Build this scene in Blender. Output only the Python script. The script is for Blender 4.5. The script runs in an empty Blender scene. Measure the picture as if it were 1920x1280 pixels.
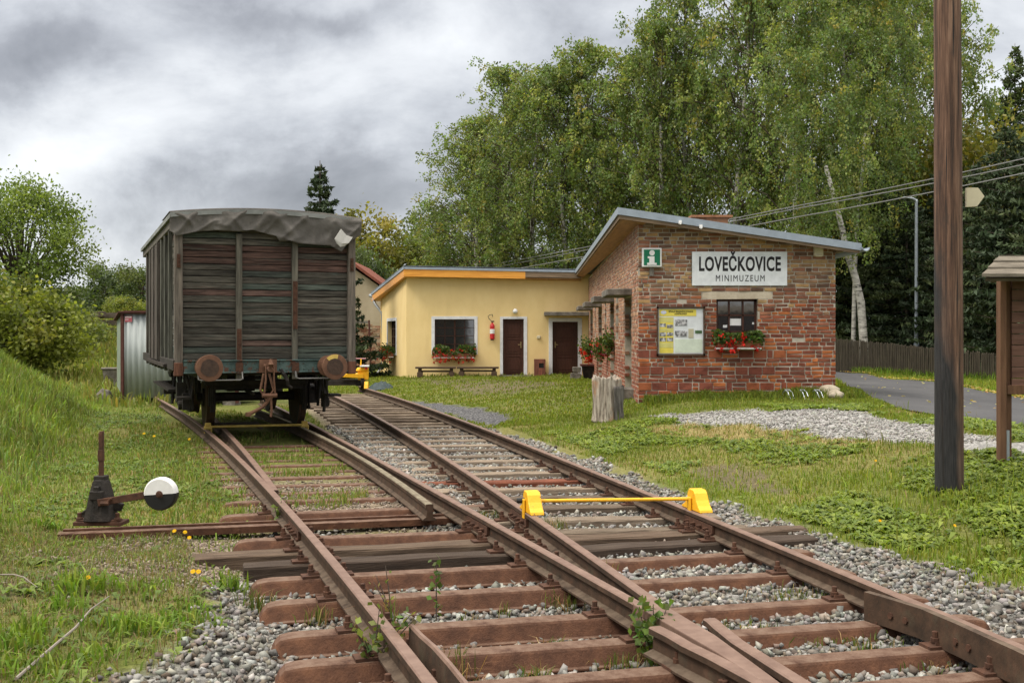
import bpy, bmesh, math, random
import numpy as np
from mathutils import Vector, Matrix
R = math.radians
rng = np.random.default_rng(7)
random.seed(7)
sc = bpy.context.scene
COL = sc.collection

# ---------------------------------------------------------------- camera model
FPX, CX, HY, CAMZ = 2100.0, 960.0, 625.0, 1.72      # focal length / horizon in 1920-wide photo pixels
RZ = 0.17                                           # rail head height
def at(px, py, Y):
    return Vector(((px-CX)*Y/FPX, Y, CAMZ-(py-HY)*Y/FPX))
def gp(px, py, z=0.0):
    Y = FPX*(CAMZ-z)/(py-HY)
    return Vector(((px-CX)*Y/FPX, Y, z))

cam_d = bpy.data.cameras.new('camera'); cam = bpy.data.objects.new('camera', cam_d); COL.objects.link(cam)
cam_d.sensor_width = 36; cam_d.lens = FPX/1920*36
cam.location = (0, 0, CAMZ); cam.rotation_euler = (R(90), 0, 0)
cam_d.shift_y = -(640-HY)/1920
cam_d.clip_end = 3000; cam_d.clip_start = 0.1
sc.camera = cam

# ---------------------------------------------------------------- helpers
def ss(a, b, x):
    t = np.clip((np.asarray(x, float)-a)/(b-a), 0, 1); return t*t*(3-2*t)
def vnoise(x, y, seed=0):
    x = np.asarray(x, float); y = np.asarray(y, float)
    xi = np.floor(x).astype(np.int64); yi = np.floor(y).astype(np.int64)
    def h(a, b):
        n = (a*374761393 + b*668265263 + seed*1442695041) & 0x7fffffff
        n = ((n ^ (n >> 13))*1274126177) & 0x7fffffff
        return ((n ^ (n >> 16)) & 0xffff)/65535.0
    fx = x-xi; fy = y-yi; fx = fx*fx*(3-2*fx); fy = fy*fy*(3-2*fy)
    return (h(xi, yi)*(1-fx)+h(xi+1, yi)*fx)*(1-fy)+(h(xi, yi+1)*(1-fx)+h(xi+1, yi+1)*fx)*fy
def fbm(x, y, seed=0, o=3):
    s = 0; a = .5; f = 1.0
    for i in range(o):
        s = s+a*vnoise(np.asarray(x)*f, np.asarray(y)*f, seed+i*17); a *= .5; f *= 2.03
    return s/(1-.5**o)
def inpoly(X, Y, poly):
    X = np.asarray(X, float); Y = np.asarray(Y, float); c = np.zeros(X.shape, bool); n = len(poly)
    for i in range(n):
        x1, y1 = poly[i]; x2, y2 = poly[(i+1) % n]
        if y1 == y2: continue
        k = ((y1 > Y) != (y2 > Y)) & (X < (x2-x1)*(Y-y1)/(y2-y1)+x1); c ^= k
    return c

def tag(o, label=None, cat=None, group=None, kind=None):
    if label: o['label'] = label
    if cat: o['category'] = cat
    if group: o['group'] = group
    if kind: o['kind'] = kind
    return o
def thing(name, label, cat, loc=(0, 0, 0), rz=0.0, group=None):
    o = bpy.data.objects.new(name, None); COL.objects.link(o); o.empty_display_size = .2
    o.location = loc; o.rotation_euler = (0, 0, rz)
    return tag(o, label, cat, group)

class MB:
    """collects geometry, links it as one mesh object"""
    def __init__(s): s.v = []; s.f = []; s.c = []; s.M = None; s.cc = (.5, .5, .5, 1)
    def add(s, vs, fs, col=None):
        b = len(s.v)
        if s.M is not None: vs = [s.M @ Vector(v) for v in vs]
        s.v += [tuple(v) for v in vs]; s.f += [tuple(b+i for i in f) for f in fs]
        c = col or s.cc
        s.c += [tuple(c) if len(c) == 4 else (*c, 1)]*len(fs)
    def box(s, c, d, rz=0, col=None, jit=0, top=None, M=None):
        x, y, z = d[0]/2, d[1]/2, d[2]/2
        tx, ty = (top if top else (1, 1))
        p = [(-x, -y, -z), (x, -y, -z), (x, y, -z), (-x, y, -z), (-x*tx, -y*ty, z), (x*tx, -y*ty, z), (x*tx, y*ty, z), (-x*tx, y*ty, z)]
        if jit: p = [tuple(a+random.uniform(-jit, jit) for a in q) for q in p]
        m = Matrix.Translation(c) @ Matrix.Rotation(rz, 4, 'Z')
        if M is not None: m = Matrix.Translation(c) @ M
        s.add([m @ Vector(q) for q in p], [(0, 3, 2, 1), (4, 5, 6, 7), (0, 1, 5, 4), (1, 2, 6, 5), (2, 3, 7, 6), (3, 0, 4, 7)], col)
    def bx(s, x0, x1, y0, y1, z0, z1, col=None, jit=0):
        s.box(((x0+x1)/2, (y0+y1)/2, (z0+z1)/2), (x1-x0, y1-y0, z1-z0), col=col, jit=jit)
    def loft(s, rings, caps=True, closed=True, col=None):
        n = len(rings[0]); vs = [p for r in rings for p in r]; fs = []
        for i in range(len(rings)-1):
            for j in range(n if closed else n-1):
                k = (j+1) % n
                fs.append((i*n+j, i*n+k, (i+1)*n+k, (i+1)*n+j))
        if caps and closed:
            fs.append(tuple(range(n-1, -1, -1))); fs.append(tuple((len(rings)-1)*n+j for j in range(n)))
        s.add(vs, fs, col)
    def tube(s, path, r, n=8, col=None, caps=True):
        path = [Vector(p) for p in path]; rr = r if isinstance(r, (list, tuple)) else [r]*len(path)
        rings = []; ref = None
        for i, p in enumerate(path):
            t = (path[min(i+1, len(path)-1)]-path[max(i-1, 0)]).normalized()
            if ref is None: ref = Vector((0, 0, 1)) if abs(t.z) < .9 else Vector((1, 0, 0))
            a = t.cross(ref)
            if a.length < 1e-5: a = t.orthogonal()
            a.normalize(); b = a.cross(t); ref = b if False else ref
            rings.append([p+(a*math.cos(2*math.pi*k/n)+b*math.sin(2*math.pi*k/n))*rr[i] for k in range(n)])
        s.loft(rings, caps, True, col)
    def lathe(s, prof, M=None, n=20, col=None):
        M = M or Matrix.Identity(4)
        rings = [[M @ Vector((r*math.cos(2*math.pi*k/n), r*math.sin(2*math.pi*k/n), z)) for k in range(n)] for r, z in prof]
        s.loft(rings, True, True, col)
    def prism(s, pts, d, col=None):
        """polygon (3d points) extruded by vector d"""
        d = Vector(d); a = [Vector(p) for p in pts]; s.loft([a, [p+d for p in a]], True, True, col)
    def build(s, name, mat, parent=None, origin=None, smooth=False, bevel=0, seg=1):
        me = bpy.data.meshes.new(name)
        vs = s.v
        if origin is not None:
            ox, oy, oz = origin; vs = [(x-ox, y-oy, z-oz) for x, y, z in vs]
        me.from_pydata(vs, [], s.f); me.update()
        bm = bmesh.new(); bm.from_mesh(me); bmesh.ops.recalc_face_normals(bm, faces=bm.faces); bm.to_mesh(me); bm.free()
        at_ = me.attributes.new('col', 'FLOAT_COLOR', 'FACE')
        at_.data.foreach_set('color', np.array(s.c, np.float32).ravel())
        if smooth: me.polygons.foreach_set('use_smooth', [True]*len(me.polygons))
        me.materials.append(mat)
        o = bpy.data.objects.new(name, me); COL.objects.link(o)
        if parent is not None: o.parent = parent
        if origin is not None: o.location = origin
        if bevel:
            b = o.modifiers.new('bevel', 'BEVEL'); b.width = bevel; b.segments = seg; b.limit_method = 'ANGLE'; b.angle_limit = R(40)
        return o

def npmesh(name, V, F, col, mat, parent=None, smooth=False):
    """V (n,3); F (m,k) uniform faces; col (m,4) face colours"""
    me = bpy.data.meshes.new(name); k = F.shape[1]; m = F.shape[0]
    me.vertices.add(len(V)); me.vertices.foreach_set('co', np.ascontiguousarray(V, np.float32).ravel())
    me.loops.add(m*k); me.loops.foreach_set('vertex_index', np.ascontiguousarray(F, np.int32).ravel())
    me.polygons.add(m); me.polygons.foreach_set('loop_start', np.arange(0, m*k, k, dtype=np.int32))
    try: me.polygons.foreach_set('loop_total', np.full(m, k, np.int32))
    except Exception: pass
    me.update(calc_edges=True)
    a = me.attributes.new('col', 'FLOAT_COLOR', 'FACE'); a.data.foreach_set('color', np.ascontiguousarray(col, np.float32).ravel())
    if smooth: me.polygons.foreach_set('use_smooth', np.ones(m, bool))
    me.materials.append(mat)
    o = bpy.data.objects.new(name, me); COL.objects.link(o)
    if parent is not None: o.parent = parent
    return o

def copy_tree(o, parent=None):
    c = o.copy(); COL.objects.link(c)
    if parent is not None: c.parent = parent
    for ch in list(o.children): copy_tree(ch, c)
    return c

# ---------------------------------------------------------------- materials
def nodes(name):
    m = bpy.data.materials.new(name); m.use_nodes = True; nt = m.node_tree; nt.nodes.clear()
    out = nt.nodes.new('ShaderNodeOutputMaterial'); return m, nt, out
def N(nt, t, **kw):
    n = nt.nodes.new(t)
    for k, v in kw.items():
        if k in n.inputs.keys(): n.inputs[k].default_value = v
        else: setattr(n, k, v)
    return n
def c4(c): return (c[0], c[1], c[2], 1)
def ramp(nt, fac, stops):
    r = nt.nodes.new('ShaderNodeValToRGB'); e = r.color_ramp.elements
    while len(e) < len(stops): e.new(.5)
    for i, (p, c) in enumerate(stops): e[i].position = p; e[i].color = c4(c) if len(c) == 3 else c
    nt.links.new(fac, r.inputs[0]); return r.outputs[0]
def mixc(nt, fac, a, b, mode='MIX'):
    m = nt.nodes.new('ShaderNodeMix'); m.data_type = 'RGBA'; m.blend_type = mode
    for k, v in ((0, fac), (6, a), (7, b)):
        if hasattr(v, 'node'): nt.links.new(v, m.inputs[k])
        elif k == 0: m.inputs[0].default_value = v
        else: m.inputs[k].default_value = c4(v)
    return m.outputs[2]
def mat(name, stops, scale=3.0, stretch=(1, 1, 1), rough=.8, rough2=None, bump=.3, bscale=None, metal=0.0, detail=6,
        attr=False, attr_mix=1.0, spots=None, spec=.3, dist=.02, coat=0, dust_toplight=None, streak=None):
    """noise ramp material; attr multiplies the noise in around the face colour; spots=(scale, threshold, colour, softness)"""
    m, nt, out = nodes(name); L = nt.links
    tc = N(nt, 'ShaderNodeTexCoord'); mp = N(nt, 'ShaderNodeMapping'); mp.inputs['Scale'].default_value = stretch
    L.new(tc.outputs['Object'], mp.inputs[0])
    nz = N(nt, 'ShaderNodeTexNoise', Scale=scale, Detail=detail, Roughness=.62); L.new(mp.outputs[0], nz.inputs[0])
    colr = ramp(nt, nz.outputs[0], stops)
    if attr:
        a = N(nt, 'ShaderNodeAttribute', attribute_name='col')
        colr = mixc(nt, attr_mix, colr, a.outputs['Color'], 'MULTIPLY') if attr == 'mul' else mixc(nt, attr_mix, colr, a.outputs['Color'], 'OVERLAY' if attr == 'over' else 'MIX')
    if spots:
        for (sscale, th, scol, soft) in (spots if isinstance(spots, list) else [spots]):
            s2 = N(nt, 'ShaderNodeTexNoise', Scale=sscale, Detail=8, Roughness=.7); L.new(mp.outputs[0], s2.inputs[0])
            mr = N(nt, 'ShaderNodeMapRange'); mr.inputs[1].default_value = th; mr.inputs[2].default_value = th+soft
            L.new(s2.outputs[0], mr.inputs[0]); colr = mixc(nt, mr.outputs[0], colr, scol)
    if streak:   # vertical run-off stains: (scale, threshold, colour, softness)
        ms = N(nt, 'ShaderNodeMapping'); ms.inputs['Scale'].default_value = (1, 1, .12); L.new(tc.outputs['Object'], ms.inputs[0])
        s3 = N(nt, 'ShaderNodeTexNoise', Scale=streak[0], Detail=6, Roughness=.6); L.new(ms.outputs[0], s3.inputs[0])
        mr = N(nt, 'ShaderNodeMapRange'); mr.inputs[1].default_value = streak[1]; mr.inputs[2].default_value = streak[1]+streak[3]
        L.new(s3.outputs[0], mr.inputs[0]); colr = mixc(nt, mr.outputs[0], colr, streak[2])
    if dust_toplight:     # dusty tan on upward faces, doubling as painted top light: (colour, amount)
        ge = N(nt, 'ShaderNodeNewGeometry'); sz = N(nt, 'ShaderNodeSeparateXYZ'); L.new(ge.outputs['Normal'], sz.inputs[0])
        mr = N(nt, 'ShaderNodeMapRange'); mr.inputs[1].default_value = .55; mr.inputs[2].default_value = .9; mr.inputs[4].default_value = dust_toplight[1]
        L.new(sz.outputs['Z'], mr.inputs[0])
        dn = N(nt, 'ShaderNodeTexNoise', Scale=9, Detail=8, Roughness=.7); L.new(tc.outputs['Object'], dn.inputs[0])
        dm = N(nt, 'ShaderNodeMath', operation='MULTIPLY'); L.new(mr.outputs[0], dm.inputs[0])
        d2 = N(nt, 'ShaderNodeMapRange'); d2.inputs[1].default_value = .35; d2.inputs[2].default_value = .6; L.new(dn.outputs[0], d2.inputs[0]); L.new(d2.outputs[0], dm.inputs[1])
        colr = mixc(nt, dm.outputs[0], colr, dust_toplight[0])
    p = N(nt, 'ShaderNodeBsdfPrincipled'); p.inputs['Metallic'].default_value = metal
    p.inputs['Specular IOR Level'].default_value = spec; p.inputs['Coat Weight'].default_value = coat
    L.new(colr, p.inputs['Base Color'])
    if rough2 is None: p.inputs['Roughness'].default_value = rough
    else:
        mr = N(nt, 'ShaderNodeMapRange'); mr.inputs[3].default_value = rough; mr.inputs[4].default_value = rough2
        L.new(nz.outputs[0], mr.inputs[0]); L.new(mr.outputs[0], p.inputs['Roughness'])
    if bump:
        bn = N(nt, 'ShaderNodeTexNoise', Scale=bscale or scale*3, Detail=8, Roughness=.65); L.new(mp.outputs[0], bn.inputs[0])
        b = N(nt, 'ShaderNodeBump', Strength=bump, Distance=dist); L.new(bn.outputs[0], b.inputs['Height']); L.new(b.outputs[0], p.inputs['Normal'])
    L.new(p.outputs[0], out.inputs[0]); return m
def leafmat(name, trans=.35, tint=(1, 1, 1), rough=.5, spec=.25):
    m, nt, out = nodes(name); L = nt.links
    a = N(nt, 'ShaderNodeAttribute', attribute_name='col')
    col = mixc(nt, 1.0, a.outputs['Color'], tint, 'MULTIPLY')
    p = N(nt, 'ShaderNodeBsdfPrincipled'); p.inputs['Roughness'].default_value = rough; p.inputs['Specular IOR Level'].default_value = spec
    L.new(col, p.inputs['Base Color'])
    t = N(nt, 'ShaderNodeBsdfTranslucent'); L.new(mixc(nt, 1.0, col, (1.1, 1.15, .55), 'MULTIPLY'), t.inputs[0])
    x = N(nt, 'ShaderNodeMixShader'); x.inputs[0].default_value = trans
    L.new(p.outputs[0], x.inputs[1]); L.new(t.outputs[0], x.inputs[2]); L.new(x.outputs[0], out.inputs[0]); return m
def flat(name, c, rough=.6, spec=.3, metal=0, coat=0):
    return mat(name, [(.35, [k*.88 for k in c]), (.65, [min(1, k*1.06) for k in c])], scale=6, rough=rough, bump=.04, bscale=60, spec=spec, metal=metal, coat=coat)

M = {}
M['rail_side'] = mat('rail_rust', [(.3, (.030, .019, .012)), (.55, (.062, .036, .022)), (.75, (.10, .056, .035))], scale=9, rough=.85, bump=.5, bscale=60, dist=.005, spots=[(5, .56, (.075, .062, .040), .2), (14, .62, (.11, .045, .022), .1)], dust_toplight=((.125, .095, .068), .7))
M['rail_top'] = mat('rail_head', [(.3, (.125, .072, .052)), (.7, (.205, .132, .10))], scale=9, stretch=(1, 1, 1), rough=.55, bump=.15, bscale=120, dist=.002, spec=.4)
M['steel'] = mat('sleeper_rust', [(.28, (.050, .022, .013)), (.5, (.092, .041, .023)), (.72, (.15, .068, .036))], scale=9, rough=.85, bump=.8, bscale=60, dist=.008, spots=[(5, .60, (.045, .019, .011), .15), (28, .62, (.14, .058, .028), .1)], dust_toplight=((.165, .112, .082), .85))
M['bolt'] = mat('bolt_rust', [(.3, (.040, .020, .013)), (.7, (.105, .048, .028))], scale=20, rough=.85, bump=.4, bscale=150, dist=.003)
M['oldwood'] = mat('sleeper_wood', [(.3, (.10, .08, .062)), (.5, (.21, .17, .135)), (.72, (.34, .295, .245))], scale=2.2, stretch=(1.2, 14, 14), rough=.9, bump=.8, bscale=9, dist=.015, attr='mul', spots=(3.5, .62, (.04, .03, .022), .1))
M['ballast'] = mat('ballast_stone', [(.3, (.75, .75, .75)), (.7, (1, 1, 1))], scale=18, rough=.9, bump=.4, bscale=60, dist=.006, attr='mul')
M['grass'] = leafmat('grass_blades', .38, rough=.55)
M['leaf'] = leafmat('foliage', .42, rough=.5, spec=.35)
M['needle'] = leafmat('needles', .12, rough=.6)
M['petal'] = leafmat('petals', .25, rough=.6)
M['bark'] = mat('bark', [(.3, (.045, .034, .026)), (.7, (.15, .12, .095))], scale=4, stretch=(6, 6, 1), rough=.95, bump=1, bscale=8, dist=.03)
def birchbark():
    m, nt, out = nodes('birch_bark'); L = nt.links
    tc = N(nt, 'ShaderNodeTexCoord'); mp = N(nt, 'ShaderNodeMapping'); mp.inputs['Scale'].default_value = (2, 2, 7); L.new(tc.outputs['Object'], mp.inputs[0])
    n1 = N(nt, 'ShaderNodeTexNoise', Scale=1.3, Detail=6, Roughness=.7); L.new(mp.outputs[0], n1.inputs[0])
    c = ramp(nt, n1.outputs[0], [(.36, (.03, .028, .025)), (.47, (.38, .36, .33)), (.7, (.62, .6, .56))])
    p = N(nt, 'ShaderNodeBsdfPrincipled', Roughness=.8); L.new(c, p.inputs['Base Color']); L.new(p.outputs[0], out.inputs[0]); return m
M['birch'] = birchbark()
M['brick'] = mat('brick', [(.25, (.58, .49, .42)), (.5, (1.03, .92, .80)), (.8, (1.38, 1.22, 1.05))], scale=7, rough=.92, bump=.7, bscale=40, dist=.008, attr='mul', spots=[(1.1, .66, (.075, .055, .045), .5), (16, .66, (.36, .31, .26), .1)])
M['mortar'] = mat('mortar', [(.3, (.35, .31, .25)), (.7, (.57, .52, .44))], scale=3, rough=.95, bump=.6, bscale=40, dist=.01)
M['plaster'] = mat('yellow_plaster', [(.3, (.78, .58, .265)), (.55, (.84, .64, .31)), (.75, (.88, .69, .36))], scale=1.6, stretch=(1, 1, .5), rough=.9, bump=.3, bscale=70, dist=.005, spots=(.9, .60, (.70, .49, .20), .35), streak=(2.2, .60, (.68, .50, .23), .4))
M['trim'] = flat('white_trim', (.72, .73, .76), .7)
M['orange'] = mat('varnished_boards', [(.3, (.60, .235, .03)), (.7, (.85, .40, .065))], scale=1.2, stretch=(1, 12, 12), rough=.4, bump=.2, spec=.4)
M['soffit'] = mat('soffit_boards', [(.3, (.22, .105, .035)), (.7, (.42, .22, .075))], scale=1.5, stretch=(10, 1, 10), rough=.55, bump=.3)
M['fascia'] = mat('grey_boards', [(.3, (.12, .085, .055)), (.7, (.28, .20, .13))], scale=1.2, stretch=(1, 10, 10), rough=.8, bump=.4)
M['roofmetal'] = flat('roof_flashing', (.28, .33, .39), .45, .5)
M['roofing'] = mat('roofing_felt', [(.3, (.10, .11, .12)), (.7, (.17, .18, .19))], scale=4, rough=.9)
M['door'] = mat('door_brown', [(.3, (.045, .015, .009)), (.7, (.075, .027, .016))], scale=3, stretch=(8, 8, 1), rough=.5, bump=.15)
def glassm(name, c, rough=.06):
    m, nt, out = nodes(name); p = N(nt, 'ShaderNodeBsdfPrincipled', Roughness=rough); p.inputs['Base Color'].default_value = c4(c); p.inputs['Specular IOR Level'].default_value = 1.0; p.inputs['IOR'].default_value = 2.0
    nz = N(nt, 'ShaderNodeTexNoise', Scale=2.5); b = N(nt, 'ShaderNodeBump', Strength=.06, Distance=.03); nt.links.new(nz.outputs[0], b.inputs['Height']); nt.links.new(b.outputs[0], p.inputs['Normal'])
    nt.links.new(p.outputs[0], out.inputs[0]); return m
M['glass'] = glassm('dark_glass', (.012, .013, .015))
M['concrete'] = mat('old_concrete', [(.3, (.065, .058, .048)), (.5, (.15, .135, .115)), (.75, (.30, .275, .24))], scale=5, rough=.95, bump=.6, bscale=30)
M['paleplaster'] = mat('stripped_plaster', [(.3, (.48, .40, .30)), (.7, (.66, .58, .46))], scale=6, rough=.95, bump=.5, spots=(9, .66, (.2, .1, .07), .05))
M['galv'] = mat('galvanised_sheet', [(.3, (.31, .345, .345)), (.7, (.42, .455, .45))], scale=2.5, stretch=(3, 3, .5), rough=.5, bump=.05, metal=.0, spec=.4)
M['shedgreen'] = mat('shed_side', [(.3, (.20, .25, .19)), (.7, (.30, .35, .28))], scale=3, rough=.6, bump=.1, metal=.2)
M['redbrown'] = mat('red_brown_paint', [(.3, (.06, .022, .017)), (.7, (.11, .04, .03))], scale=6, rough=.7, bump=.2)
M['plank'] = mat('wagon_planks', [(.28, (.20, .185, .17)), (.48, (.62, .60, .56)), (.74, (1.45, 1.40, 1.30))], scale=2.6, stretch=(1.0, 3, 14), rough=.9, bump=.9, bscale=7, dist=.012, attr='mul', spots=[(1.35, .57, (.070, .105, .090), .22), (1.7, .61, (.115, .045, .036), .2), (3.0, .58, (.020, .018, .016), .14), (2.2, .66, (.20, .19, .17), .15)])
M['post'] = mat('wagon_posts', [(.28, (.28, .26, .24)), (.48, (.72, .69, .65)), (.76, (1.35, 1.28, 1.2))], scale=2.2, stretch=(10, 10, 1), rough=.9, bump=.6, bscale=8, dist=.008, attr='mul')
M['teal'] = mat('flaking_teal_paint', [(.30, (.03, .052, .048)), (.5, (.065, .105, .098)), (.72, (.13, .185, .17))], scale=5, rough=.75, bump=.5, bscale=25, dist=.01, spots=[(6, .55, (.10, .045, .028), .04), (9, .60, (.03, .022, .018), .04)])
M['blackiron'] = mat('oily_black_iron', [(.3, (.010, .009, .008)), (.7, (.035, .028, .023))], scale=8, rough=.7, bump=.4, bscale=40, spots=(5, .62, (.06, .035, .022), .1))
M['bufferrust'] = mat('buffer_rust', [(.3, (.085, .042, .026)), (.55, (.15, .075, .045)), (.75, (.22, .115, .07))], scale=7, rough=.75, bump=.4, bscale=60, dist=.006)
M['tarp'] = mat('tarpaulin', [(.3, (.078, .072, .065)), (.7, (.138, .128, .116))], scale=4, rough=.8, bump=.5, bscale=16, dist=.02, streak=(5, .56, (.19, .17, .15), .3), spots=(6, .62, (.05, .042, .036), .2))
M['flap'] = flat('white_canvas', (.55, .54, .51), .8)
M['wagonroof'] = mat('roof_canvas', [(.3, (.14, .15, .145)), (.7, (.27, .28, .27))], scale=3, rough=.8, bump=.3)
M['yellow'] = mat('yellow_paint', [(.3, (.76, .39, .010)), (.7, (.87, .47, .02))], scale=4, rough=.45, bump=.15, bscale=40, spots=[(20, .62, (.20, .10, .04), .03), (5, .58, (.58, .31, .04), .2)], spec=.4)
M['paleyellow'] = mat('worn_yellow_paint', [(.3, (.42, .28, .06)), (.7, (.66, .48, .13))], scale=12, rough=.6, bump=.2)
M['white'] = flat('white_paint', (.78, .78, .77), .45)
M['black'] = flat('black_paint', (.016, .016, .017), .5)
M['signwhite'] = flat('sign_white', (.82, .85, .88), .5)
M['deadwood'] = flat('bleached_wood', (.24, .21, .18), .9)
M['signink'] = flat('sign_ink', (.03, .028, .032), .6)
M['green'] = flat('sign_green', (.010, .17, .085), .45)
M['red'] = flat('red_paint', (.55, .025, .03), .35, .5)
M['asphalt'] = mat('asphalt', [(.3, (.045, .045, .049)), (.6, (.068, .068, .072)), (.8, (.095, .093, .093))], scale=.8, stretch=(1, .5, 1), rough=.9, bump=.35, bscale=120, dist=.006, spots=(40, .66, (.16, .155, .15), .06))
M['greypost'] = flat('galvanised_post', (.36, .40, .44), .4, .5, .3)
M['picket'] = mat('weathered_pickets', [(.3, (.02, .016, .011)), (.7, (.065, .054, .036))], scale=2, stretch=(6, 6, 1), rough=.95, bump=.5)
M['kiosk'] = mat('kiosk_boards', [(.3, (.085, .042, .03)), (.7, (.17, .09, .066))], scale=1.5, stretch=(1, 8, 12), rough=.75, bump=.4, attr='mul')
M['kioskpost'] = mat('kiosk_post', [(.3, (.09, .045, .025)), (.7, (.17, .09, .05))], scale=2, stretch=(10, 10, 1), rough=.8, bump=.4, spots=(2.5, .60, (.09, .085, .03), .2))
M['shingle'] = mat('shingle', [(.3, (.10, .085, .065)), (.7, (.25, .22, .175))], scale=3, stretch=(1, 4, 4), rough=.95, bump=.6, attr='mul', spots=(9, .62, (.22, .23, .16), .1))
M['bench'] = mat('bench_wood', [(.3, (.045, .028, .018)), (.7, (.11, .07, .045))], scale=2, stretch=(1, 8, 8), rough=.8, bump=.3)
M['binwood'] = mat('bin_slats', [(.3, (.17, .06, .04)), (.7, (.28, .11, .075))], scale=3, stretch=(8, 8, 1), rough=.7, bump=.2, attr='mul')
M['stone'] = mat('pale_stone', [(.3, (.26, .22, .165)), (.7, (.48, .42, .33))], scale=4, rough=.95, bump=.7, bscale=14)
M['greentarp'] = mat('dark_green_tarp', [(.3, (.007, .018, .019)), (.7, (.02, .042, .046))], scale=4, rough=.5, bump=.3, spec=.3)
M['pvc'] = flat('grey_pipe', (.30, .32, .34), .45, .4, .2)
M['terracotta'] = flat('flower_box', (.28, .10, .055), .8)
M['cream'] = flat('cream_plastic', (.62, .56, .40), .5)
M['ruin'] = mat('beige_gable', [(.3, (.36, .29, .19)), (.7, (.50, .42, .30))], scale=.8, rough=.95, bump=.4)
M['tileroof'] = mat('red_tiles', [(.3, (.15, .045, .03)), (.7, (.26, .085, .055))], scale=6, rough=.9, bump=.5)
M['wire'] = flat('wire', (.20, .20, .20), .5)
def polem():
    m, nt, out = nodes('creosoted_pole'); L = nt.links
    tc = N(nt, 'ShaderNodeTexCoord'); mp = N(nt, 'ShaderNodeMapping'); mp.inputs['Scale'].default_value = (14, 14, .55); L.new(tc.outputs['Object'], mp.inputs[0])
    n1 = N(nt, 'ShaderNodeTexNoise', Scale=1.6, Detail=9, Roughness=.72); L.new(mp.outputs[0], n1.inputs[0])
    c = ramp(nt, n1.outputs[0], [(.34, (.014, .008, .006)), (.44, (.065, .033, .020)), (.54, (.135, .072, .045)), (.68, (.27, .17, .115))])
    n2 = N(nt, 'ShaderNodeTexNoise', Scale=1.2, Detail=4); mp2 = N(nt, 'ShaderNodeMapping'); mp2.inputs['Scale'].default_value = (4, 4, 1.1); L.new(tc.outputs['Object'], mp2.inputs[0]); L.new(mp2.outputs[0], n2.inputs[0])
    sep = N(nt, 'ShaderNodeSeparateXYZ'); L.new(tc.outputs['Object'], sep.inputs[0])
    # tar at the foot: wavy top edge, stays off the right hand strip
    a1 = N(nt, 'ShaderNodeMath', operation='MULTIPLY_ADD'); L.new(n2.outputs[0], a1.inputs[0]); a1.inputs[1].default_value = 2.2; L.new(sep.outputs['Z'], a1.inputs[2])
    a2 = N(nt, 'ShaderNodeMath', operation='MULTIPLY_ADD'); L.new(sep.outputs['X'], a2.inputs[0]); a2.inputs[1].default_value = 9.0; L.new(a1.outputs[0], a2.inputs[2])
    mr = N(nt, 'ShaderNodeMapRange'); mr.inputs[1].default_value = 2.6; mr.inputs[2].default_value = 1.7; L.new(a2.outputs[0], mr.inputs[0])
    n3 = N(nt, 'ShaderNodeTexNoise', Scale=50, Detail=4)
    tar = ramp(nt, n3.outputs[0], [(.4, (.008, .008, .009)), (.7, (.035, .033, .034))])
    c = mixc(nt, mr.outputs[0], c, tar)
    mp4 = N(nt, 'ShaderNodeMapping'); mp4.inputs['Scale'].default_value = (30, 30, .5); L.new(tc.outputs['Object'], mp4.inputs[0])
    n4 = N(nt, 'ShaderNodeTexNoise', Scale=1.3, Detail=5, Roughness=.6); L.new(mp4.outputs[0], n4.inputs[0]); mr4 = N(nt, 'ShaderNodeMapRange'); mr4.inputs[1].default_value = .41; mr4.inputs[2].default_value = .37; L.new(n4.outputs[0], mr4.inputs[0])
    c = mixc(nt, mr4.outputs[0], c, (.010, .007, .006))
    n5 = N(nt, 'ShaderNodeTexNoise', Scale=3.2, Detail=6, Roughness=.65); mp5 = N(nt, 'ShaderNodeMapping'); mp5.inputs['Scale'].default_value = (2, 2, .8); L.new(tc.outputs['Object'], mp5.inputs[0]); L.new(mp5.outputs[0], n5.inputs[0]); mr5 = N(nt, 'ShaderNodeMapRange'); mr5.inputs[1].default_value = .56; mr5.inputs[2].default_value = .72; mr5.inputs[4].default_value = .75; L.new(n5.outputs[0], mr5.inputs[0])
    c = mixc(nt, mr5.outputs[0], c, (.030, .024, .020))
    p = N(nt, 'ShaderNodeBsdfPrincipled', Roughness=.85); L.new(c, p.inputs['Base Color'])
    b = N(nt, 'ShaderNodeBump', Strength=.8, Distance=.02); L.new(n1.outputs[0], b.inputs['Height']); L.new(b.outputs[0], p.inputs['Normal'])
    L.new(p.outputs[0], out.inputs[0]); return m
M['pole'] = polem()
# ---------------------------------------------------------------- rail lines (measured on the rail heads, put on the rail plane)
PX = dict(
 L1=[(305,752),(345,775),(388,801),(400,817),(455,870),(516,931),(569,981),(597,1014.6),(645,1080),(660,1092),(723,1170),(809,1280)],
 S=[(540,772),(576,791),(580,793),(663,835),(667,840),(703,860),(730,868),(775,899.5),(788,898),(835,934),(860,944),(880,961),(929,978.5),(997.5,1018),(1066,1054),(1100,1074),(1193,1130.5)],
 T=[(607,732),(663,762),(730,795),(780,818),(860,874),(911.5,908),(963,946),(1020,975),(1066,1015),(1135,1058),(1179,1093),(1229,1124)],
 RR=[(688,728),(763,752),(830,773),(897,797),(907,804),(1091,878),(1160,899.5),(1246,934),(1332,973),(1480,1030),(1600,1077),(1677,1113),(1789,1160),(1920,1212)],
 A=[(486,769),(544,791),(570,801),(580,806.7),(630,833),(680,860),(718,881),(749,903),(783,929),(806,945)],
 L2=[(423,805),(447,833),(488,878),(505,905),(516,918)])
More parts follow.
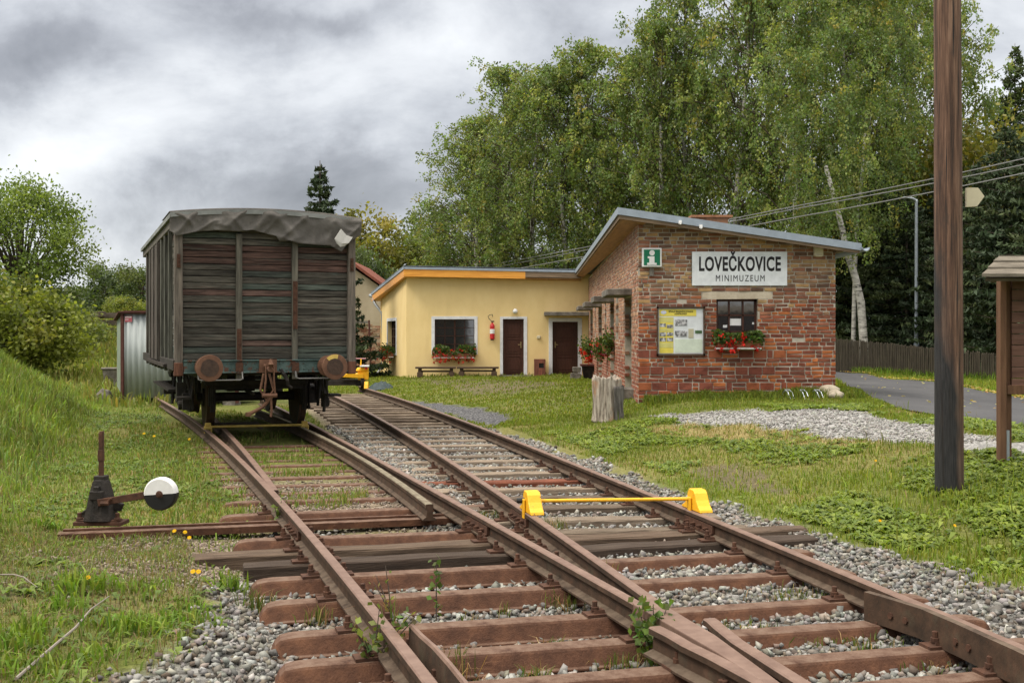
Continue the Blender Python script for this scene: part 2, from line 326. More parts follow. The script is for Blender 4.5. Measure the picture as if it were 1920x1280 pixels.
def fitrail(p, deg=3):
    w = np.array([gp(x, y, RZ)[:2] for x, y in p]); w = w[np.argsort(w[:, 1])]
    u = np.log(w[:, 1]); c = np.polyfit(u, w[:, 0]/w[:, 1], deg)
    ys = np.exp(np.linspace(u[0], u[-1], 60)); xs = np.polyval(c, np.log(ys))*ys
    return xs, ys
FIT = {k: fitrail(v, 2 if k in ('L2',) else 3) for k, v in PX.items()}
def railx(k, Y):
    xs, ys = FIT[k]; Y = np.asarray(Y, float); r = np.interp(Y, ys, xs)
    s0 = (xs[6]-xs[0])/(ys[6]-ys[0]); s1 = (xs[-1]-xs[-8])/(ys[-1]-ys[-8])
    r = np.where(Y < ys[0], xs[0]+(Y-ys[0])*s0, r); r = np.where(Y > ys[-1], xs[-1]+(Y-ys[-1])*s1, r); return r

TOE = np.array([gp(0, 1010)[:2], gp(110, 900)[:2], gp(185, 800)[:2], gp(215, 745)[:2]])
def toe(Y):
    return np.interp(Y, [2]+list(TOE[:, 1])+[60], [-2.2]+list(TOE[:, 0])+[-20])
def terrain(X, Y):
    X = np.asarray(X, float); Y = np.asarray(Y, float)
    xr = railx('RR', Y); xl = railx('L1', np.minimum(Y, 24)); dR = X-xr
    z = .50*ss(.9, 5.0, dR)*(1-.60*ss(24, 38, Y)) - .12*ss(6.8, 9.5, X)*ss(10, 16, Y)*(1-ss(24, 38, Y)) + .05*ss(60, 30, Y)*ss(30, 45, Y)
    d = toe(Y)-X
    z = z + 1.6*ss(0, 3.4, d)*(1-ss(23, 31, Y))
    z = z + 1.15*ss(27, 50, Y)*ss(-8.5, -12.5, X)
    z = z + 1.5*ss(42, 64, Y)*ss(-11, -18, X)
    z = z + 1.5*ss(80, 300, Y)
    bed = ss(-.15, .45, X-(xl-.9))*ss(-.15, .45, (xr+1.0)-X)
    near = 1-ss(9.5, 11.5, Y)
    mid = 1-ss(13.5, 17, Y)
    lefttrk = ss(-.2, .3, railx('S', Y)+.7-X)
    bedz = (-.112+.05*ss(.1, .6, X-railx('S', Y))*ss(4.5, 6.5, Y))*near + (1-near)*(lefttrk*-.022+(1-lefttrk)*(-.060*mid-.05*(1-mid)))
    z = z*(1-bed)+bedz*bed
    z = z - .085*ss(8.4, 9.2, Y)*(1-ss(11.2, 12.6, Y))*ss(.1, .8, X-toe(Y))*ss(0, -.4, X-(xl-.5))
    n = (fbm(X*1.3, Y*1.3, 3, 3)-.5)*.09*(1-bed) + (fbm(X*.25+9, Y*.25, 8, 2)-.5)*.12*(1-bed)*ss(4, 12, Y)
    return z+n
def tz(x, y): return float(terrain(x, y))
def ground(px, py):
    """point where the photo ray meets the terrain"""
    dx = (px-CX)/FPX; dz = -(py-HY)/FPX
    Ys = 3.0*1.004**np.arange(1150); hit = CAMZ+dz*Ys <= terrain(dx*Ys, Ys)
    if not hit.any(): return Vector((dx*90, 90, tz(dx*90, 90)))
    i = int(np.argmax(hit)); Yf = np.linspace(Ys[max(i-1, 0)], Ys[i], 60); h2 = CAMZ+dz*Yf <= terrain(dx*Yf, Yf); j = int(np.argmax(h2)) if h2.any() else 59
    return Vector((dx*Yf[j], Yf[j], tz(dx*Yf[j], Yf[j])))
def gpoly(pts): return [tuple(ground(x, y)[:2]) for x, y in pts]

P_PATH = gpoly([(1215,776),(1320,770),(1450,768),(1600,770),(1680,790),(1760,800),(1925,830),(1990,836),(1990,868),(1925,854),(1760,840),(1640,824),(1540,815),(1420,802),(1300,797)])
P_DRY = gpoly([(1200,800),(1300,797),(1420,802),(1540,815),(1640,824),(1600,838),(1480,834),(1350,826),(1240,818)])
P_SOIL = gpoly([(1320,868),(1420,880),(1500,912),(1430,925),(1330,900),(1290,880)])
P_MUD = gpoly([(785,713),(930,711),(1010,714),(1065,722),(960,736),(890,738),(830,724)])
P_ASH = gpoly([(765,752),(830,757),(925,772),(960,790),(930,798),(850,784)])
RD_N = [(1540,706),(1566,716),(1629,742),(1692,769),(1755,779),(1873,795),(1925,801),(2100,825),(2400,870)]
RD_F = [(1540,692),(1566,695.5),(1662,711),(1755,717),(1871,740),(1925,750),(2100,780),(2400,830)]
P_ROAD = gpoly(RD_N+RD_F[::-1])
def jit(X, Y, a=.25, f=2.2):
    return X+(fbm(X*f, Y*f, 41, 3)-.5)*2*a, Y+(fbm(X*f, Y*f, 77, 3)-.5)*4*a
def masks(X, Y):
    X = np.asarray(X, float); Y = np.asarray(Y, float); jx, jy = jit(X, Y)
    xr = railx('RR', Y); xl = railx('L1', np.minimum(Y, 25)); xs_ = railx('S', Y); xt = railx('T', Y); xa = np.where(Y < 10.4, xs_, railx('A', Y))
    e = (fbm(X*1.7, Y*1.7, 5, 3)-.5)
    width_r = np.interp(Y, [4, 7, 9, 11, 14, 18, 22, 30], [1.5, 1.22, 1.02, .9, .8, .7, .6, .5])
    lw = np.interp(Y, [4, 6, 7.2, 8.3, 9.5], [1.6, 1.25, .8, .4, .3])
    near_track = ss(-.12, .12, X-(xl-lw)+e*.7)*ss(-.1, .1, xr+width_r-X+e*.55)
    left_zone = ss(9.3, 10.2, Y+e)*ss(-.1, .12, xs_+.55-X+e*.3)
    g = near_track*(1-left_zone)*(1-ss(19, 22, Y))
    g = np.maximum(g, ss(21, 19, Y)*ss(-.1, .1, X-(xt-.8))*ss(-.1, .1, xr+width_r-X+e*.5)*ss(9, 10, Y))
    brown = near_track*left_zone*ss(15, 12, Y)*np.clip(.25+1.3*fbm(X*.9, Y*.9, 12, 3)-.25, 0, 1)
    brown = np.maximum(brown, ss(.0, .6, X-(xl-2.3)+e)*ss(.3, -.1, X-(xl-.2))*ss(7.2, 8.2, Y+e)*ss(10.4, 9.6, Y)*.9)
    brown = np.maximum(brown, ss(15, 17, Y)*ss(31, 29, Y)*ss(-.1, .2, X-(xt-1.0))*ss(.2, -.1, X-(xr+.25))*.9)
    path = inpoly(jx, jy, P_PATH).astype(float)
    dry = inpoly(jx, jy, P_DRY)*.9
    dry = np.maximum(dry, .35*ss(.56, .70, fbm(X*.7, Y*.7, 21, 3)))
    dry = np.maximum(dry, .5*ss(9.5, 10.5, Y)*ss(13.5, 11.8, Y)*ss(0, .6, xl-.3-X)*ss(0, .8, X-toe(Y))*ss(.35, .55, fbm(X*.9, Y*.9, 31, 3)))
    soil = np.maximum(inpoly(jx, jy, P_SOIL)*.75, inpoly(jx, jy, P_MUD)*.7)
    soil = np.maximum(soil, .7*ss(8.3, 7.6, Y)*ss(.2, -.6, X-(xl-1.3))*ss(.52, .66, fbm(X*1.1+4, Y*1.1, 61, 3)))
    ash = inpoly(jx, jy, P_ASH).astype(float)
    return dict(g=np.clip(g, 0, 1), brown=np.clip(brown, 0, 1), path=path, dry=np.clip(dry, 0, 1), soil=np.clip(soil, 0, 1), ash=ash)

# ---------------------------------------------------------------- ground sheet
def spaced(segs):
    o = []
    for a, b, s in segs: o += list(np.arange(a, b, s))
    return np.array(o+[segs[-1][1]])
gx = spaced([(-900, -120, 60), (-120, -30, 6), (-30, -12, 1.0), (-12, 10, .16), (10, 20, .5), (20, 40, 4), (40, 120, 10), (120, 900, 60)])
gy = spaced([(-40, 2, 6), (2, 16, .14), (16, 34, .3), (34, 60, .9), (60, 140, 5), (140, 1500, 60)])
GX, GY = np.meshgrid(gx, gy); GZ = terrain(GX, GY)
V = np.stack([GX.ravel(), GY.ravel(), GZ.ravel()], 1); nx, ny = len(gx), len(gy)
i = np.arange(nx*ny).reshape(ny, nx)
F = np.stack([i[:-1, :-1].ravel(), i[:-1, 1:].ravel(), i[1:, 1:].ravel(), i[1:, :-1].ravel()], 1)
def groundmat():
    m, nt, out = nodes('ground'); L = nt.links
    tc = N(nt, 'ShaderNodeTexCoord')
    def nz(scale, detail=8, rough=.65):
        n = N(nt, 'ShaderNodeTexNoise', Scale=scale, Detail=detail, Roughness=rough); L.new(tc.outputs['Object'], n.inputs[0]); return n.outputs[0]
    a = N(nt, 'ShaderNodeAttribute', attribute_name='mask1'); s1 = N(nt, 'ShaderNodeSeparateColor'); L.new(a.outputs['Color'], s1.inputs[0])
    b = N(nt, 'ShaderNodeAttribute', attribute_name='mask2'); s2 = N(nt, 'ShaderNodeSeparateColor'); L.new(b.outputs['Color'], s2.inputs[0])
    fine = nz(22)
    grass = ramp(nt, fine, [(.3, (.06, .065, .018)), (.5, (.115, .135, .028)), (.7, (.17, .18, .05))])
    patch = nz(.55, 5)
    grass2 = ramp(nt, fine, [(.3, (.07, .07, .022)), (.55, (.135, .14, .04)), (.75, (.20, .185, .07))])
    pm = N(nt, 'ShaderNodeMapRange'); pm.inputs[1].default_value = .48; pm.inputs[2].default_value = .62; L.new(patch, pm.inputs[0])
    col = mixc(nt, pm.outputs[0], grass, grass2)
    dry = ramp(nt, fine, [(.3, (.15, .12, .045)), (.7, (.34, .27, .12))]); col = mixc(nt, s1.outputs[2], col, dry)
    soil = ramp(nt, fine, [(.3, (.065, .048, .034)), (.7, (.16, .125, .09))]); col = mixc(nt, s2.outputs[0], col, soil)
    vo = N(nt, 'ShaderNodeTexVoronoi', Scale=21); L.new(tc.outputs['Object'], vo.inputs[0])
    vs = N(nt, 'ShaderNodeSeparateColor'); L.new(vo.outputs['Color'], vs.inputs[0])
    br = ramp(nt, vs.outputs[0], [(0, (.085, .062, .045)), (.5, (.19, .145, .11)), (1, (.33, .27, .215))]); col = mixc(nt, s1.outputs[1], col, br)
    gr = ramp(nt, vs.outputs[1], [(0, (.09, .085, .078)), (.6, (.22, .215, .20)), (1, (.36, .35, .335))]); col = mixc(nt, s1.outputs[0], col, gr)
    vp = N(nt, 'ShaderNodeTexVoronoi', Scale=34); L.new(tc.outputs['Object'], vp.inputs[0]); vps = N(nt, 'ShaderNodeSeparateColor'); L.new(vp.outputs['Color'], vps.inputs[0])
    pg = ramp(nt, vps.outputs[0], [(0, (.13, .128, .122)), (.5, (.27, .265, .255)), (1, (.42, .41, .395))]); col = mixc(nt, s2.outputs[1], col, pg)
    ash = ramp(nt, vps.outputs[1], [(0, (.035, .035, .04)), (.7, (.10, .10, .105)), (1, (.22, .22, .22))]); col = mixc(nt, s2.outputs[2], col, ash)
    p = N(nt, 'ShaderNodeBsdfPrincipled', Roughness=.95); p.inputs['Specular IOR Level'].default_value = .15; L.new(col, p.inputs['Base Color'])
    bp = N(nt, 'ShaderNodeBump', Strength=.7, Distance=.04); L.new(fine, bp.inputs['Height'])
    bp2 = N(nt, 'ShaderNodeBump', Strength=.6, Distance=.02); L.new(vo.outputs['Distance'], bp2.inputs['Height']); L.new(bp.outputs[0], bp2.inputs['Normal'])
    L.new(bp2.outputs[0], p.inputs['Normal']); L.new(p.outputs[0], out.inputs[0]); return m
M['ground'] = groundmat()
go = npmesh('ground', V, F, np.tile([.5, .5, .5, 1], (len(F), 1)), M['ground'], smooth=True)
mk = masks(V[:, 0], V[:, 1]); zo = np.ones(len(V))
for nm, tr in (('mask1', (mk['g'], mk['brown'], mk['dry'])), ('mask2', (mk['soil'], mk['path'], mk['ash']))):
    a_ = go.data.attributes.new(nm, 'FLOAT_COLOR', 'POINT'); a_.data.foreach_set('color', np.stack([*tr, zo], 1).astype(np.float32).ravel())
tag(go, kind='structure')

# ---------------------------------------------------------------- road
def strip(name, near, far, mat_, lift, nsub=10):
    a = [ground(*p) for p in near]; b = [ground(*p) for p in far]
    def resamp(pts, n):
        d = [0]
        for p, q in zip(pts[:-1], pts[1:]): d.append(d[-1]+(q-p).length)
        t = np.linspace(0, d[-1], n); return np.stack([np.interp(t, d, [p[k] for p in pts]) for k in range(2)], 1)
    n = 60; A = resamp(a, n); B = resamp(b, n); rows = []
    for k in range(nsub+1):
        q = A+(B-A)*k/nsub; z = terrain(q[:, 0], q[:, 1])
        rows.append(np.stack([q[:, 0], q[:, 1], z+lift+.02*math.sin(math.pi*k/nsub)], 1))
    V = np.concatenate(rows); i = np.arange(n*(nsub+1)).reshape(nsub+1, n)
    F = np.stack([i[:-1, :-1].ravel(), i[:-1, 1:].ravel(), i[1:, 1:].ravel(), i[1:, :-1].ravel()], 1)
    return npmesh(name, V, F, np.tile([.5, .5, .5, 1], (len(F), 1)), mat_, smooth=True)
tag(strip('road', RD_N, RD_F, M['asphalt'], .022), kind='structure')

# ---------------------------------------------------------------- rails
PROF = [(-.0625, 0), (.0625, 0), (.0625, .012), (.012, .030), (.009, .098), (.0345, .112), (.0345, .142), (.027, .149), (-.027, .149), (-.0345, .142), (-.0345, .112), (-.009, .098), (-.012, .030), (-.0625, .012)]
HEADSEG = {6, 7, 8}
def sweep(name, pts, prof, z0, headseg, label, cat, group=None, mats=None, tops=None):
    pts = np.array(pts, float); n = len(prof); rings = []
    for i in range(len(pts)):
        t = pts[min(i+1, len(pts)-1)]-pts[max(i-1, 0)]; t = t/np.linalg.norm(t); nrm = np.array([t[1], -t[0]])
        zz = z0 if np.isscalar(z0) else z0[i]
        rings.append([(pts[i][0]+nrm[0]*u, pts[i][1]+nrm[1]*u, zz+w) for u, w in prof])
    V = np.array(rings).reshape(-1, 3); F = []; mi = []
    for i in range(len(pts)-1):
        for j in range(n):
            k = (j+1) % n; F.append((i*n+j, i*n+k, (i+1)*n+k, (i+1)*n+j)); mi.append(1 if j in headseg else 0)
    me = bpy.data.meshes.new(name); org = V.mean(0); org[2] = z0 if np.isscalar(z0) else min(z0)
    me.from_pydata([tuple(v) for v in V-org], [], F+[tuple(range(n)), tuple((len(pts)-1)*n+j for j in range(n-1, -1, -1))]); me.update()
    bm = bmesh.new(); bm.from_mesh(me); bmesh.ops.recalc_face_normals(bm, faces=bm.faces); bm.to_mesh(me); bm.free()
    for m_ in (mats or (M['rail_side'], M['rail_top'])): me.materials.append(m_)
    me.polygons.foreach_set('material_index', mi+[0, 0])
    o = bpy.data.objects.new(name, me); COL.objects.link(o); o.location = org
    tag(o, label, cat, group); return o
RB = RZ-.149
def rpts(k, y0, y1, st=.22):
    ys = np.arange(y0, y1+st/2, st); return np.stack([railx(k, ys), ys], 1)
def gpts(pp, z=RZ): return [tuple(gp(x, y, z)[:2]) for x, y in pp]
G_R = 'rails of the two tracks'
rail_objs = {}
rail_objs['L1'] = sweep('rail', rpts('L1', 3.0, 28.5), PROF, RB, HEADSEG, 'rusty rail furthest left, running under the left wheels of the wagon', 'rail', G_R)
rail_objs['S'] = sweep('rail', rpts('S', FIT['S'][1][0], 27.0), PROF, RB, HEADSEG, 'rusty right-hand rail of the left track, ending at the crossing', 'rail', G_R)
rail_objs['T'] = sweep('rail', rpts('T', FIT['T'][1][0], 33.0), PROF, RB, HEADSEG, 'rusty left-hand rail of the right track, under the left yellow wheel stop', 'rail', G_R)
rail_objs['RR'] = sweep('rail', rpts('RR', 3.0, 33.0), PROF, RB, HEADSEG, 'rusty rail furthest right, beside the gravel shoulder and the lawn', 'rail', G_R)
TPROF = [(-.0625, 0), (.0625, 0), (.0625, .012), (.030, .035), (.026, .10), (.0345, .112), (.0345, .146), (.027, .151), (-.030, .151), (-.036, .142), (-.036, .112), (-.02, .098), (-.03, .035), (-.0625, .012)]
M['lichen'] = mat('lichened_rail_head', [(.3, (.10, .078, .052)), (.7, (.235, .205, .145))], scale=9, rough=.85, bump=.3, bscale=80, dist=.003)
sweep('tongue_rail', rpts('A', FIT['A'][1][0], 23.0), TPROF, RB, HEADSEG, 'lichen-grey switch blade whose cut end lies loose between the two rails', 'switch blade', mats=(M['rail_side'], M['lichen']))
sweep('tongue_rail', rpts('L2', FIT['L2'][1][0], 20.6), TPROF, RB-.004, HEADSEG, 'rusty switch blade lying against the inside of the left rail before the wagon', 'switch blade')
# crossing (frog): solid point with its two wing rails
nose_l = gpts([(1183,1127),(1189,1133),(1244,1165),(1340,1220),(1430,1277),(1520,1335),(1640,1420)])
nose_r = gpts([(1226,1121),(1237,1128),(1292,1161),(1340,1189),(1440,1262),(1530,1330),(1650,1418)])
b = MB()
top = [(x, y, RZ+.002) for x, y in nose_l]+[(x, y, RZ+.002) for x, y in nose_r[::-1]]
cx_ = sum(p[0] for p in top)/len(top); cy_ = sum(p[1] for p in top)/len(top)
b.prism(top, (0, 0, -.05)); b.prism([(cx_+(x-cx_)*.985, cy_+(y-cy_)*.985, z-.052) for x, y, z in top], (0, 0, -.09))
fr = b.build('crossing_point', M['rail_top'], None, (cx_, cy_, RB), bevel=.006, seg=2); tag(fr, 'rusty cast point of the crossing where the two inner rails meet', 'rail crossing')
W1 = gpts([(1228,1173),(1240,1179),(1262,1190),(1289,1206),(1339,1230),(1420,1273),(1520,1330),(1650,1405),(1800,1500)])
W2 = gpts([(1330,1158),(1337,1162),(1350,1174),(1384,1201),(1440,1236),(1518,1285),(1600,1345),(1760,1460)])
WPROF = [(u*1.1, w) for u, w in PROF]
sweep('wing_rail', W1, WPROF, RB, HEADSEG, 'rusty wing rail left of the crossing point, behind a green sapling', 'wing rail', 'wing rails of the crossing')
sweep('wing_rail', W2, WPROF, RB, HEADSEG, 'rusty wing rail right of the crossing point with a rounded free end', 'wing rail', 'wing rails of the crossing')
GP = [(-.011, 0), (.06, 0), (.06, .012), (.013, .018), (.013, .165), (.006, .178), (-.011, .178)]
sweep('guard_rail', gpts([(771,1172),(790,1192),(814,1213),(842,1244),(873,1282),(920,1345),(1000,1450)], RZ+.02), GP, RB, {4, 5}, 'thin rusty guard plate with a pointed end beside the left rail', 'guard rail')
GP2 = [(-.05, 0), (.06, 0), (.06, .015), (.025, .02), (.025, .150), (-.005, .168), (-.05, .168)]
g2 = sweep('guard_rail', [(x+.0, y) for x, y in gpts([(1632,1107),(1684,1122),(1739,1139),(1806,1167),(1921,1218),(2050,1280),(2200,1350)], RB+.168)], [(-u, w) for u, w in GP2], RB, {4, 5}, 'tall brown guard rail bolted in front of the right rail', 'guard rail', mats=(M['rail_side'], M['rail_side']))
# ---------------------------------------------------------------- sleepers
ORD = ['nearest', 'second', 'third', 'fourth', 'fifth', 'sixth', 'seventh', 'eighth', 'ninth', 'tenth', 'eleventh', 'twelfth', 'thirteenth', 'fourteenth', 'fifteenth', 'sixteenth', 'seventeenth', 'eighteenth', 'nineteenth', 'twentieth', 'twenty-first', 'twenty-second', 'twenty-third', 'twenty-fourth', 'twenty-fifth', 'twenty-sixth', 'twenty-seventh', 'twenty-eighth', 'twenty-ninth', 'thirtieth', 'thirty-first', 'thirty-second']
def sleeper(p, q, kind, w=.26, h=.11, top=RB-.003, label='', group='', name='sleeper', rails=(), tilt=0, tone=None):
    p = Vector((p[0], p[1], 0)); q = Vector((q[0], q[1], 0)); d = q-p; Ln = d.length; ang = math.atan2(d.y, d.x)
    b = MB(); c = (p+q)/2
    if kind == 'steel':
        rings = []
        for u, sw, dz in ((0, .80, -h*.82), (.02, .88, -h*.42), (.05, .95, -h*.14), (.10, 1, -.004), (.16, 1, 0), (Ln/2, 1, 0), (Ln-.16, 1, 0), (Ln-.10, 1, -.004), (Ln-.05, .95, -h*.14), (Ln-.02, .88, -h*.42), (Ln, .80, -h*.82)):
            t = w*.27*sw; wd = w*.5*sw
            rings.append([(u-Ln/2, v, max(z+dz, -h-.01)) for v, z in ((-wd-.014, -h-.01), (-wd-.014, -h+.004), (-wd+.004, -h+.010), (-t-.013, -.016), (-t-.004, -.004), (-t+.008, 0), (t-.008, 0), (t+.004, -.004), (t+.013, -.016), (wd-.004, -h+.010), (wd+.014, -h+.004), (wd+.014, -h-.01))])
        b.loft(rings); mt = M['steel']
    else:
        n = 14; rings = []
        tn = tone or random.choice([(1, 1, 1), (1.15, 1.1, 1.05), (.8, .78, .76), (1.3, 1.25, 1.2)])
        b.cc = (*tn, 1)
        for k in range(n+1):
            u = Ln*k/n; e = .012 if 0 < k < n else .02
            rings.append([(u-Ln/2+random.uniform(-.008, .008)*(k in (0, n)), v+random.uniform(-e, e)*.5, z+random.uniform(-e, e)*.5) for v, z in ((-w/2, -h-.03), (-w/2, -.012), (-w/2+.012, 0), (0, random.uniform(-.006, .004)), (w/2-.012, 0), (w/2, -.012), (w/2, -h-.03))])
        b.loft(rings); mt = M['oldwood']
    o = b.build(name, mt, None, bevel=.003 if kind == 'steel' else 0)
    o.location = (c.x, c.y, top); o.rotation_euler = (0, tilt, ang); tag(o, label, 'railway sleeper', group)
    for rk in rails:
        # rail clips either side of each rail
        ys = np.linspace(c.y-1, c.y+1, 41); best = None
        nrm = Vector((-d.y, d.x, 0)).normalized()
        for y in ys:
            x = float(railx(rk, y)); s = (Vector((x, y, 0))-p).dot(nrm)
            if best is None or abs(s) < abs(best[0]): best = (s, x, y)
        u = (Vector((best[1], best[2], 0))-c).dot(d.normalized())
        if abs(u) > Ln/2+.02: continue
        dx = float(railx(rk, best[2]+.1)-railx(rk, best[2]-.1))/.2; ra = math.atan2(1, dx)-ang-math.pi/2
        for sgn in (-1, 1):
            cb = MB(); uo = .115
            cb.M = Matrix.Translation((u, 0, 0)) @ Matrix.Rotation(ra, 4, 'Z') @ Matrix.Translation((sgn*uo, 0, 0))
            cb.box((0, 0, .008), (.13, .11, .016)); cb.box((-sgn*.02, 0, .025), (.075, .065, .022), top=(.85, .85))
            cb.lathe([(.026, .03), (.026, .052), (.017, .054), (.017, .085), (.012, .088)], n=8)
            cb.build('rail_clip', M['bolt'], o, smooth=False)
    return o
def gs(px, py): return gp(px, py, RB-.003)
G_S = 'steel sleepers across both tracks'; NR = ('L1', 'S', 'T', 'RR')
near_rows = [((534,1470),(2220,1300)), ((530,1385),(2080,1242)), ((525,1312),(1965,1196)), ((516,1245),(1847,1152)), ((508,1190),(1741,1113)), ((486,1130),(1607,1066)), ((467,1087),(1530,1029))]
pos = ['below', 'nearest', 'second', 'third', 'fourth', 'fifth', 'sixth']
for k, (a, b_) in enumerate(near_rows):
    if k == 0: continue
    sleeper(gs(*a), gs(*b_), 'steel', .24, .105, label='fat rusty steel sleeper under both tracks, %s from the bottom edge of the photo' % ORD[k-1], group=G_S, name='steel_sleeper', rails=NR if k > 1 else NR)
sleeper(gs(457,1058), gs(1522,1004), 'wood', .23, .12, label='dark split wooden sleeper across both tracks, just beyond the last fat steel one', group='wooden sleepers at the rail joints', name='wooden_sleeper', rails=NR, tone=(.26, .22, .20))
sleeper(gs(361,1040), gs(1501,987), 'wood', .24, .12, label='longest brown wooden sleeper across both tracks, with its left end in the weeds', group='wooden sleepers at the rail joints', name='wooden_sleeper', rails=NR, tone=(.48, .40, .34))
LT = ('L1', 'S')
sleeper(gs(437,1012), gs(1005,991), 'steel', .24, .09, label='rusty steel sleeper of the left track next to the long wooden one', group='steel sleepers of the left track', name='steel_sleeper', rails=LT)
sleeper(gs(408,966), gs(965,944), 'steel', .25, .10, label='rusty steel sleeper of the left track right behind the lever beam', group='steel sleepers of the left track', name='steel_sleeper', rails=LT)
# channel that carries the lever stand
b = MB(); p = gs(108, 997); q = gs(905, 964); d = q-p; Ln = d.length
b.box((0, 0, -.03), (Ln, .16, .06)); b.box((0, .055, .012), (Ln*.98, .035, .02))
for k in range(9): b.lathe([(.012, 0), (.012, .004)], Matrix.Translation((-Ln/2+.25+k*.42, -.0815, -.03)) @ Matrix.Rotation(R(90), 4, 'X'), 8, (.0, .0, .0))
o = b.build('lever_beam', M['steel'], None, bevel=.006); o.location = ((p.x+q.x)/2, (p.y+q.y)/2, RB-.01); o.rotation_euler = (0, 0, math.atan2(d.y, d.x))
tag(o, 'long thin rusty steel beam running from the lever stand under the left track', 'steel beam')
# left-track steel sleepers further back, mostly sunk in gravel and grass
def dirat(k, y): return float(railx(k, y+.2)-railx(k, y-.2))/.4
y = 11.55; k = 0
while y < 17.5:
    xl, xs_ = float(railx('L1', y)), float(railx('S', y)); mx = (dirat('L1', y)+dirat('S', y))/2
    nn = Vector((1, -mx*.55, 0)).normalized()
    c = Vector(((xl+xs_)/2, y, 0)); hw = (xs_-xl)/2
    p_, q_ = c-nn*(hw+.42), c+nn*(hw+.40)
    sleeper(p_, q_, 'steel', .24, .09, top=RB-.006 if k < 1 else RB-.014-.014*random.random(), label='rusty steel sleeper half sunk in gravel and grass, %s behind the lever beam' % ORD[k+1], group='steel sleepers of the left track', name='steel_sleeper', rails=('S',) if y < 15 else ())
    y += .62; k += 1
# wooden sleepers of the right track
ywood = [9.9, 10.5]
k = 0; y = 9.75
while y < 32.0:
    xt, xr = float(railx('T', y)), float(railx('RR', y)); mx = (dirat('T', y)+dirat('RR', y))/2
    nn = Vector((1, -mx*.65, 0)).normalized(); c = Vector(((xt+xr)/2, y, 0)); hw = (xr-xt)/2
    lo = .38 if y < 11.2 else (.62 if y < 16 else .72); ro = .5 if y < 10.6 else .30
    red = 12.5 < y < 13.0
    tn = (.75, .30, .2) if red else random.choice([(.9, .86, .8), (1.05, 1, .92), (.7, .66, .6), (.5, .45, .4), (1.1, 1.04, .95)])
    sleeper(c-nn*(hw+lo), c+nn*(hw+ro), 'wood', random.uniform(.17, .22), .13 if y < 16 else .16, top=RB-.003-random.uniform(0, .008), tone=tn,
            label='%swooden sleeper of the right track, %s counted from the yellow wheel stop away' % ('reddish ' if red else 'grey weathered ', ORD[k]), group='wooden sleepers of the right track', name='wooden_sleeper', rails=('T', 'RR') if y < 14.5 else ())
    k += 1; y += random.uniform(.60, .74) if y < 15 else random.uniform(.66, .78)
# fishplates at the joints
for rk, yy, lab in (('L1', 9.35, 'left rail'), ('S', 9.55, 'middle rail'), ('T', 9.95, 'third rail'), ('RR', 9.6, 'right rail')):
    for sg in (-1, 1):
        b = MB(); x = float(railx(rk, yy)); a = math.atan2(1, dirat(rk, yy))-math.pi/2; o_ = rail_objs[rk]
        b.M = Matrix.Translation((x-o_.location.x, yy-o_.location.y, RB-o_.location.z)) @ Matrix.Rotation(a, 4, 'Z') @ Matrix.Translation((sg*.024, 0, .064))
        b.box((0, 0, 0), (.024, .62, .075)); b.box((sg*.012, 0, -.035), (.03, .62, .02))
        for q in (-.21, -.07, .07, .21): b.lathe([(.017, 0), (.017, .028), (.010, .03), (.010, .045)], Matrix.Translation((sg*.012, q, 0)) @ Matrix.Rotation(sg*R(90), 4, 'Y'), 6)
        b.build('fishplate', M['bolt'], o_)
gq = [tuple(q) for q in gpts([(1632,1107),(1684,1122),(1739,1139),(1806,1167),(1921,1218),(2050,1280)], RB+.168)]
for u in (.22, .34, .80, .92, 1.5):
    d_ = [0]
    for a_, c_ in zip(gq[:-1], gq[1:]): d_.append(d_[-1]+math.dist(a_, c_))
    x = np.interp(u, d_, [q[0] for q in gq]); y = np.interp(u, d_, [q[1] for q in gq]); x2 = np.interp(u+.05, d_, [q[0] for q in gq]); y2 = np.interp(u+.05, d_, [q[1] for q in gq])
    tv = Vector((x2-x, y2-y, 0)).normalized(); nv = Vector((tv.y, -tv.x, 0)); nv = nv if nv.y < 0 else -nv
    b = MB(); b.M = Matrix.Translation(Vector((x, y, RB+.075))-g2.location+nv*.024) @ nv.to_track_quat('Z', 'Y').to_matrix().to_4x4()
    b.lathe([(.032, -.01), (.032, .008), (.020, .010), (.020, .036)], n=6); b.build('bolt', M['bolt'], g2)
# ---------------------------------------------------------------- goods wagon
WY = Vector((-.3656, .9308, 0)); WZ0 = RZ
wag = thing('goods_wagon', 'old wooden goods wagon with weathered grey planks and a round roof on the left track', 'railway wagon', (-3.713, 17.0, WZ0), math.atan2(-WY.x, WY.y))
hw, Lw = 1.3486, 7.4
zs, ze, zc = .97, 3.285, 3.375           # floor, eave, roof crown above rail
def plank_col():
    r = random.random()
    if r < .8: c = random.choice([(.108, .101, .088), (.134, .126, .110), (.088, .083, .073), (.116, .110, .096)])
    elif r < .9: c = random.choice([(.105, .118, .106), (.09, .108, .098)])
    else: c = random.choice([(.125, .080, .07), (.115, .078, .068)])
    f = random.uniform(.8, 1.2); return tuple(k*f for k in c)
def rowcol(i, n):
    t = i/n
    if .62 < t < .84 and random.random() < .45: c = (.112, .068, .058)
    elif random.random() < .10: c = (.095, .118, .106)
    else: return plank_col()
    f = random.uniform(.8, 1.25); return tuple(k*f for k in c)
b = MB(); n = 21; ph = (ze-.12-1.16)/n
xs = [-hw+.09, -.42, .42, hw-.09]
for i in range(n+1):
    z = 1.16+i*ph
    for j in range(3):
        c = rowcol(i, n)
        b.box(((xs[j]+xs[j+1])/2, .075+random.uniform(-.006, .006), z+ph/2), (xs[j+1]-xs[j], .03, ph-.010), col=c, jit=.004)
ew = b.build('end_planks', M['plank'], wag, bevel=.004); ew['label'] = 'weathered horizontal end planks with green and dark red paint remains'
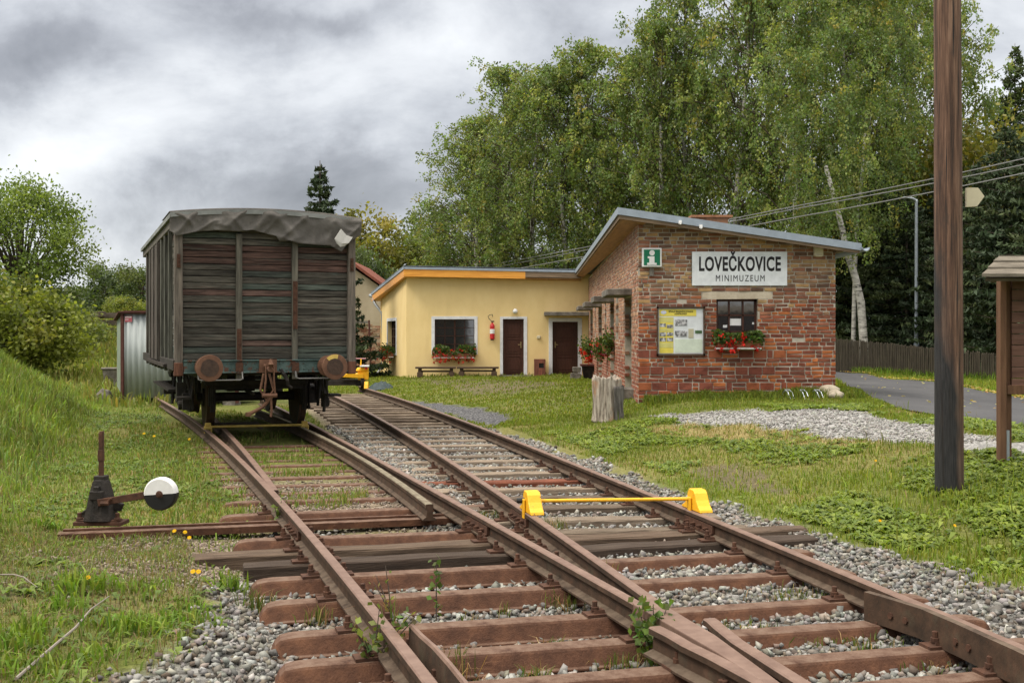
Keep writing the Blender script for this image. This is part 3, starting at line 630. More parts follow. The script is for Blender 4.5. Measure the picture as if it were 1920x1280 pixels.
b = MB(); b.bx(-hw+.03, hw-.03, .1, .13, 1.1, ze-.02, (.02, .018, .016)); b.bx(-hw+.06, hw-.06, .12, Lw-.1, 1.0, 1.06); b.build('body_core', M['plank'], wag)
# side walls: planks and posts
for sg in (-1, 1):
    b = MB()
    for i in range(n+1):
        z = 1.16+i*ph; yy = .1
        for y0, y1 in ((.08, 2.6), (2.62, 4.75), (4.77, Lw-.08)):
            b.box((sg*(hw-.055+random.uniform(-.004, .004)), (y0+y1)/2, z+ph/2), (.03, y1-y0, ph-.007), col=plank_col(), jit=.003)
    b.build('side_planks', M['plank'], wag)
    b = MB()
    for y in (.95, 1.75, 2.55, 3.3, 4.05, 4.8, 5.6, 6.45):
        b.box((sg*(hw-.01), y, 2.05), (.07, .10, 2.2), col=random.choice([(.15, .138, .12), (.12, .112, .098), (.10, .085, .075), (.13, .135, .118)]), jit=.004)
    b.box((sg*(hw-.01), Lw/2, ze-.09), (.09, Lw, .12), col=(.16, .15, .135)); b.box((sg*(hw-.02), Lw/2, 1.08), (.10, Lw, .16), col=(.05, .045, .04))
    b.build('side_posts', M['post'], wag, bevel=.008)
    b = MB()   # sliding door with rail
    b.box((sg*(hw+.03), 3.68, 2.1), (.04, 2.0, 2.0), col=(.10, .085, .075))
    for y in (2.75, 3.68, 4.6): b.box((sg*(hw+.06), y, 2.1), (.03, .09, 2.0), col=(.13, .12, .11))
    b.box((sg*(hw+.06), 3.2, 1.05), (.05, 4.2, .05), col=(.06, .05, .045))
    b.build('sliding_door', M['post'], wag)
# end posts
for x, wdt, lab in ((-hw+.05, .115, 'corner_post'), (hw-.05, .115, 'corner_post')):
    b = MB(); z0 = .93
    b.box((x, .03, (z0+ze)/2+.02), (wdt, .11, ze-z0), col=(.17, .152, .132), jit=.004); b.box((x, .03, 1.02), (wdt+.015, .125, .20), col=(.16, .075, .05))
    b.build(lab, M['post'], wag, bevel=.01)
    bp = MB(); bp.box((x, -.035, 2.62), (.055, .02, .20), top=(.8, 1)); 
    for dz in (-.06, 0, .06): bp.lathe([(.014, 0), (.014, .015)], Matrix.Translation((x, -.045, 2.62+dz)) @ Matrix.Rotation(R(90), 4, 'X'), 6)
    bp.build('post_bracket', M['bolt'], wag)
for x, rust in ((-.42, (1.0, 1.62)), (.42, (1.62, 2.35))):
    b = MB()
    b.box((x, .035, 1.95), (.085, .09, 2.2), col=(.135, .132, .112), jit=.003)
    b.build('end_post', M['post'], wag, bevel=.008)
    b = MB(); b.box((x, -.016, (rust[0]+rust[1])/2), (.07, .012, rust[1]-rust[0])); 
    for z in np.linspace(rust[0]+.05, rust[1]-.05, 4): b.lathe([(.016, 0), (.016, .018)], Matrix.Translation((x, -.022, z)) @ Matrix.Rotation(R(90), 4, 'X'), 6)
    b.build('post_strap', M['bolt'], wag)
    b = MB(); b.box((x, -.03, 1.03), (.11, .03, .16)); b.build('post_shoe', M['bolt'], wag)
# headstock
b = MB(); b.bx(-hw+.12, hw-.12, -.02, .06, .955, 1.155); b.bx(-hw+.12, hw-.12, -.045, -.02, .955, .975); b.bx(-hw+.12, hw-.12, -.045, -.02, 1.135, 1.155)
for x in np.linspace(-1.1, 1.1, 13):
    for z in (1.01, 1.10): b.lathe([(.013, 0), (.013, .012)], Matrix.Translation((x, -.02, z)) @ Matrix.Rotation(R(90), 4, 'X'), 6)
hs = b.build('headstock', M['teal'], wag, bevel=.004); hs['label'] = 'head beam with flaking turquoise paint and rust'
# buffers
M['grease'] = mat('greasy_rust', [(.3, (.035, .022, .016)), (.7, (.085, .05, .034))], scale=14, rough=.5, bump=.3)
for x in (-.915, .915):
    b = MB(); Mx = Matrix.Translation((x, -.02, 1.05)) @ Matrix.Rotation(R(90), 4, 'X')
    b.lathe([(.16, 0), (.16, .03), (.115, .035), (.10, .30), (.07, .30), (.055, .50)], Mx, 24)
    bo = b.build('buffer', M['bufferrust'], wag, smooth=False)
    b = MB(); b.lathe([(.06, .47), (.188, .525), (.194, .535), (.190, .550), (.12, .556), (.0, .558)], Mx, 36); b.build('buffer_plate', M['bufferrust'], bo)
    b = MB(); b.prism([Mx @ Vector(((.118+.022*vnoise(a*1.7, x*3, 3))*math.cos(a), (.118+.022*vnoise(a*1.7, x*3, 3))*math.sin(a), .559)) for a in np.linspace(0, 2*math.pi, 30, endpoint=False)], (0, -.002, 0)); b.build('grease_patch', M['grease'], bo)
    if x > 0:
        b = MB(); a0, a1 = R(75), R(135)
        ring = []
        pts = [(math.cos(a)*r_, math.sin(a)*r_, .5565-(.005 if r_ > .15 else 0)) for r_, aa in ((.185, np.linspace(a0, a1, 8)), (.118, np.linspace(a1, a0, 8))) for a in aa]
        b.prism([Mx @ Vector(p) for p in pts], (0, -.003, 0)); b.build('yellow_mark', M['paleyellow'], bo)
# draw hook and screw coupling
b = MB()
b.box((0, -.05, 1.06), (.26, .06, .20)); b.box((0, -.16, 1.06), (.07, .22, .10)); b.tube([(0, -.2, 1.02), (0, -.30, 1.02), (0, -.34, 1.09), (0, -.30, 1.16)], [.05, .05, .04, .025], 8)
b.tube([(-.075, -.12, 1.06), (.075, -.12, 1.06)], .03, 8)
b.build('draw_hook', M['bufferrust'], wag)
b = MB()
for x in (-.055, .055): b.tube([(x, -.22, 1.08), (x*1.1, -.23, .85), (x*1.5, -.2, .62)], .016, 6)
b.tube([(-.11, -.2, .62), (.11, -.2, .62)], .034, 8); b.tube([(.03, -.2, .60), (-.10, -.16, .44), (-.30, -.12, .34)], [.03, .026, .03], 8)
b.tube([(.02, -.2, .6), (.03, -.2, .40), (.02, -.2, .30)], .018, 6); b.tube([(-.08, -.16, .95), (-.13, -.16, .70), (-.05, -.2, .55), (.06, -.2, .70), (.0, -.16, .95)], .02, 6)
b.lathe([(.045, -.03), (.045, .03)], Matrix.Translation((-.30, -.12, .34)), 8)
b.build('screw_coupling', M['bufferrust'], wag)
b = MB(); b.tube([(.20, -.02, 1.0), (.24, -.06, .93), (.29, -.07, .84), (.30, -.05, .76), (.36, -.03, .72)], [.028, .032, .03, .024, .03], 8); b.build('brake_hose', M['blackiron'], wag)
M['rod'] = flat('grey_rod', (.15, .145, .14), .5, .4, .3)
for pts in ([(-1.02, -.03, .96), (-1.02, -.10, .87), (-.98, -.12, .855), (-.42, -.12, .855), (-.38, -.10, .87), (-.38, -.03, .98)], [(.42, -.03, .98), (.42, -.10, .88), (.46, -.12, .865), (1.08, -.12, .865), (1.12, -.10, .88), (1.12, -.03, .98)]):
    b = MB(); b.tube(pts, .012, 6); b.build('shunter_handrail', M['rod'], wag)
# underframe
b = MB()
for x in (-.98, .98):
    b.bx(x-.04, x+.04, .06, Lw-.05, .88, 1.12)
for y in (.5, 2.1, 3.7, 5.6, 7.2): b.bx(-1.0, 1.0, y-.05, y+.05, .90, 1.06)
for x in (-.3, .3): b.bx(x-.03, x+.03, .1, Lw-.1, .9, 1.05)
b.bx(-.8, .85, 1.15, 1.25, .72, .80); b.box((.1, 4.0, .68), (.5, .9, .35)); b.tube([(-.15, .4, .62), (.1, 6, .62)], .03, 6)
b.build('underframe', M['blackiron'], wag, bevel=.01)
def wheelset(y, dx):
    b = MB(); b.tube([(-.93+dx, y, .49), (.93+dx, y, .49)], .075, 12); b.build('axle', M['blackiron'], wag)
    for sg in (-1, 1):
        b = MB(); Mx = Matrix.Translation((sg*.745+dx, y, .49)) @ Matrix.Rotation(R(90)*sg, 4, 'Y')
        b.lathe([(.09, -.05), (.42, -.03), (.43, -.065), (.525, -.065), (.522, -.04), (.497, -.03), (.49, .065), (.43, .065), (.42, .02), (.15, .04), (.15, .10), (.0, .10)], Mx, 44)
        w_ = b.build('wheel', M['blackiron'], wag, smooth=False)
        b = MB(); b.lathe([(.527, -.064), (.524, -.038), (.499, -.028), (.492, .066)], Mx, 44); b.build('tyre', M['rail_side'], w_)
        # axle guard, spring and box outside the wheel
        b = MB(); x = sg*.98+dx*.3
        for q in (-.16, .16): b.bx(x-.012, x+.012, y+q-.045, y+q+.045, .28, .92)
        b.bx(x-.012, x+.012, y-.5, y+.5, .80, .9); b.box((x+sg*.06, y, .49), (.24, .24, .26)); b.bx(x-.02, x+.02, y-.2, y+.2, .26, .32)
        for k in range(7): b.box((x+sg*.02, y, .70+k*.017), (.09, 1.05-(6-k)*.13, .015))
        for q in (-.55, .55): b.tube([(x+sg*.02, y+q, .82), (x+sg*.02, y+q, .95)], .03, 6); b.tube([(x+sg*.02, y+q, .82), (x+sg*.02, y+q*.88, .72)], .022, 6)
        b.build('axle_guard', M['blackiron'], wag)
        b = MB()
        b.box((sg*.745+dx, y-.56, .52), (.11, .09, .30)); b.box((sg*.745+dx, y-.62, .53), (.07, .06, .5)); b.tube([(sg*.745+dx, y-.63, .3), (sg*.745+dx, y-.66, .95)], .025, 6)
        b.build('brake_block', M['blackiron'], wag)
    b = MB(); b.bx(-.78+dx, .78+dx, y-.66, y-.60, .64, .72); b.build('brake_beam', M['blackiron'], wag)
wheelset(2.08, .10); wheelset(5.9, .26)
b = MB()
for sg in (-1, 1):
    b.box((sg*1.16, .75, .56), (.22, .34, .035)); b.tube([(sg*1.06, .62, .56), (sg*1.0, .62, .95)], .016, 6); b.tube([(sg*1.06, .88, .56), (sg*1.0, .88, .95)], .016, 6)
    b.box((sg*1.2, 3.7, .62), (.2, 3.6, .035))
    for q in (.9, 1.3, 1.75, 2.5, 2.9): b.tube([(sg*(1.06+random.uniform(-.06, .1)), q, random.uniform(.25, .45)), (sg*1.1, q+.05, .9)], random.uniform(.018, .04), 6)
    b.box((sg*1.14, 1.42, .62), (.14, .22, .30)); b.box((sg*1.10, 1.05, .48), (.10, .12, .26)); b.lathe([(.0, -.05), (.075, -.05), (.075, .05), (0, .05)], Matrix.Translation((sg*1.15, 1.2, .42)) @ Matrix.Rotation(R(90), 4, 'Y'), 10)
b.build('brake_rigging', M['blackiron'], wag)
b = MB()
for k in range(9): b.bx(-.35, .42, .5+k*.085, .56+k*.085, .10, .13)
for x in (-.3, .38): b.bx(x-.03, x+.03, .48, 1.3, .06, .10)
o = b.build('wooden_grating', M['oldwood'], None); g_ = Vector((-4.35, 18.05, .07)); o.location = g_; o.rotation_euler = (0, 0, math.atan2(-WY.x, WY.y)); tag(o, 'small brown slatted grating lying between the rails under the wagon front', 'grating')
# roof
def roofz(x): return zc-(zc-ze)*(abs(x)/(hw+.06))**2.0
b = MB(); rings = []
for y in (-.10, Lw+.08):
    t = [(-hw-.075+(2*hw+.15)*k/20) for k in range(21)]
    rings.append([(x, y, roofz(x)+.035) for x in t]+[(x, y, roofz(x)-.03) for x in t[::-1]])
b.loft(rings); b.build('roof', M['wagonroof'], wag)
# tarpaulin over the front of the roof
TB = [(-1.40, 3.04), (-1.33, 2.98), (-1.0, 3.06), (-.75, 3.08), (-.45, 3.075), (-.22, 3.10), (-.05, 3.06), (.12, 3.02), (.17, 2.945), (.32, 2.96), (.46, 2.92), (.72, 2.905), (.95, 2.90), (1.12, 2.81), (1.22, 2.95), (1.30, 3.0), (1.45, 3.10)]
V = []; nu, nv = 150, 30
for j in range(nv+1):
    for i in range(nu+1):
        x = -hw-.08+(2*hw+.16)*i/nu; zb = np.interp(x, [p[0] for p in TB], [p[1] for p in TB]); zt = roofz(x)+.055
        t = j/nv
        if t < .3:
            y = -.13+(.3-t)/.3*1.6; z = zt+.006*fbm(x*6, y*6, 4)
        else:
            q = (t-.3)/.7; z = zt+(zb-zt)*q
            r1 = 1-abs(2*fbm(x*2.3+z*2.6, z*1.2-x*.9, 15, 2)-1); r2 = 1-abs(2*fbm(x*3.1-z*3.4, z*1.6+x*.7, 91, 2)-1); fold = .055*(r1**5)+.05*(r2**5)+.02*fbm(x*5, z*3, 7, 2)-.015
            y = -.085-fold*.8*ss(0, .25, q)+.03*q; y = min(y, -.03)
        V.append((x, y, z))
V = np.array(V); i = np.arange((nu+1)*(nv+1)).reshape(nv+1, nu+1)
F = np.stack([i[:-1, :-1].ravel(), i[:-1, 1:].ravel(), i[1:, 1:].ravel(), i[1:, :-1].ravel()], 1)
tp = npmesh('tarpaulin', V, F, np.tile([.5, .5, .5, 1], (len(F), 1)), M['tarp'], smooth=True)
tp.location = wag.location; tp.rotation_euler = wag.rotation_euler; tag(tp, 'wrinkled grey-brown tarpaulin hanging over the front edge of the wagon roof', 'tarpaulin')
so = tp.modifiers.new('thick', 'SOLIDIFY'); so.thickness = .006
b = MB(); b.loft([[(1.10, -.235, 3.15), (1.19, -.20, 3.06), (1.29, -.20, 3.03)], [(1.0, -.235, 3.00), (1.11, -.25, 2.93), (1.22, -.22, 2.94)], [(1.04, -.22, 2.93), (1.09, -.235, 2.88), (1.16, -.21, 2.90)]], closed=False)
b.v = [(x-.02, y+.01, z) for x, y, z in b.v]
o = b.build('folded_corner', M['flap'], tp); s_ = o.modifiers.new('thick', 'SOLIDIFY'); s_.thickness = .012; o['label'] = 'pale underside of the turned-up tarpaulin corner'

# ---------------------------------------------------------------- yellow stop bar before the wagon
pA = gp(390, 804, RZ); pB = gp(571, 800, RZ); d = pB-pA
t = thing('rail_stop_bar', 'thin worn yellow bar clamped across the rails before the wagon wheels', 'wheel stop', (pA+pB)/2, math.atan2(d.y, d.x))
b = MB(); b.tube([(-d.length/2, 0, .035), (d.length/2, 0, .035)], .020, 8); b.build('bar', M['paleyellow'], t)
for sg in (-1, 1):
    b = MB(); b.box((sg*d.length/2, 0, .02), (.13, .16, .05)); b.box((sg*d.length/2, 0, .07), (.10, .06, .06)); b.box((sg*(d.length/2-.05), 0, -.02), (.03, .14, .09)); b.box((sg*(d.length/2+.05), 0, -.02), (.03, .14, .09))
    b.build('clamp', M['paleyellow'], t, bevel=.012)
# ---------------------------------------------------------------- bright yellow wheel stop on the right track
pA = gp(997, 959, RZ); pB = gp(1307, 955, RZ); d = pB-pA; ang = math.atan2(d.y, d.x)
t = thing('wheel_stop', 'bright yellow wheel stop with two wedges joined by a rod on the right track', 'wheel stop', (pA+pB)/2, 0)
for sg, p_, rk in ((-1, pA, 'T'), (1, pB, 'RR')):
    a = math.atan2(1, dirat(rk, p_.y))-math.pi/2; c = p_-(pA+pB)/2
    b = MB(); b.M = Matrix.Translation(c) @ Matrix.Rotation(a, 4, 'Z')
    sh = [(y*.80, z*.70) for y, z in ((.27, 0), (.255, .035), (.20, .075), (.15, .14), (.11, .22), (.07, .255), (-.05, .262), (-.09, .22), (-.115, .14), (-.17, .07), (-.27, .02), (-.27, 0))]
    # slopes run along the rail; near side is the ramp foot
    b.prism([(-.06, -y, z+.002) for y, z in sh], (.12, 0, 0)); b.build('wedge', M['yellow'], t, bevel=.012, seg=2)
    b = MB(); b.M = Matrix.Translation(c) @ Matrix.Rotation(a, 4, 'Z')
    b.box((-.072, .0, .03), (.016, .07, .17)); b.build('side_plate', M['yellow'], t, bevel=.005)
    if sg < 0:
        b = MB(); b.M = Matrix.Translation(c); b.tube([(-.06, .02, .095), (-.13, .02, .095)], [.028, .022], 8); b.build('lock', M['black'], t)
b = MB(); o_ = (pA+pB)/2; b.tube([pA-o_+Vector((0, 0, .095)), pB-o_+Vector((-.07, 0, .095))], .016, 10); b.build('rod', M['yellow'], t)

# ---------------------------------------------------------------- lever stand
p = gp(190, 985, RB); pz = p.z+.02
t = thing('switch_lever', 'rusty hand lever stand with a black and white round counterweight', 'switch lever', (p.x, p.y, pz), R(-3))
u = p.y/FPX       # metres per photo pixel here
b = MB(); b.box((0, 0, .01), (.43, .20, .035)); b.box((0, -.03, .035), (.36, .12, .02)); 
for x in (-.17, .17): b.lathe([(.032, 0), (.032, .03), (.021, .032), (.021, .075)], Matrix.Translation((x, -.06, .03)), 8)
b.build('base_plate', M['bolt'], t, bevel=.005)
b = MB()
rings = []
for z, w, dd in ((.03, .125, .10), (.12, .105, .09), (.25, .085, .075), (.36, .062, .055), (.39, .05, .05)): rings.append([(-w, -dd, z), (-w*.45, -dd*1.25, z), (w*.45, -dd*1.25, z), (w, -dd, z), (w, dd, z), (-w, dd, z)])
b.loft(rings); b.box((0, 0, .40), (.10, .10, .05)); b.box((0, -.09, .19), (.05, .05, .30)); b.box((0, -.10, .26), (.12, .04, .08))
b.prism([(-.05, .05, .18), (-.05, .09, .02), (-.235, .09, .005), (-.235, .09, .07), (-.14, .07, .14)], (0, .04, 0)); b.prism([(.06, .02, .20), (.19, .02, .17), (.16, .02, .10), (.06, .02, .12)], (0, .04, 0))
b.build('lever_housing', M['blackiron'], t, bevel=.006)
b = MB(); b.box((0, 0, .60), (.038, .038, .40)); b.box((-.002, 0, .60), (.046, .046, .10)); b.box((.004, 0, .745), (.032, .034, .14)); b.build('lever_rod', M['bolt'], t, bevel=.004)
b = MB(); a = math.atan2(34, 100); q0 = Vector((.02, -.12, .20)); q1 = Vector((.52, -.12, .285))
dv = q1-q0; Mx = Matrix.Translation((q0+q1)/2) @ Matrix.Rotation(-math.atan2(dv.z, dv.x), 4, 'Y')
b.box((0, 0, 0), (dv.length, .018, .062), M=Mx); 
b.build('weight_arm', M['bolt'], t, bevel=.004)
b = MB(); b.tube([(.10, -.14, .19), (.145, -.14, .245)], .012, 6); b.tube([(.06, -.15, .20), (.13, -.15, .20)], .02, 6); b.build('pin', M['bolt'], t)
cx, cz = .585, .285; rr = .142
for nm, mt, a0 in (('white_half', M['white'], R(4)), ('black_half', M['black'], R(184))):
    b = MB(); pts = []
    for th, r_ in ((-.05, rr*.92), (-.035, rr), (.035, rr), (.05, rr*.92)):
        pts.append([(cx+r_*math.cos(a0+math.pi*k/24), -.12+th, cz+r_*math.sin(a0+math.pi*k/24)) for k in range(25)])
    b.loft(pts, caps=True); b.build('counterweight_'+nm.split('_')[0]+'_half' if False else 'counterweight_half', mt, t, smooth=False)['label'] = nm.replace('_', ' ')+' of the round counterweight'
b = MB(); b.lathe([(.0, -.03), (.032, -.03), (.032, .0), (.02, .004), (.02, .02), (0, .022)], Matrix.Translation((cx, -.17, cz)) @ Matrix.Rotation(R(90), 4, 'X'), 14); b.build('weight_bolt', M['bolt'], t)
b = MB(); 
for k in range(1): b.lathe([(.03, 0), (.03, .006)], Matrix.Translation((cx, -.172, cz)) @ Matrix.Rotation(R(90), 4, 'X'), 12)

# ---------------------------------------------------------------- metal shed
Y0 = 27.6; c0 = at(232, 745, Y0); c1 = at(455, 744, Y0); zt = at(0, 588, Y0).z; z0 = c0.z
sh = thing('metal_shed', 'small corrugated metal shed standing behind the wagon with a red sticker', 'shed', (c0.x, Y0, tz(c0.x, Y0)), R(-8))
H = zt-z0; Wd = c1.x-c0.x; zb = z0-sh.location.z
b = MB(); nw = 140; A = []; B = []
for k in range(nw+1):
    x = Wd*k/nw; yy = .018*math.sin(x*2*math.pi/.16); A.append((x, yy, zb)); B.append((x, yy, zb+H))
b.loft([A, B], closed=False); o = b.build('front_sheet', M['galv'], sh, smooth=True); o.modifiers.new('t', 'SOLIDIFY').thickness = .006
b = MB(); b.loft([[(-.02, 0, zb+.02), (-.50, .62, zb+.25), (-.50, 1.6, zb+.3), (-.02, 1.6, zb)], [(-.02, 0, zb+H), (-.50, .62, zb+H-.16), (-.50, 1.6, zb+H-.25), (-.02, 1.6, zb+H-.2)]]); b.build('side_sheet', M['shedgreen'], sh)
b = MB(); b.bx(.02, Wd, .04, 1.6, zb+.03, zb+H-.02); b.build('body', M['shedgreen'], sh)
b = MB(); b.box((-.02, -.03, zb+H/2-.06), (.075, .05, H+.1)); b.box((Wd, -.03, zb+H/2-.06), (.075, .05, H+.1)); b.build('corner_post', M['redbrown'], sh)
b = MB(); b.prism([(-.06, -.10, zb+H-.005), (Wd+.06, -.10, zb+H-.005), (Wd+.06, -.10, zb+H+.035), (.06, -.10, zb+H+.075)], (0, .05, 0)); b.prism([(-.08, -.12, zb+H+.03), (Wd+.1, -.12, zb+H+.045), (Wd+.1, 1.8, zb+H-.18), (-.58, 1.8, zb+H-.25), (-.58, .6, zb+H-.16)], (0, 0, .03)); b.build('roof', M['redbrown'], sh)
b = MB(); b.bx(.045, .235, -.03, -.027, zb+H-.20, zb+H-.06); s_ = b.build('sticker', flat('sticker_red', (.55, .14, .17), .6), sh)
b = MB(); b.bx(.05, .22, -.033, -.0305, zb+H-.10, zb+H-.075); b.bx(.05, .14, -.033, -.0305, zb+H-.15, zb+H-.135); b.build('sticker_print', M['white'], s_)
for x in (.05, 1.2, Wd-.2):
    b = MB(); b.box((x, .1, zb-.08), (.35, .25, .2), jit=.03); b.build('footing', M['concrete'], sh)
# stone block and tub near the shed
def rock(name, p, s, label, mt, cat='stone', seed=0, group=None):
    bm = bmesh.new(); bmesh.ops.create_icosphere(bm, subdivisions=3, radius=1)
    for v in bm.verts:
        n_ = fbm(v.co.x*1.6+seed, v.co.y*1.6+v.co.z*1.3, seed, 3); v.co *= .72+.5*n_
        v.co = Vector((v.co.x*s[0], v.co.y*s[1], v.co.z*s[2]))
    me = bpy.data.meshes.new(name); bm.to_mesh(me); bm.free(); me.materials.append(mt); me.polygons.foreach_set('use_smooth', [True]*len(me.polygons))
    o = bpy.data.objects.new(name, me); COL.objects.link(o); o.location = p; return tag(o, label, cat, group)
p = ground(193, 752); rock('concrete_lump', (p.x, p.y, p.z+.08), (.22, .25, .22), 'broken grey concrete lump in the grass left of the metal shed', M['concrete'], 'concrete lump', 3)
b = MB(); b.loft([[(-.14, -.12, 0), (.14, -.12, 0), (.14, .12, 0), (-.14, .12, 0)], [(-.2, -.18, .5), (.2, -.18, .5), (.2, .18, .5), (-.2, .18, .5)]]); b.box((0, 0, .52), (.46, .42, .06))
o = b.build('stone_tub', M['concrete'], None, bevel=.02); q = at(208, 706, 33); o.location = (q.x, q.y, tz(q.x, q.y)); tag(o, 'grey tub with a wide rim half hidden behind the metal shed', 'tub')

# ---------------------------------------------------------------- yellow track trolley at the far end of the right track
p = gp(680, 727, RZ); k = p.y/FPX; t = thing('track_trolley', 'yellow hand trolley with a red reflector on the far end of the right track', 'rail trolley', (p.x, p.y, RZ), R(6))
def tl(px, py): return ((px-680)*k, (727-py)*k)
b = MB(); x0, z1 = tl(610, 713); x1, z0 = tl(671, 722); b.bx(x0, x1, -.05, .05, z0, z1); b.bx(x1-.06, x1+.22, -.05, .05, z0-.02, z1); b.bx(x0+.1, x1, 1.0, 1.1, z0, z1); b.build('axle_beam', M['blackiron'], t)
for x in (.0, -1.45):
    for y in (0, 1.05):
        b = MB(); b.lathe([(.0, -.05), (.20, -.05), (.20, -.02), (.16, -.01), (.16, .05), (0, .05)], Matrix.Translation((x, y, .16)) @ Matrix.Rotation(R(90), 4, 'Y'), 20); b.build('wheel', M['blackiron'], t)
b = MB(); x0, z0 = tl(640, 706); x1, z1 = tl(681, 701); b.prism([(x0, -.2, z0), (x1, -.2, z0-.03), (x1, -.2, z1), (x0+.2, -.2, z1+.02)], (0, .9, 0)); b.build('deck', M['yellow'], t)
b = MB(); x0, z0 = tl(671, 712); x1, z1 = tl(691, 689); b.bx(x0, x1, -.1, .25, z0, z1-.1); b.bx(x0+.05, x1, -.12, .28, z1-.1, z1); b.lathe([(0, 0), (.10, 0), (.07, .09), (0, .11)], Matrix.Translation((x0+.04, -.05, z0+.25)), 12); b.build('drive_case', M['yellow'], t, bevel=.02)
b = MB(); x0, z0 = tl(675, 687); x1, z1 = tl(692, 685); b.bx(x0, x1, -.2, .35, z0, z1); b.build('seat', M['white'], t)
b = MB(); x0, z0 = tl(676.5, 688); x1, z1 = tl(677, 672); b.tube([(x0, 0, z0), (x1, 0, z1)], .02, 8); b.build('post', M['yellow'], t)
b = MB(); b.tube([(tl(666, 673)[0], 0, z1), (tl(686, 673)[0], 0, z1)], .014, 6); b.build('handlebar', flat('pink_grip', (.6, .33, .36), .6), t)
b = MB(); x, z = tl(687, 690); b.lathe([(0, -.02), (.04, -.02), (.04, .01), (0, .015)], Matrix.Translation((x, -.14, z)) @ Matrix.Rotation(R(90), 4, 'X'), 14); b.build('reflector', M['red'], t)
p = gp(687, 728, RZ); t2 = MB(); t2.prism([(-.055, -.12, 0), (-.055, .10, 0), (-.055, .08, .17), (-.055, .0, .20), (-.055, -.06, .12)], (.11, 0, 0))
o = t2.build('chock', M['yellow'], None, bevel=.01); o.location = (p.x, p.y, RZ); tag(o, 'small yellow chock on the rail beside the dark green tarpaulin heap', 'chock')
# heap of dark green sheeting
p = ground(712, 732); V = []; nu, nv = 70, 40
for j in range(nv+1):
    for i in range(nu+1):
        x = -1+2*i/nu; y = -1+2*j/nv; r_ = min(1, math.hypot(x, y*.95)); h = (1-r_**2.2)
        z = h*(.20+.20*(1-abs(fbm(x*2.2+y, y*2.6, 44, 3)-.5)*2)+.16*(fbm(x*5, y*7+x*2, 46, 3)-.5))-.02
        V.append((x*.42*1.0, y*.5, max(z, -.03)))
i = np.arange((nu+1)*(nv+1)).reshape(nv+1, nu+1); F = np.stack([i[:-1, :-1].ravel(), i[:-1, 1:].ravel(), i[1:, 1:].ravel(), i[1:, :-1].ravel()], 1)
o = npmesh('tarpaulin_heap', np.array(V)*np.array([1.05, 1, .62]), F, np.tile([.5, .5, .5, 1], (len(F), 1)), M['greentarp'], smooth=True); o.location = (p.x, p.y+.45, tz(p.x, p.y+.45)-.01)
tag(o, 'crumpled dark green tarpaulin lying beside the far end of the right track', 'tarpaulin')
# ---------------------------------------------------------------- text helper
def text_mesh(s, h, name, mt, parent, loc, wid=None, off=0.0, space=1.0, depth=.004, rot=(R(90), 0, 0)):
    cu = bpy.data.curves.new('t', 'FONT'); cu.body = s; cu.align_x = 'CENTER'; cu.align_y = 'CENTER'; cu.size = 1; cu.offset = off; cu.space_character = space; cu.extrude = 0.0; cu.resolution_u = 4
    ob = bpy.data.objects.new('t', cu); COL.objects.link(ob); dg = bpy.context.evaluated_depsgraph_get(); dg.update()
    me = bpy.data.meshes.new_from_object(ob.evaluated_get(dg)); bpy.data.objects.remove(ob)
    co = np.array([v.co for v in me.vertices]); mn, mx = co.min(0), co.max(0); ref = mx[1]-mn[1]
    cap = .73 if len(s) > 1 else ref
    sy = h/cap; sx = (wid/(mx[0]-mn[0])) if wid else sy; cyy = mn[1]+cap/2 if len(s) > 1 else (mn[1]+mx[1])/2
    for v in me.vertices: v.co = Vector(((v.co.x-(mn[0]+mx[0])/2)*sx, (v.co.y-cyy)*sy, 0))
    me.name = name; me.materials.append(mt); o = bpy.data.objects.new(name, me); COL.objects.link(o); o.parent = parent; o.location = loc; o.rotation_euler = rot
    so = o.modifiers.new('t', 'SOLIDIFY'); so.thickness = depth; so.offset = 0
    return o
# ---------------------------------------------------------------- brick house
BY, BY2 = 21.5, 40.0
bl = at(1197, 745, BY); br_ = at(1566, 740, BY); X0, X1 = bl.x, br_.x; XB = at(1104, 700, BY2).x
hb = thing('brick_house', 'small red brick station building with a sloping roof, housing the museum', 'building', (X0, BY, tz((X0+X1)/2, BY)))
ox, oy, oz = hb.location
def lz(py, Y=BY): return at(0, py, Y).z-oz
Wf = X1-X0; zl, zr_ = lz(412), lz(455)
def toploc(x): return zl+(zr_-zl)*x/Wf
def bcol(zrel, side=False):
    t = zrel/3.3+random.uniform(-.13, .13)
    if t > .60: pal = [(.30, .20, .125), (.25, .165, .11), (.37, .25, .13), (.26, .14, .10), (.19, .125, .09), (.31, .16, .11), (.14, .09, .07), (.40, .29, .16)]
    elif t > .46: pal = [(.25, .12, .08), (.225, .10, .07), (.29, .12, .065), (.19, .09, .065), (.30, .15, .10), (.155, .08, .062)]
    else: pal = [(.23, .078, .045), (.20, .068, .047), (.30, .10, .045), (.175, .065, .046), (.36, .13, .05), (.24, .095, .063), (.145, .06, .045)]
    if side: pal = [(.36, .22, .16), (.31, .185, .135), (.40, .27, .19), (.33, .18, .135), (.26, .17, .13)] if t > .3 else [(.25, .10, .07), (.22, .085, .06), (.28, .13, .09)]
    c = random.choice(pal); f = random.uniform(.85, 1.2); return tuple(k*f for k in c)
wx0, wx1 = (1343-1197)/369*Wf, (1421-1197)/369*Wf; wz0, wz1 = lz(652), lz(560)
lx0, lx1, lz0, lz1 = (1316-1197)/369*Wf, (1448-1197)/369*Wf, lz(560), lz(546)
b = MB(); z = -.35
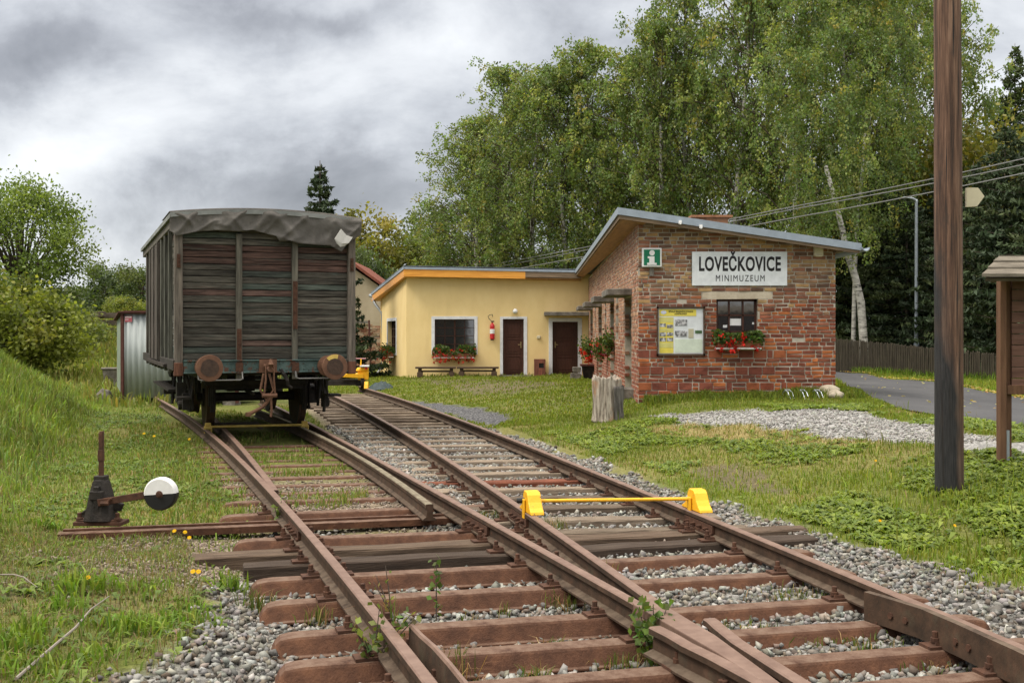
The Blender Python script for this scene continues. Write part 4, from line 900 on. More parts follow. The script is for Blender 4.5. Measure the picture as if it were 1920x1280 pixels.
while z < zl:
    big = (z < 1.02) and random.random() < .0
    rel = z
    h = random.uniform(.055, .066)
    blk = any(abs(z-q) < .04 for q in (.14, .44, .74)) 
    if blk: h = .145
    x = -random.uniform(0, .12)
    while x < Wf:
        L = random.choice([.25, .25, .24, .125, .13, .26, .18]) if not blk else random.choice([.27, .28, .25, .30, .26, .12])
        if blk and x > Wf*.80: L = random.choice([.25, .13, .2])
        L *= random.uniform(.92, 1.06)
        a0, a1 = max(x, 0), min(x+L-.016, Wf)
        if a1-a0 > .03:
            for (s0, s1) in ([(a0, a1)] if not (z+h > wz0 and z < wz1+.005 and a1 > wx0 and a0 < wx1) else [(a0, min(a1, wx0)), (max(a0, wx1), a1)]):
                if s1-s0 < .025: continue
                if z+h*.6 > lz0 and z+h*.4 < lz1 and s1 > lx0 and s0 < lx1:
                    if s0 < lx0-.04: s1 = lx0-.008
                    elif s1 > lx1+.04: s0 = lx1+.008
                    else: continue
                zt_ = min(z+h, toploc((s0+s1)/2)-.01)
                if zt_-z < .02: continue
                if random.random() < .002: continue
                pr = random.gauss(0, .0035)
                if blk and h > .1 and (random.random() < .25 or s0 > Wf*.82):
                    hh = h/2
                    b.box(((s0+s1)/2, pr+.028, z+hh/2-.004), (s1-s0, .10, hh-.012), col=bcol(z), jit=.006); b.box(((s0+s1)/2, pr+.028, z+hh*1.5), (s1-s0, .10, hh-.012), col=bcol(z), jit=.006)
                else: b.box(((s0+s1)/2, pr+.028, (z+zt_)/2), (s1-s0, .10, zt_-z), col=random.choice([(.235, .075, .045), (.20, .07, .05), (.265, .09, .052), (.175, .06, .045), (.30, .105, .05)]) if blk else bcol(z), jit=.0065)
        x += L
    z += h+random.uniform(.012, .017)
fw = b.build('front_bricks', M['brick'], hb, bevel=.006)
# mortar bed of the front, with the window hole
b = MB()
def mq(x0, x1, z0, z1=None):
    t0 = z1 if z1 is not None else toploc(x0); t1 = z1 if z1 is not None else toploc(x1)
    b.add([(x0, -.009, z0), (x1, -.009, z0), (x1, -.009, t1), (x0, -.009, t0), (x0, .3, z0), (x1, .3, z0), (x1, .3, t1), (x0, .3, t0)], [(0, 1, 2, 3), (4, 7, 6, 5), (0, 4, 5, 1), (1, 5, 6, 2), (2, 6, 7, 3), (3, 7, 4, 0)])
mq(0, wx0, -.5); mq(wx1, Wf, -.5); mq(wx0, wx1, -.5, wz0); mq(wx0, wx1, wz1)
b.build('front_mortar', M['mortar'], hb)
b = MB(); pts = [(lx0, lz0+.015), (lx0+.22, lz0-.01), (lx1-.02, lz0), (lx1, lz0+.06), (lx1-.05, lz1), ((lx0+lx1)/2+.1, lz1-.015), ((lx0+lx1)/2-.1, lz1-.02), (lx0+.12, lz1-.01), (lx0+.02, lz1-.03)]
b.prism([(x, -.012, z) for x, z in pts], (0, .05, 0)); b.build('window_lintel', M['paleplaster'], hb)
# window
wf = MB(); fwid = .05
wf.bx(wx0, wx1, .10, .15, wz1-fwid, wz1); wf.bx(wx0, wx1, .10, .15, wz0, wz0+fwid); wf.bx(wx0, wx0+fwid, .10, .15, wz0, wz1); wf.bx(wx1-fwid*.9, wx1, .10, .15, wz0, wz1)
for k in (1, 2): x = wx0+(wx1-wx0)*k/3; wf.bx(x-.016, x+.016, .105, .14, wz0, wz1)
for k in (1, 2, 3):
    zz = wz1-(wz1-wz0)*(k*.335); 
    if zz > wz0+.05: wf.bx(wx0, wx1, .105, .14, zz-.014, zz+.014)
wo = wf.build('window', M['door'], hb)
b = MB(); b.bx(wx0, wx1, .135, .14, wz0, wz1); b.build('window_pane', M['glass'], wo)
b = MB()
for x0, z0, x1, z1 in ((1370, 610, 1392, 597), (1358, 614, 1366, 609), (1413, 608, 1419, 604)):
    b.bx((x0-1197)/369*Wf, (x1-1197)/369*Wf, .130, .133, lz(z0), lz(z1))
b.build('paper_notice', M['white'], wo)
# side wall (slightly skewed): bricks in wall coordinates
sd = Vector((XB-X0, BY2-BY, 0)); Ls = sd.length; sang = math.atan2(sd.y, sd.x)
SM = Matrix.Rotation(sang, 4, 'Z')                    # local x runs along the wall away from the camera
zs0, zs1 = zl, at(0, 519, BY2).z-oz
def sidetop(u): return zl-.03+(zs1-zl)*u/Ls
def side_y(px):   # wall distance of the photo column px
    lo, hi = 0, Ls
    for _ in range(40):
        m = (lo+hi)/2; X = X0+sd.x*m/Ls; Yq = BY+sd.y*m/Ls
        if CX+FPX*X/Yq > px: lo = m
        else: hi = m
    return lo
canop = [side_y(q) for q in (1185, 1152, 1129, 1112)]
zc_t = at(0, 541, BY+sd.y*canop[0]/Ls).z-oz; zr_b = zc_t-.14
recs = [(side_y(a_), side_y(c_)) for a_, c_ in ((1185, 1172.5), (1152, 1145.5), (1129, 1123.5), (1112, 1108))]
slots = [(side_y(a_), side_y(c_)) for a_, c_ in ((1160.5, 1156), (1137.5, 1134.5), (1118, 1116))]
holes = [(u0_, u1_, -1.0, zr_b) for u0_, u1_ in recs]+[(u0_, u1_, 1.0, 2.1) for u0_, u1_ in slots]
b = MB(); b.M = SM; z = -.45; row = 0
while z < zl:
    h = .068; x = -random.uniform(0, .13) if row % 2 else 0; row += 1
    while x < Ls:
        L = random.choice([.25, .25, .125]); a0, a1 = max(x, 0.0), min(x+L-.012, Ls)
        x += L
        if a1-a0 < .03: continue
        um = (a0+a1)/2
        if z+h > sidetop(um): continue
        if any(w0 < um < w1 and q0_ < z+.03 < q1_ for w0, w1, q0_, q1_ in holes): continue
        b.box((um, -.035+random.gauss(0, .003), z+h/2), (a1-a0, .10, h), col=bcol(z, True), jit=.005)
    z += h+.012
b.build('side_bricks', M['brick'], hb, bevel=.005)
b = MB(); b.M = SM; zb_ = -.5
cuts = sorted([0, Ls]+[q for w_ in holes for q in w_[:2]])
for k in range(len(cuts)-1):
    u0, u1 = cuts[k], cuts[k+1]; hl = [w_ for w_ in holes if w_[0]-1e-6 <= (u0+u1)/2 <= w_[1]+1e-6]
    if hl: segs = ([(zb_, hl[0][2])] if hl[0][2] > zb_ else [])+[(hl[0][3], None)]
    else: segs = [(zb_, None)]
    for z0, z1 in segs:
        t0 = z1 if z1 is not None else sidetop(u0); t1 = z1 if z1 is not None else sidetop(u1)
        b.add([(u0, .008, z0), (u1, .008, z0), (u1, .008, t1), (u0, .008, t0), (u0, -.3, z0), (u1, -.3, z0), (u1, -.3, t1), (u0, -.3, t0)], [(0, 1, 2, 3), (4, 7, 6, 5), (0, 4, 5, 1), (1, 5, 6, 2), (2, 6, 7, 3), (3, 7, 4, 0)])
b.build('side_mortar', M['mortar'], hb)
for (u0_, u1_) in recs:
    b = MB(); b.M = SM; b.box(((u0_+u1_)/2, .20, zc_t-.07), (u1_-u0_+.25, .62, .14), jit=.008); b.build('concrete_canopy', M['concrete'], hb, bevel=.012)
    b = MB(); b.M = SM; b.bx(u0_, u0_+.08, -.28, -.20, -.5, zr_b); b.bx(u1_-.08, u1_, -.28, -.20, -.5, zr_b); b.bx(u0_, u1_, -.28, -.20, zr_b-.1, zr_b); b.bx(u0_, u1_, -.28, -.20, 1.0, 1.08)
    o = b.build('recess_frame', M['fascia'], hb); b = MB(); b.M = SM; b.bx(u0_, u1_, -.26, -.25, 1.04, zr_b); b.build('window_pane', M['glass'], o); b = MB(); b.M = SM; b.bx(u0_, u1_, -.27, -.22, -.5, 1.0); b.build('recess_panel', M['fascia'], o)
for (u0_, u1_) in slots:
    b = MB(); b.M = SM; b.bx(u0_, u1_, -.24, -.20, 1.0, 1.05); b.bx(u0_, u1_, -.24, -.20, 2.05, 2.1); b.bx(u0_, u0_+.04, -.24, -.20, 1.0, 2.1); b.bx(u1_-.04, u1_, -.24, -.20, 1.0, 2.1)
    o = b.build('window', M['door'], hb); b = MB(); b.M = SM; b.bx(u0_, u1_, -.225, -.22, 1.0, 2.1); b.build('window_pane', M['glass'], o)
# back and right walls, base stone by the corner
b = MB(); b.bx(Wf-.28, Wf-.002, .3, BY2-BY+4, -.5, zr_-.02); b.bx(.25, Wf-.3, BY2-BY+3.8, BY2-BY+4, -.5, zr_); b.build('rear_walls', M['mortar'], hb)
# roof of the brick house
rp = at(1160, 391, 21.1)-hb.location; rr_ = at(1613, 458, 21.1)-hb.location; rb = at(1083, 505, 39.7)-hb.location
yb = BY2-BY+4.4
def roofpt(x, y, dz=0):
    # plane through front eaves, falling slightly with distance on the left side
    z = rp.z+(rr_.z-rp.z)*(x-rp.x)/(rr_.x-rp.x)+(rb.z-rp.z)*(y-rp.y)/(rb.y-rp.y); return (x, y, z+dz)
xb_l = rb.x+(rb.x-rp.x)*0
b = MB(); fr0, fr1, bk0, bk1 = (rp.x, rp.y), (rr_.x, rr_.y), (rb.x, yb), (rr_.x, yb)
b.prism([roofpt(*q, -.03) for q in (fr0, fr1, bk1, bk0)], (0, 0, .03)); b.build('roof', M['roofing'], hb)
b = MB()
b.prism([roofpt(fr0[0]-.02, fr0[1]-.022, -.115), roofpt(fr1[0]+.02, fr1[1]-.022, -.115), roofpt(fr1[0]+.02, fr1[1]-.022, .02), roofpt(fr0[0]-.02, fr0[1]-.022, .02)], (0, .02, 0))
b.prism([roofpt(fr0[0]-.022, fr0[1]-.02, -.115), roofpt(bk0[0]-.022, bk0[1], -.115), roofpt(bk0[0]-.022, bk0[1], .02), roofpt(fr0[0]-.022, fr0[1]-.02, .02)], (.02, 0, 0)); b.build('roof_flashing', M['roofmetal'], hb)
b = MB()
b.prism([roofpt(fr0[0]+.01, fr0[1]+.005, -.19), roofpt(fr1[0]-.01, fr1[1]+.005, -.17), roofpt(fr1[0]-.01, fr1[1]+.005, -.032), roofpt(fr0[0]+.01, fr0[1]+.005, -.032)], (0, .028, 0)); b.build('gable_board', M['fascia'], hb)
b = MB(); b.prism([roofpt(fr0[0]+.012, fr0[1]+.035, -.19), roofpt(bk0[0]+.012, bk0[1], -.19), roofpt(bk0[0]+.012, bk0[1], -.032), roofpt(fr0[0]+.012, fr0[1]+.035, -.032)], (.028, 0, 0)); b.build('eaves_board', M['fascia'], hb)
b = MB(); b.prism([roofpt(fr0[0]+.045, fr0[1]+.04, -.20), roofpt(.1, fr0[1]+.04, -.20), roofpt(.1, yb, -.20), roofpt(bk0[0]+.045, yb, -.20)], (0, 0, .02)); b.prism([roofpt(.1, fr0[1]+.04, -.12), roofpt(fr1[0]-.04, fr1[1]+.04, -.12), roofpt(fr1[0]-.04, .12, -.12), roofpt(.1, .12, -.12)], (0, 0, .02)); b.build('soffit', M['soffit'], hb)
b = MB(); q = at(1216, 419, 21.3)-hb.location; b.box((q.x, q.y+.25, q.z), (.17, .6, .13)); q = at(1573, 468, 21.3)-hb.location; b.box((q.x, q.y+.25, q.z), (.12, .6, .1)); b.build('rafter_end', M['fascia'], hb)
b = MB(); q0 = roofpt(rr_.x+.02, rr_.y-.1, -.06); q1 = roofpt(rr_.x+.02, yb, -.06); rings = []
for q in (q0, q1): rings.append([(q[0]+.06+.075*math.cos(a), q[1], q[2]+.075*math.sin(a)) for a in np.linspace(math.pi, 2*math.pi, 9)]+[(q[0]+.06+.062*math.cos(a), q[1], q[2]+.062*math.sin(a)) for a in np.linspace(2*math.pi, math.pi, 9)])
b.loft(rings); b.build('rain_gutter', M['roofmetal'], hb)
b = MB(); q = at(1330, 408, 26)-hb.location; b.box((q.x, q.y, q.z-.28), (.75, .6, .62), col=(.26, .15, .10)); b.box((q.x, q.y, q.z+.0), (.95, .7, .05), col=(.30, .16, .10)); b.build('chimney', M['brick'], hb)
# white electric box under the eaves, lights under the board
q0 = at(1524, 481, BY); q1 = at(1541, 455, BY)
b = MB(); b.bx(q0.x, q1.x, BY-.12, BY-.02, q0.z, q1.z); b.bx(q0.x+.02, q1.x-.02, BY-.14, BY-.1, q0.z-.01, q0.z+.03); o = b.build('floodlight', M['cream'], None, ((q0.x+q1.x)/2, BY-.07, q0.z), bevel=.01); tag(o, 'small cream box lamp under the right end of the brick house eaves', 'lamp')
for k, px in enumerate((1276, 1315)):
    q = at(px, 424+k*8-8, 21.0); b = MB(); b.box((q.x, 21.05, q.z), (.055, .05, .06)); b.box((q.x, 21.03, q.z-.02), (.03, .05, .05)); o = b.build('spotlight', M['white'], None, (q.x, 21.05, q.z)); tag(o, 'tiny white spotlight on the brick house roof edge, %s of the two' % ('left' if k == 0 else 'right'), 'spotlight', 'spotlights on the roof edge')

# signs on the brick front
q0 = at(1297, 535.5, BY); q1 = at(1475, 472, BY); w, h = q1.x-q0.x, q1.z-q0.z
sg = thing('name_sign', 'wide pale grey sign reading LOVEČKOVICE MINIMUZEUM on the brick wall', 'sign', ((q0.x+q1.x)/2, BY-.03, (q0.z+q1.z)/2))
b = MB(); b.box((0, 0, 0), (w, .03, h)); b.build('sign_board', M['signwhite'], sg, bevel=.003)
b = MB(); b.bx(-w/2-.004, -w/2, -.012, .016, -h/2, h/2); b.bx(-w/2, w/2, -.01, .016, -h/2-.005, -h/2); b.build('sign_edge', flat('sign_edge', (.25, .3, .27)), sg)
pm = w/178
text_mesh('LOVEČKOVICE', 26.5*pm, 'lettering', M['signink'], sg, ((1386.5-1386)*pm, -.0175, (503.75-495.5)*pm), wid=153*pm, off=.030, space=1.08)
text_mesh('MINIMUZEUM', 12.5*pm, 'lettering', M['signink'], sg, ((1387-1386)*pm, -.0175, (503.75-521.5)*pm), wid=91*pm, off=.0, space=1.3)
q0 = at(1203, 501, BY); q1 = at(1239.5, 465.5, BY); w, h = q1.x-q0.x, q1.z-q0.z
sg = thing('information_sign', 'square green and white lower-case i information sign near the brick corner', 'sign', ((q0.x+q1.x)/2, BY-.06, (q0.z+q1.z)/2))
b = MB(); b.box((0, 0, 0), (w, .08, h)); b.build('sign_box', M['white'], sg, bevel=.008)
b = MB(); b.box((0, -.043, 0), (w*.83, .006, h*.83)); b.build('green_field', M['green'], sg, bevel=.012)
b = MB(); pp = w/36
b.lathe([(0, 0), (5*pp, 0), (5*pp, .005), (0, .005)], Matrix.Translation((0, -.047, 8.3*pp)) @ Matrix.Rotation(R(90), 4, 'X'), 24)
b.prism([(x*pp, -.047, z*pp) for x, z in ((-8, 2), (4.5, 2), (4.5, -10), (8.5, -10), (8.5, -14), (-9, -14), (-9, -10), (-5, -10), (-5, -2), (-8, -2))], (0, -.005, 0)); b.build('letter_i', M['white'], sg)
b = MB(); b.bx(-.04, .04, .0, .04, -h/2-.17, -h/2); b.build('bracket', M['concrete'], sg)
# notice board
q0 = at(1231, 667, BY); q1 = at(1321, 575, BY); w, h = q1.x-q0.x, q1.z-q0.z
nb = thing('notice_board', 'framed yellow and white notice board on the bricks left of the window', 'notice board', ((q0.x+q1.x)/2, BY-.035, (q0.z+q1.z)/2))
b = MB(); e = .032
b.bx(-w/2, w/2, -.03, .03, h/2-e, h/2); b.bx(-w/2, w/2, -.03, .03, -h/2, -h/2+e*1.3); b.bx(-w/2, -w/2+e, -.03, .03, -h/2, h/2); b.bx(w/2-e, w/2, -.03, .03, -h/2, h/2); b.build('frame', M['bench'], nb)
M['paper'] = flat('notice_paper', (.66, .69, .72), .5); M['pyel'] = flat('notice_yellow', (.72, .60, .10), .5); M['pyel2'] = flat('notice_olive', (.58, .54, .19), .5); M['pmap'] = flat('notice_map', (.60, .67, .57), .5)
b = MB(); b.bx(-w/2+e*.5, w/2-e*.5, .0, .02, -h/2+e, h/2-e*.5); b.build('paper_sheet', M['paper'], nb)
bw, bh = w-2*e, h-2.2*e
def nbx(mb, x0, x1, y0, y1, d=0): mb.bx(-bw/2+bw*x0, -bw/2+bw*x1, -.004-d, .0, bh/2-bh*y1, bh/2-bh*y0)
for q in ((.02, .845, .015, .165), (.02, .335, .19, .98)):
    b = MB(); nbx(b, *q); b.build('yellow_panel', M['pyel'], nb)
for q in ((.195, .30), (.44, .50), (.75, .86)):
    b = MB(); nbx(b, .03, .33, q[0], q[1], .002); b.build('olive_panel', M['pyel2'], nb)
b = MB(); nbx(b, .365, .985, .67, .97); b.build('map_panel', M['pmap'], nb)
pic = mat('old_photo', [(.35, (.03, .03, .032)), (.5, (.25, .25, .26)), (.62, (.6, .6, .62))], scale=16, rough=.5, bump=0)
for x0, x1, y0, y1 in ((.03, .165, .325, .405), (.185, .325, .355, .43), (.03, .165, .52, .61), (.185, .325, .52, .60), (.03, .165, .64, .725), (.185, .325, .64, .72), (.37, .64, .24, .375), (.37, .64, .49, .615)):
    b = MB(); nbx(b, x0, x1, y0, y1, .003); b.build('old_photograph', pic, nb)
b = MB(); nbx(b, .67, .785, .445, .645, .002); b.build('document', flat('doc', (.45, .42, .30)), nb)
b = MB(); nbx(b, .82, .97, .48, .545, .003); b.build('landscape_photograph', flat('gp', (.06, .12, .05)), nb)
text_mesh('BÝVALÁ ŽELEZNIČNÍ STANICE', .030, 'lettering', M['signink'], nb, (-bw*.0, -.006, bh/2-bh*.065), wid=bw*.54, off=.02)
text_mesh('LOVEČKOVICE', .030, 'lettering', M['signink'], nb, (-bw*.005, -.006, bh/2-bh*.115), wid=bw*.27, off=.02)
b = MB(); b.lathe([(0, 0), (.055, 0), (.05, .003), (0, .003)], Matrix.Translation((-bw*.385, -.005, bh/2-bh*.085)) @ Matrix.Rotation(R(90), 4, 'X') @ Matrix.Diagonal((1, .65, 1, 1)), 16); b.build('emblem', flat('emblem', (.55, .58, .7)), nb)

# ---------------------------------------------------------------- yellow building
YY = 40.0
yl = at(762, 708, YY); hx = yl.x; gz = tz(0, YY)
hyl = thing('yellow_building', 'low yellow plastered building with an orange roof edge and two brown doors', 'building', (hx, YY, gz))
def yx(px): return (px-762)*YY/FPX
def yz(py): return CAMZ-(py-HY)*YY/FPX-gz
Wy = XB-hx+.1; zt0, zt1 = yz(506), yz(514)
wn = (yx(814.5), yx(889.5), yz(665), yz(598)); d1 = (yx(943), yx(982), yz(702), yz(597)); d2 = (yx(1036), yx(1083.5), yz(702), yz(603))
# front wall with openings
b = MB()
def wallcols(cols, ztop, y0=0, y1=.35):
    for (x0, x1, opens) in cols:
        zz = -.4; segs = []
        for (o0, o1) in opens: segs.append((zz, o0)); zz = o1
        for (s0, s1) in segs: b.bx(x0, x1, y0, y1, s0, s1)
        b.add([(x0, y0, zz), (x1, y0, zz), (x1, y0, ztop(x1)), (x0, y0, ztop(x0)), (x0, y1, zz), (x1, y1, zz), (x1, y1, ztop(x1)), (x0, y1, ztop(x0))], [(0, 1, 2, 3), (4, 7, 6, 5), (0, 4, 5, 1), (1, 5, 6, 2), (2, 6, 7, 3), (3, 7, 4, 0)])
zt = lambda x: zt0+(zt1-zt0)*x/Wy
wallcols([(0, wn[0], []), (wn[0], wn[1], [(wn[2], wn[3])]), (wn[1], d1[0], []), (d1[0], d1[1], [(-.4, d1[3])]), (d1[1], d2[0], []), (d2[0], d2[1], [(-.4, d2[3])]), (d2[1], Wy, [])], zt)
# left side wall to the back corner
bk = at(714.5, 695, 46.0); bx_, by_ = bk.x-hx, 46.0-YY; zbk = at(0, 563, 46).z-gz
n_ = Vector((-by_, bx_, 0)).normalized()*-.3
sl = [(.28, .55, at(0, 654, 41.2).z-gz, at(0, 594, 41.2).z-gz)]
u0, u1 = .36, .70
def sp(u): return (bx_*u, by_*u)
def sztop(u): return zt0+(zbk-zt0)*u
sw0, sw1 = yz(662)-.02, yz(600)
for (a, c, zz0, zz1) in ((0, u0, -.5, None), (u1, 1, -.5, None), (u0, u1, -.5, sw0), (u0, u1, sw1, None)):
    p0, p1 = sp(a), sp(c); z0_, z1_ = (zz1 if zz1 is not None else sztop(a)), (zz1 if zz1 is not None else sztop(c))
    b.prism([(p0[0], p0[1], zz0), (p1[0], p1[1], zz0), (p1[0], p1[1], z1_), (p0[0], p0[1], z0_)], (-n_.x, -n_.y, 0)) if False else b.prism([(p0[0], p0[1], zz0), (p1[0], p1[1], zz0), (p1[0], p1[1], z1_), (p0[0], p0[1], z0_)], (.30, .08, 0))
b.prism([(bx_, by_, -.5), (Wy, by_, -.5), (Wy, by_, zbk), (bx_, by_, zbk)], (0, -.2, 0))
b.build('wall', M['plaster'], hyl)
# white surrounds
def surround(px0, py0, px1, py1, ox0, oy0, ox1, oy1, bottom=True, name='window_surround', par=hyl):
    b = MB(); X0_, X1_, Z0_, Z1_ = yx(px0), yx(px1), yz(py1), yz(py0); a0, a1, c0_, c1_ = yx(ox0), yx(ox1), yz(oy1), yz(oy0)
    b.bx(X0_, X1_, -.025, .12, c1_, Z1_); b.bx(X0_, a0, -.025, .12, Z0_, c1_); b.bx(a1, X1_, -.025, .12, Z0_, c1_)
    if bottom: b.bx(a0, a1, -.025, .12, Z0_, c0_)
    return b.build(name, M['trim'], par, bevel=.004)
surround(809, 593, 895.5, 664.5, 815, 598.5, 889.5, 661, True)
surround(937.5, 593.5, 988.5, 702, 943, 598, 982, 702, False, 'door_surround'); surround(1029, 596, 1091, 702, 1036, 603, 1083.5, 702, False, 'door_surround')
b = MB(); x0, x1, z0_, z1_ = yx(815), yx(889.5), yz(661), yz(598.5); yv = .16
for k in range(5):
    x = x0+(x1-x0)*k/4; wd = .055 if k in (0, 2, 4) else .018; b.bx(x-wd/2, x+wd/2, yv, yv+.05, z0_, z1_)
for k in range(5):
    z_ = z1_-(z1_-z0_)*k/4.0; wd = .05 if k in (0, 4) else .018; b.bx(x0, x1, yv, yv+.045, z_-wd/2, z_+wd/2)
wo = b.build('window', M['door'], hyl); b = MB(); b.bx(x0, x1, yv+.03, yv+.035, z0_, z1_); b.build('window_pane', M['glass'], wo)
def door(ox0, oy0, ox1, oy1, handle):
    x0, x1, z0_, z1_ = yx(ox0), yx(ox1), yz(oy1), yz(oy0); b = MB(); b.bx(x0, x1, .14, .19, z0_, z1_)
    W_ = x1-x0
    for f0, f1 in ((.06, .32), (.36, .62), (.67, .95)):
        a0, a1, c0_, c1_ = x0+W_*.14, x1-W_*.14, z1_-(z1_-z0_)*f1, z1_-(z1_-z0_)*f0; q = .025
        b.bx(a0, a1, .125, .14, c1_-q, c1_); b.bx(a0, a1, .125, .14, c0_, c0_+q); b.bx(a0, a0+q, .125, .14, c0_+q, c1_-q); b.bx(a1-q, a1, .125, .14, c0_+q, c1_-q)
        b.bx(a0+.07, a1-.07, .13, .14, c0_+.07, c1_-.07)
    o = b.build('door', M['door'], hyl, bevel=.004); b = MB(); hxp = x0+.1 if handle < 0 else x1-.1
    b.bx(hxp-.018, hxp+.018, .11, .125, z0_+.95, z0_+1.17); b.tube([(hxp, .105, z0_+1.07), (hxp, .07, z0_+1.07), (hxp+.10*(1 if handle < 0 else -1), .07, z0_+1.065)], .010, 6); b.build('door_handle', flat('brass', (.35, .25, .12), .35, .5, .6), o)
door(943, 598, 982, 702, 1); door(1036, 603, 1083.5, 702, -1)
b = MB(); b.bx(yx(935), yx(998), -.45, .0, -.5, yz(703)); b.build('door_step', M['concrete'], hyl, bevel=.01); b = MB(); b.bx(yx(1030), yx(1092), -.35, .0, -.5, yz(703)); b.build('door_step', M['concrete'], hyl, bevel=.01)
b = MB(); b.bx(yx(1020), Wy-.02, -.55, -.0, yz(592), yz(585)); b.build('door_canopy', M['concrete'], hyl, bevel=.01)
b = MB(); b.lathe([(0, -.10), (.06, -.085), (.09, -.03), (.085, .03), (.05, .06), (.05, .08), (0, .08)], Matrix.Translation((yx(966), -.10, yz(583))) @ Matrix.Rotation(R(-30), 4, 'X'), 16); b.box((yx(966), -.03, yz(585)), (.08, .08, .06)); o = b.build('globe_lamp', M['white'], None, (hx+yx(966), YY, gz+yz(583))) if False else None
b = MB(); Mx = Matrix.Translation((hx+yx(966), YY-.12, gz+yz(583))); b.lathe([(0, -.10), (.06, -.085), (.09, -.03), (.085, .03), (.05, .06), (.05, .08), (0, .08)], Mx, 16); b.box((hx+yx(966), YY-.03, gz+yz(583)+.0), (.07, .07, .07)); o = b.build('wall_lamp', M['white'], None, (hx+yx(966), YY-.1, gz+yz(583)), smooth=True); tag(o, 'small white globe lamp on the yellow wall above the left door', 'lamp')
b = MB(); b.box((hx+yx(1010), YY-.03, gz+yz(632)), (.14, .06, .12)); o = b.build('doorbell_box', M['cream'], None, (hx+yx(1010), YY-.03, gz+yz(632)), bevel=.02); tag(o, 'small cream box on the yellow wall between the two doors', 'wall box')
# side window
p0, p1 = sp(u0), sp(u1)
b = MB(); du = Vector((p1[0]-p0[0], p1[1]-p0[1], 0)); dl = du.length; SMy = Matrix.Translation((p0[0], p0[1], 0)) @ Matrix.Rotation(math.atan2(du.y, du.x), 4, 'Z'); b.M = SMy
b.bx(-.12, 0, -.25, .03, sw0-.1, sw1+.12); b.bx(dl, dl+.12, -.25, .03, sw0-.1, sw1+.12); b.bx(0, dl, -.25, .03, sw1, sw1+.12); b.bx(0, dl, -.25, .03, sw0-.1, sw0); b.build('window_surround', M['trim'], hyl)
b = MB(); b.M = SMy
for k in range(5): b.bx(dl*k/4-.025, dl*k/4+.025, -.2, -.15, sw0, sw1)
for k in range(5): b.bx(0, dl, -.2, -.155, sw0+(sw1-sw0)*k/4-.015, sw0+(sw1-sw0)*k/4+.015)
wo = b.build('window', M['door'], hyl); b = MB(); b.M = SMy; b.bx(0, dl, -.19, -.185, sw0, sw1); b.build('window_pane', M['glass'], wo)
# roof of the yellow building
f0 = at(757, 499, 39.55)-hyl.location; f1 = at(1090, 505.5, 39.55)-hyl.location; k0 = at(695.5, 549, 46.6)-hyl.location
k1 = Vector((f1.x+.3, k0.y, k0.z-.1))
b = MB(); b.prism([(p.x, p.y, p.z-.02) for p in (f0, f1, k1, k0)], (0, 0, .03)); b.build('roof', M['roofing'], hyl)
def board(p, q, z0_, z1_, d, name, mt):
    b = MB(); b.prism([(p.x, p.y, p.z+z0_), (q.x, q.y, q.z+z0_), (q.x, q.y, q.z+z1_), (p.x, p.y, p.z+z1_)], d); return b.build(name, mt, hyl)
board(f0, f1, -.10, .02, (0, .018, 0), 'roof_flashing', M['roofmetal']); board(f0, k0, -.10, .02, (.018, .0, 0), 'roof_flashing', M['roofmetal'])
fm = f0+(f1-f0)*((985-757)/(1090-757)); e_ = Vector((0, .022, 0)); e2 = Vector((.022, .02, 0))
board(f0+e_, fm+e_, -.36, -.10, (0, .03, 0), 'eaves_board', M['orange']); board(fm+e_, f1+e_, -.30, -.10, (0, .03, 0), 'eaves_board', M['fascia']); board(f0+e2, k0+e2, -.36, -.10, (.03, 0, 0), 'gable_board', M['orange'])
b = MB(); dd = Vector((0, 0, -.345)); b.prism([f0+dd+Vector((.05, .05, 0)), f1+dd+Vector((0, .05, 0)), f1+dd+Vector((0, .6, -.05)), f0+dd+Vector((.6, .6, -.05))], (0, 0, .02)); b.build('soffit', M['soffit'], hyl)
b = MB(); b.prism([f0+dd+Vector((.055, .06, -.0)), f0+dd+Vector((.7, .6, -.05)), k0+dd+Vector((.7, 0, 0)), k0+dd+Vector((.05, 0, 0))], (0, 0, .02)); b.build('soffit', M['orange'], hyl)
# rain pipe at the back left corner
P = [at(700, 559, 46.3), at(703, 569, 46.2), at(716, 586, 45.8), at(717, 600, 45.8), at(717, 683, 45.8), at(714, 692, 45.7), at(708, 699, 45.4), at(699, 705, 44.8)]
b = MB(); b.tube([p-hyl.location for p in P], .055, 10); b.build('rain_pipe', M['pvc'], hyl, smooth=True)
b = MB(); b.tube([at(694, 554, 46.8)-hyl.location, at(702, 556, 46.4)-hyl.location], .07, 8); b.build('rain_gutter', M['pvc'], hyl)
# fire extinguisher
q = at(923, 620, YY-.12); t = thing('fire_extinguisher', 'red fire extinguisher hanging on the yellow wall beside the left door', 'fire extinguisher', q)
b = MB(); b.lathe([(0, -.30), (.075, -.30), (.085, -.27), (.085, .17), (.06, .24), (.03, .26), (.03, .30), (0, .30)], n=20); b.build('cylinder', M['red'], t, smooth=False)
b = MB(); b.lathe([(.0875, -.10), (.0875, .06)], n=20); b.v = [(x, y, z) for x, y, z in b.v]; b.build('label', M['white'], t)
b = MB(); b.tube([(0, -.02, .30), (-.05, -.04, .36), (-.12, -.03, .44), (-.15, -.02, .50), (-.10, -.02, .56), (0, -.01, .58), (.02, 0, .50)], .013, 6); b.box((.02, 0, .33), (.10, .05, .04)); b.box((0, .06, 0), (.06, .06, .2)); b.build('hose', M['black'], t)
b = MB(); b.lathe([(.06, -.34), (.06, -.30)], n=12); b.build('foot_ring', M['black'], t)
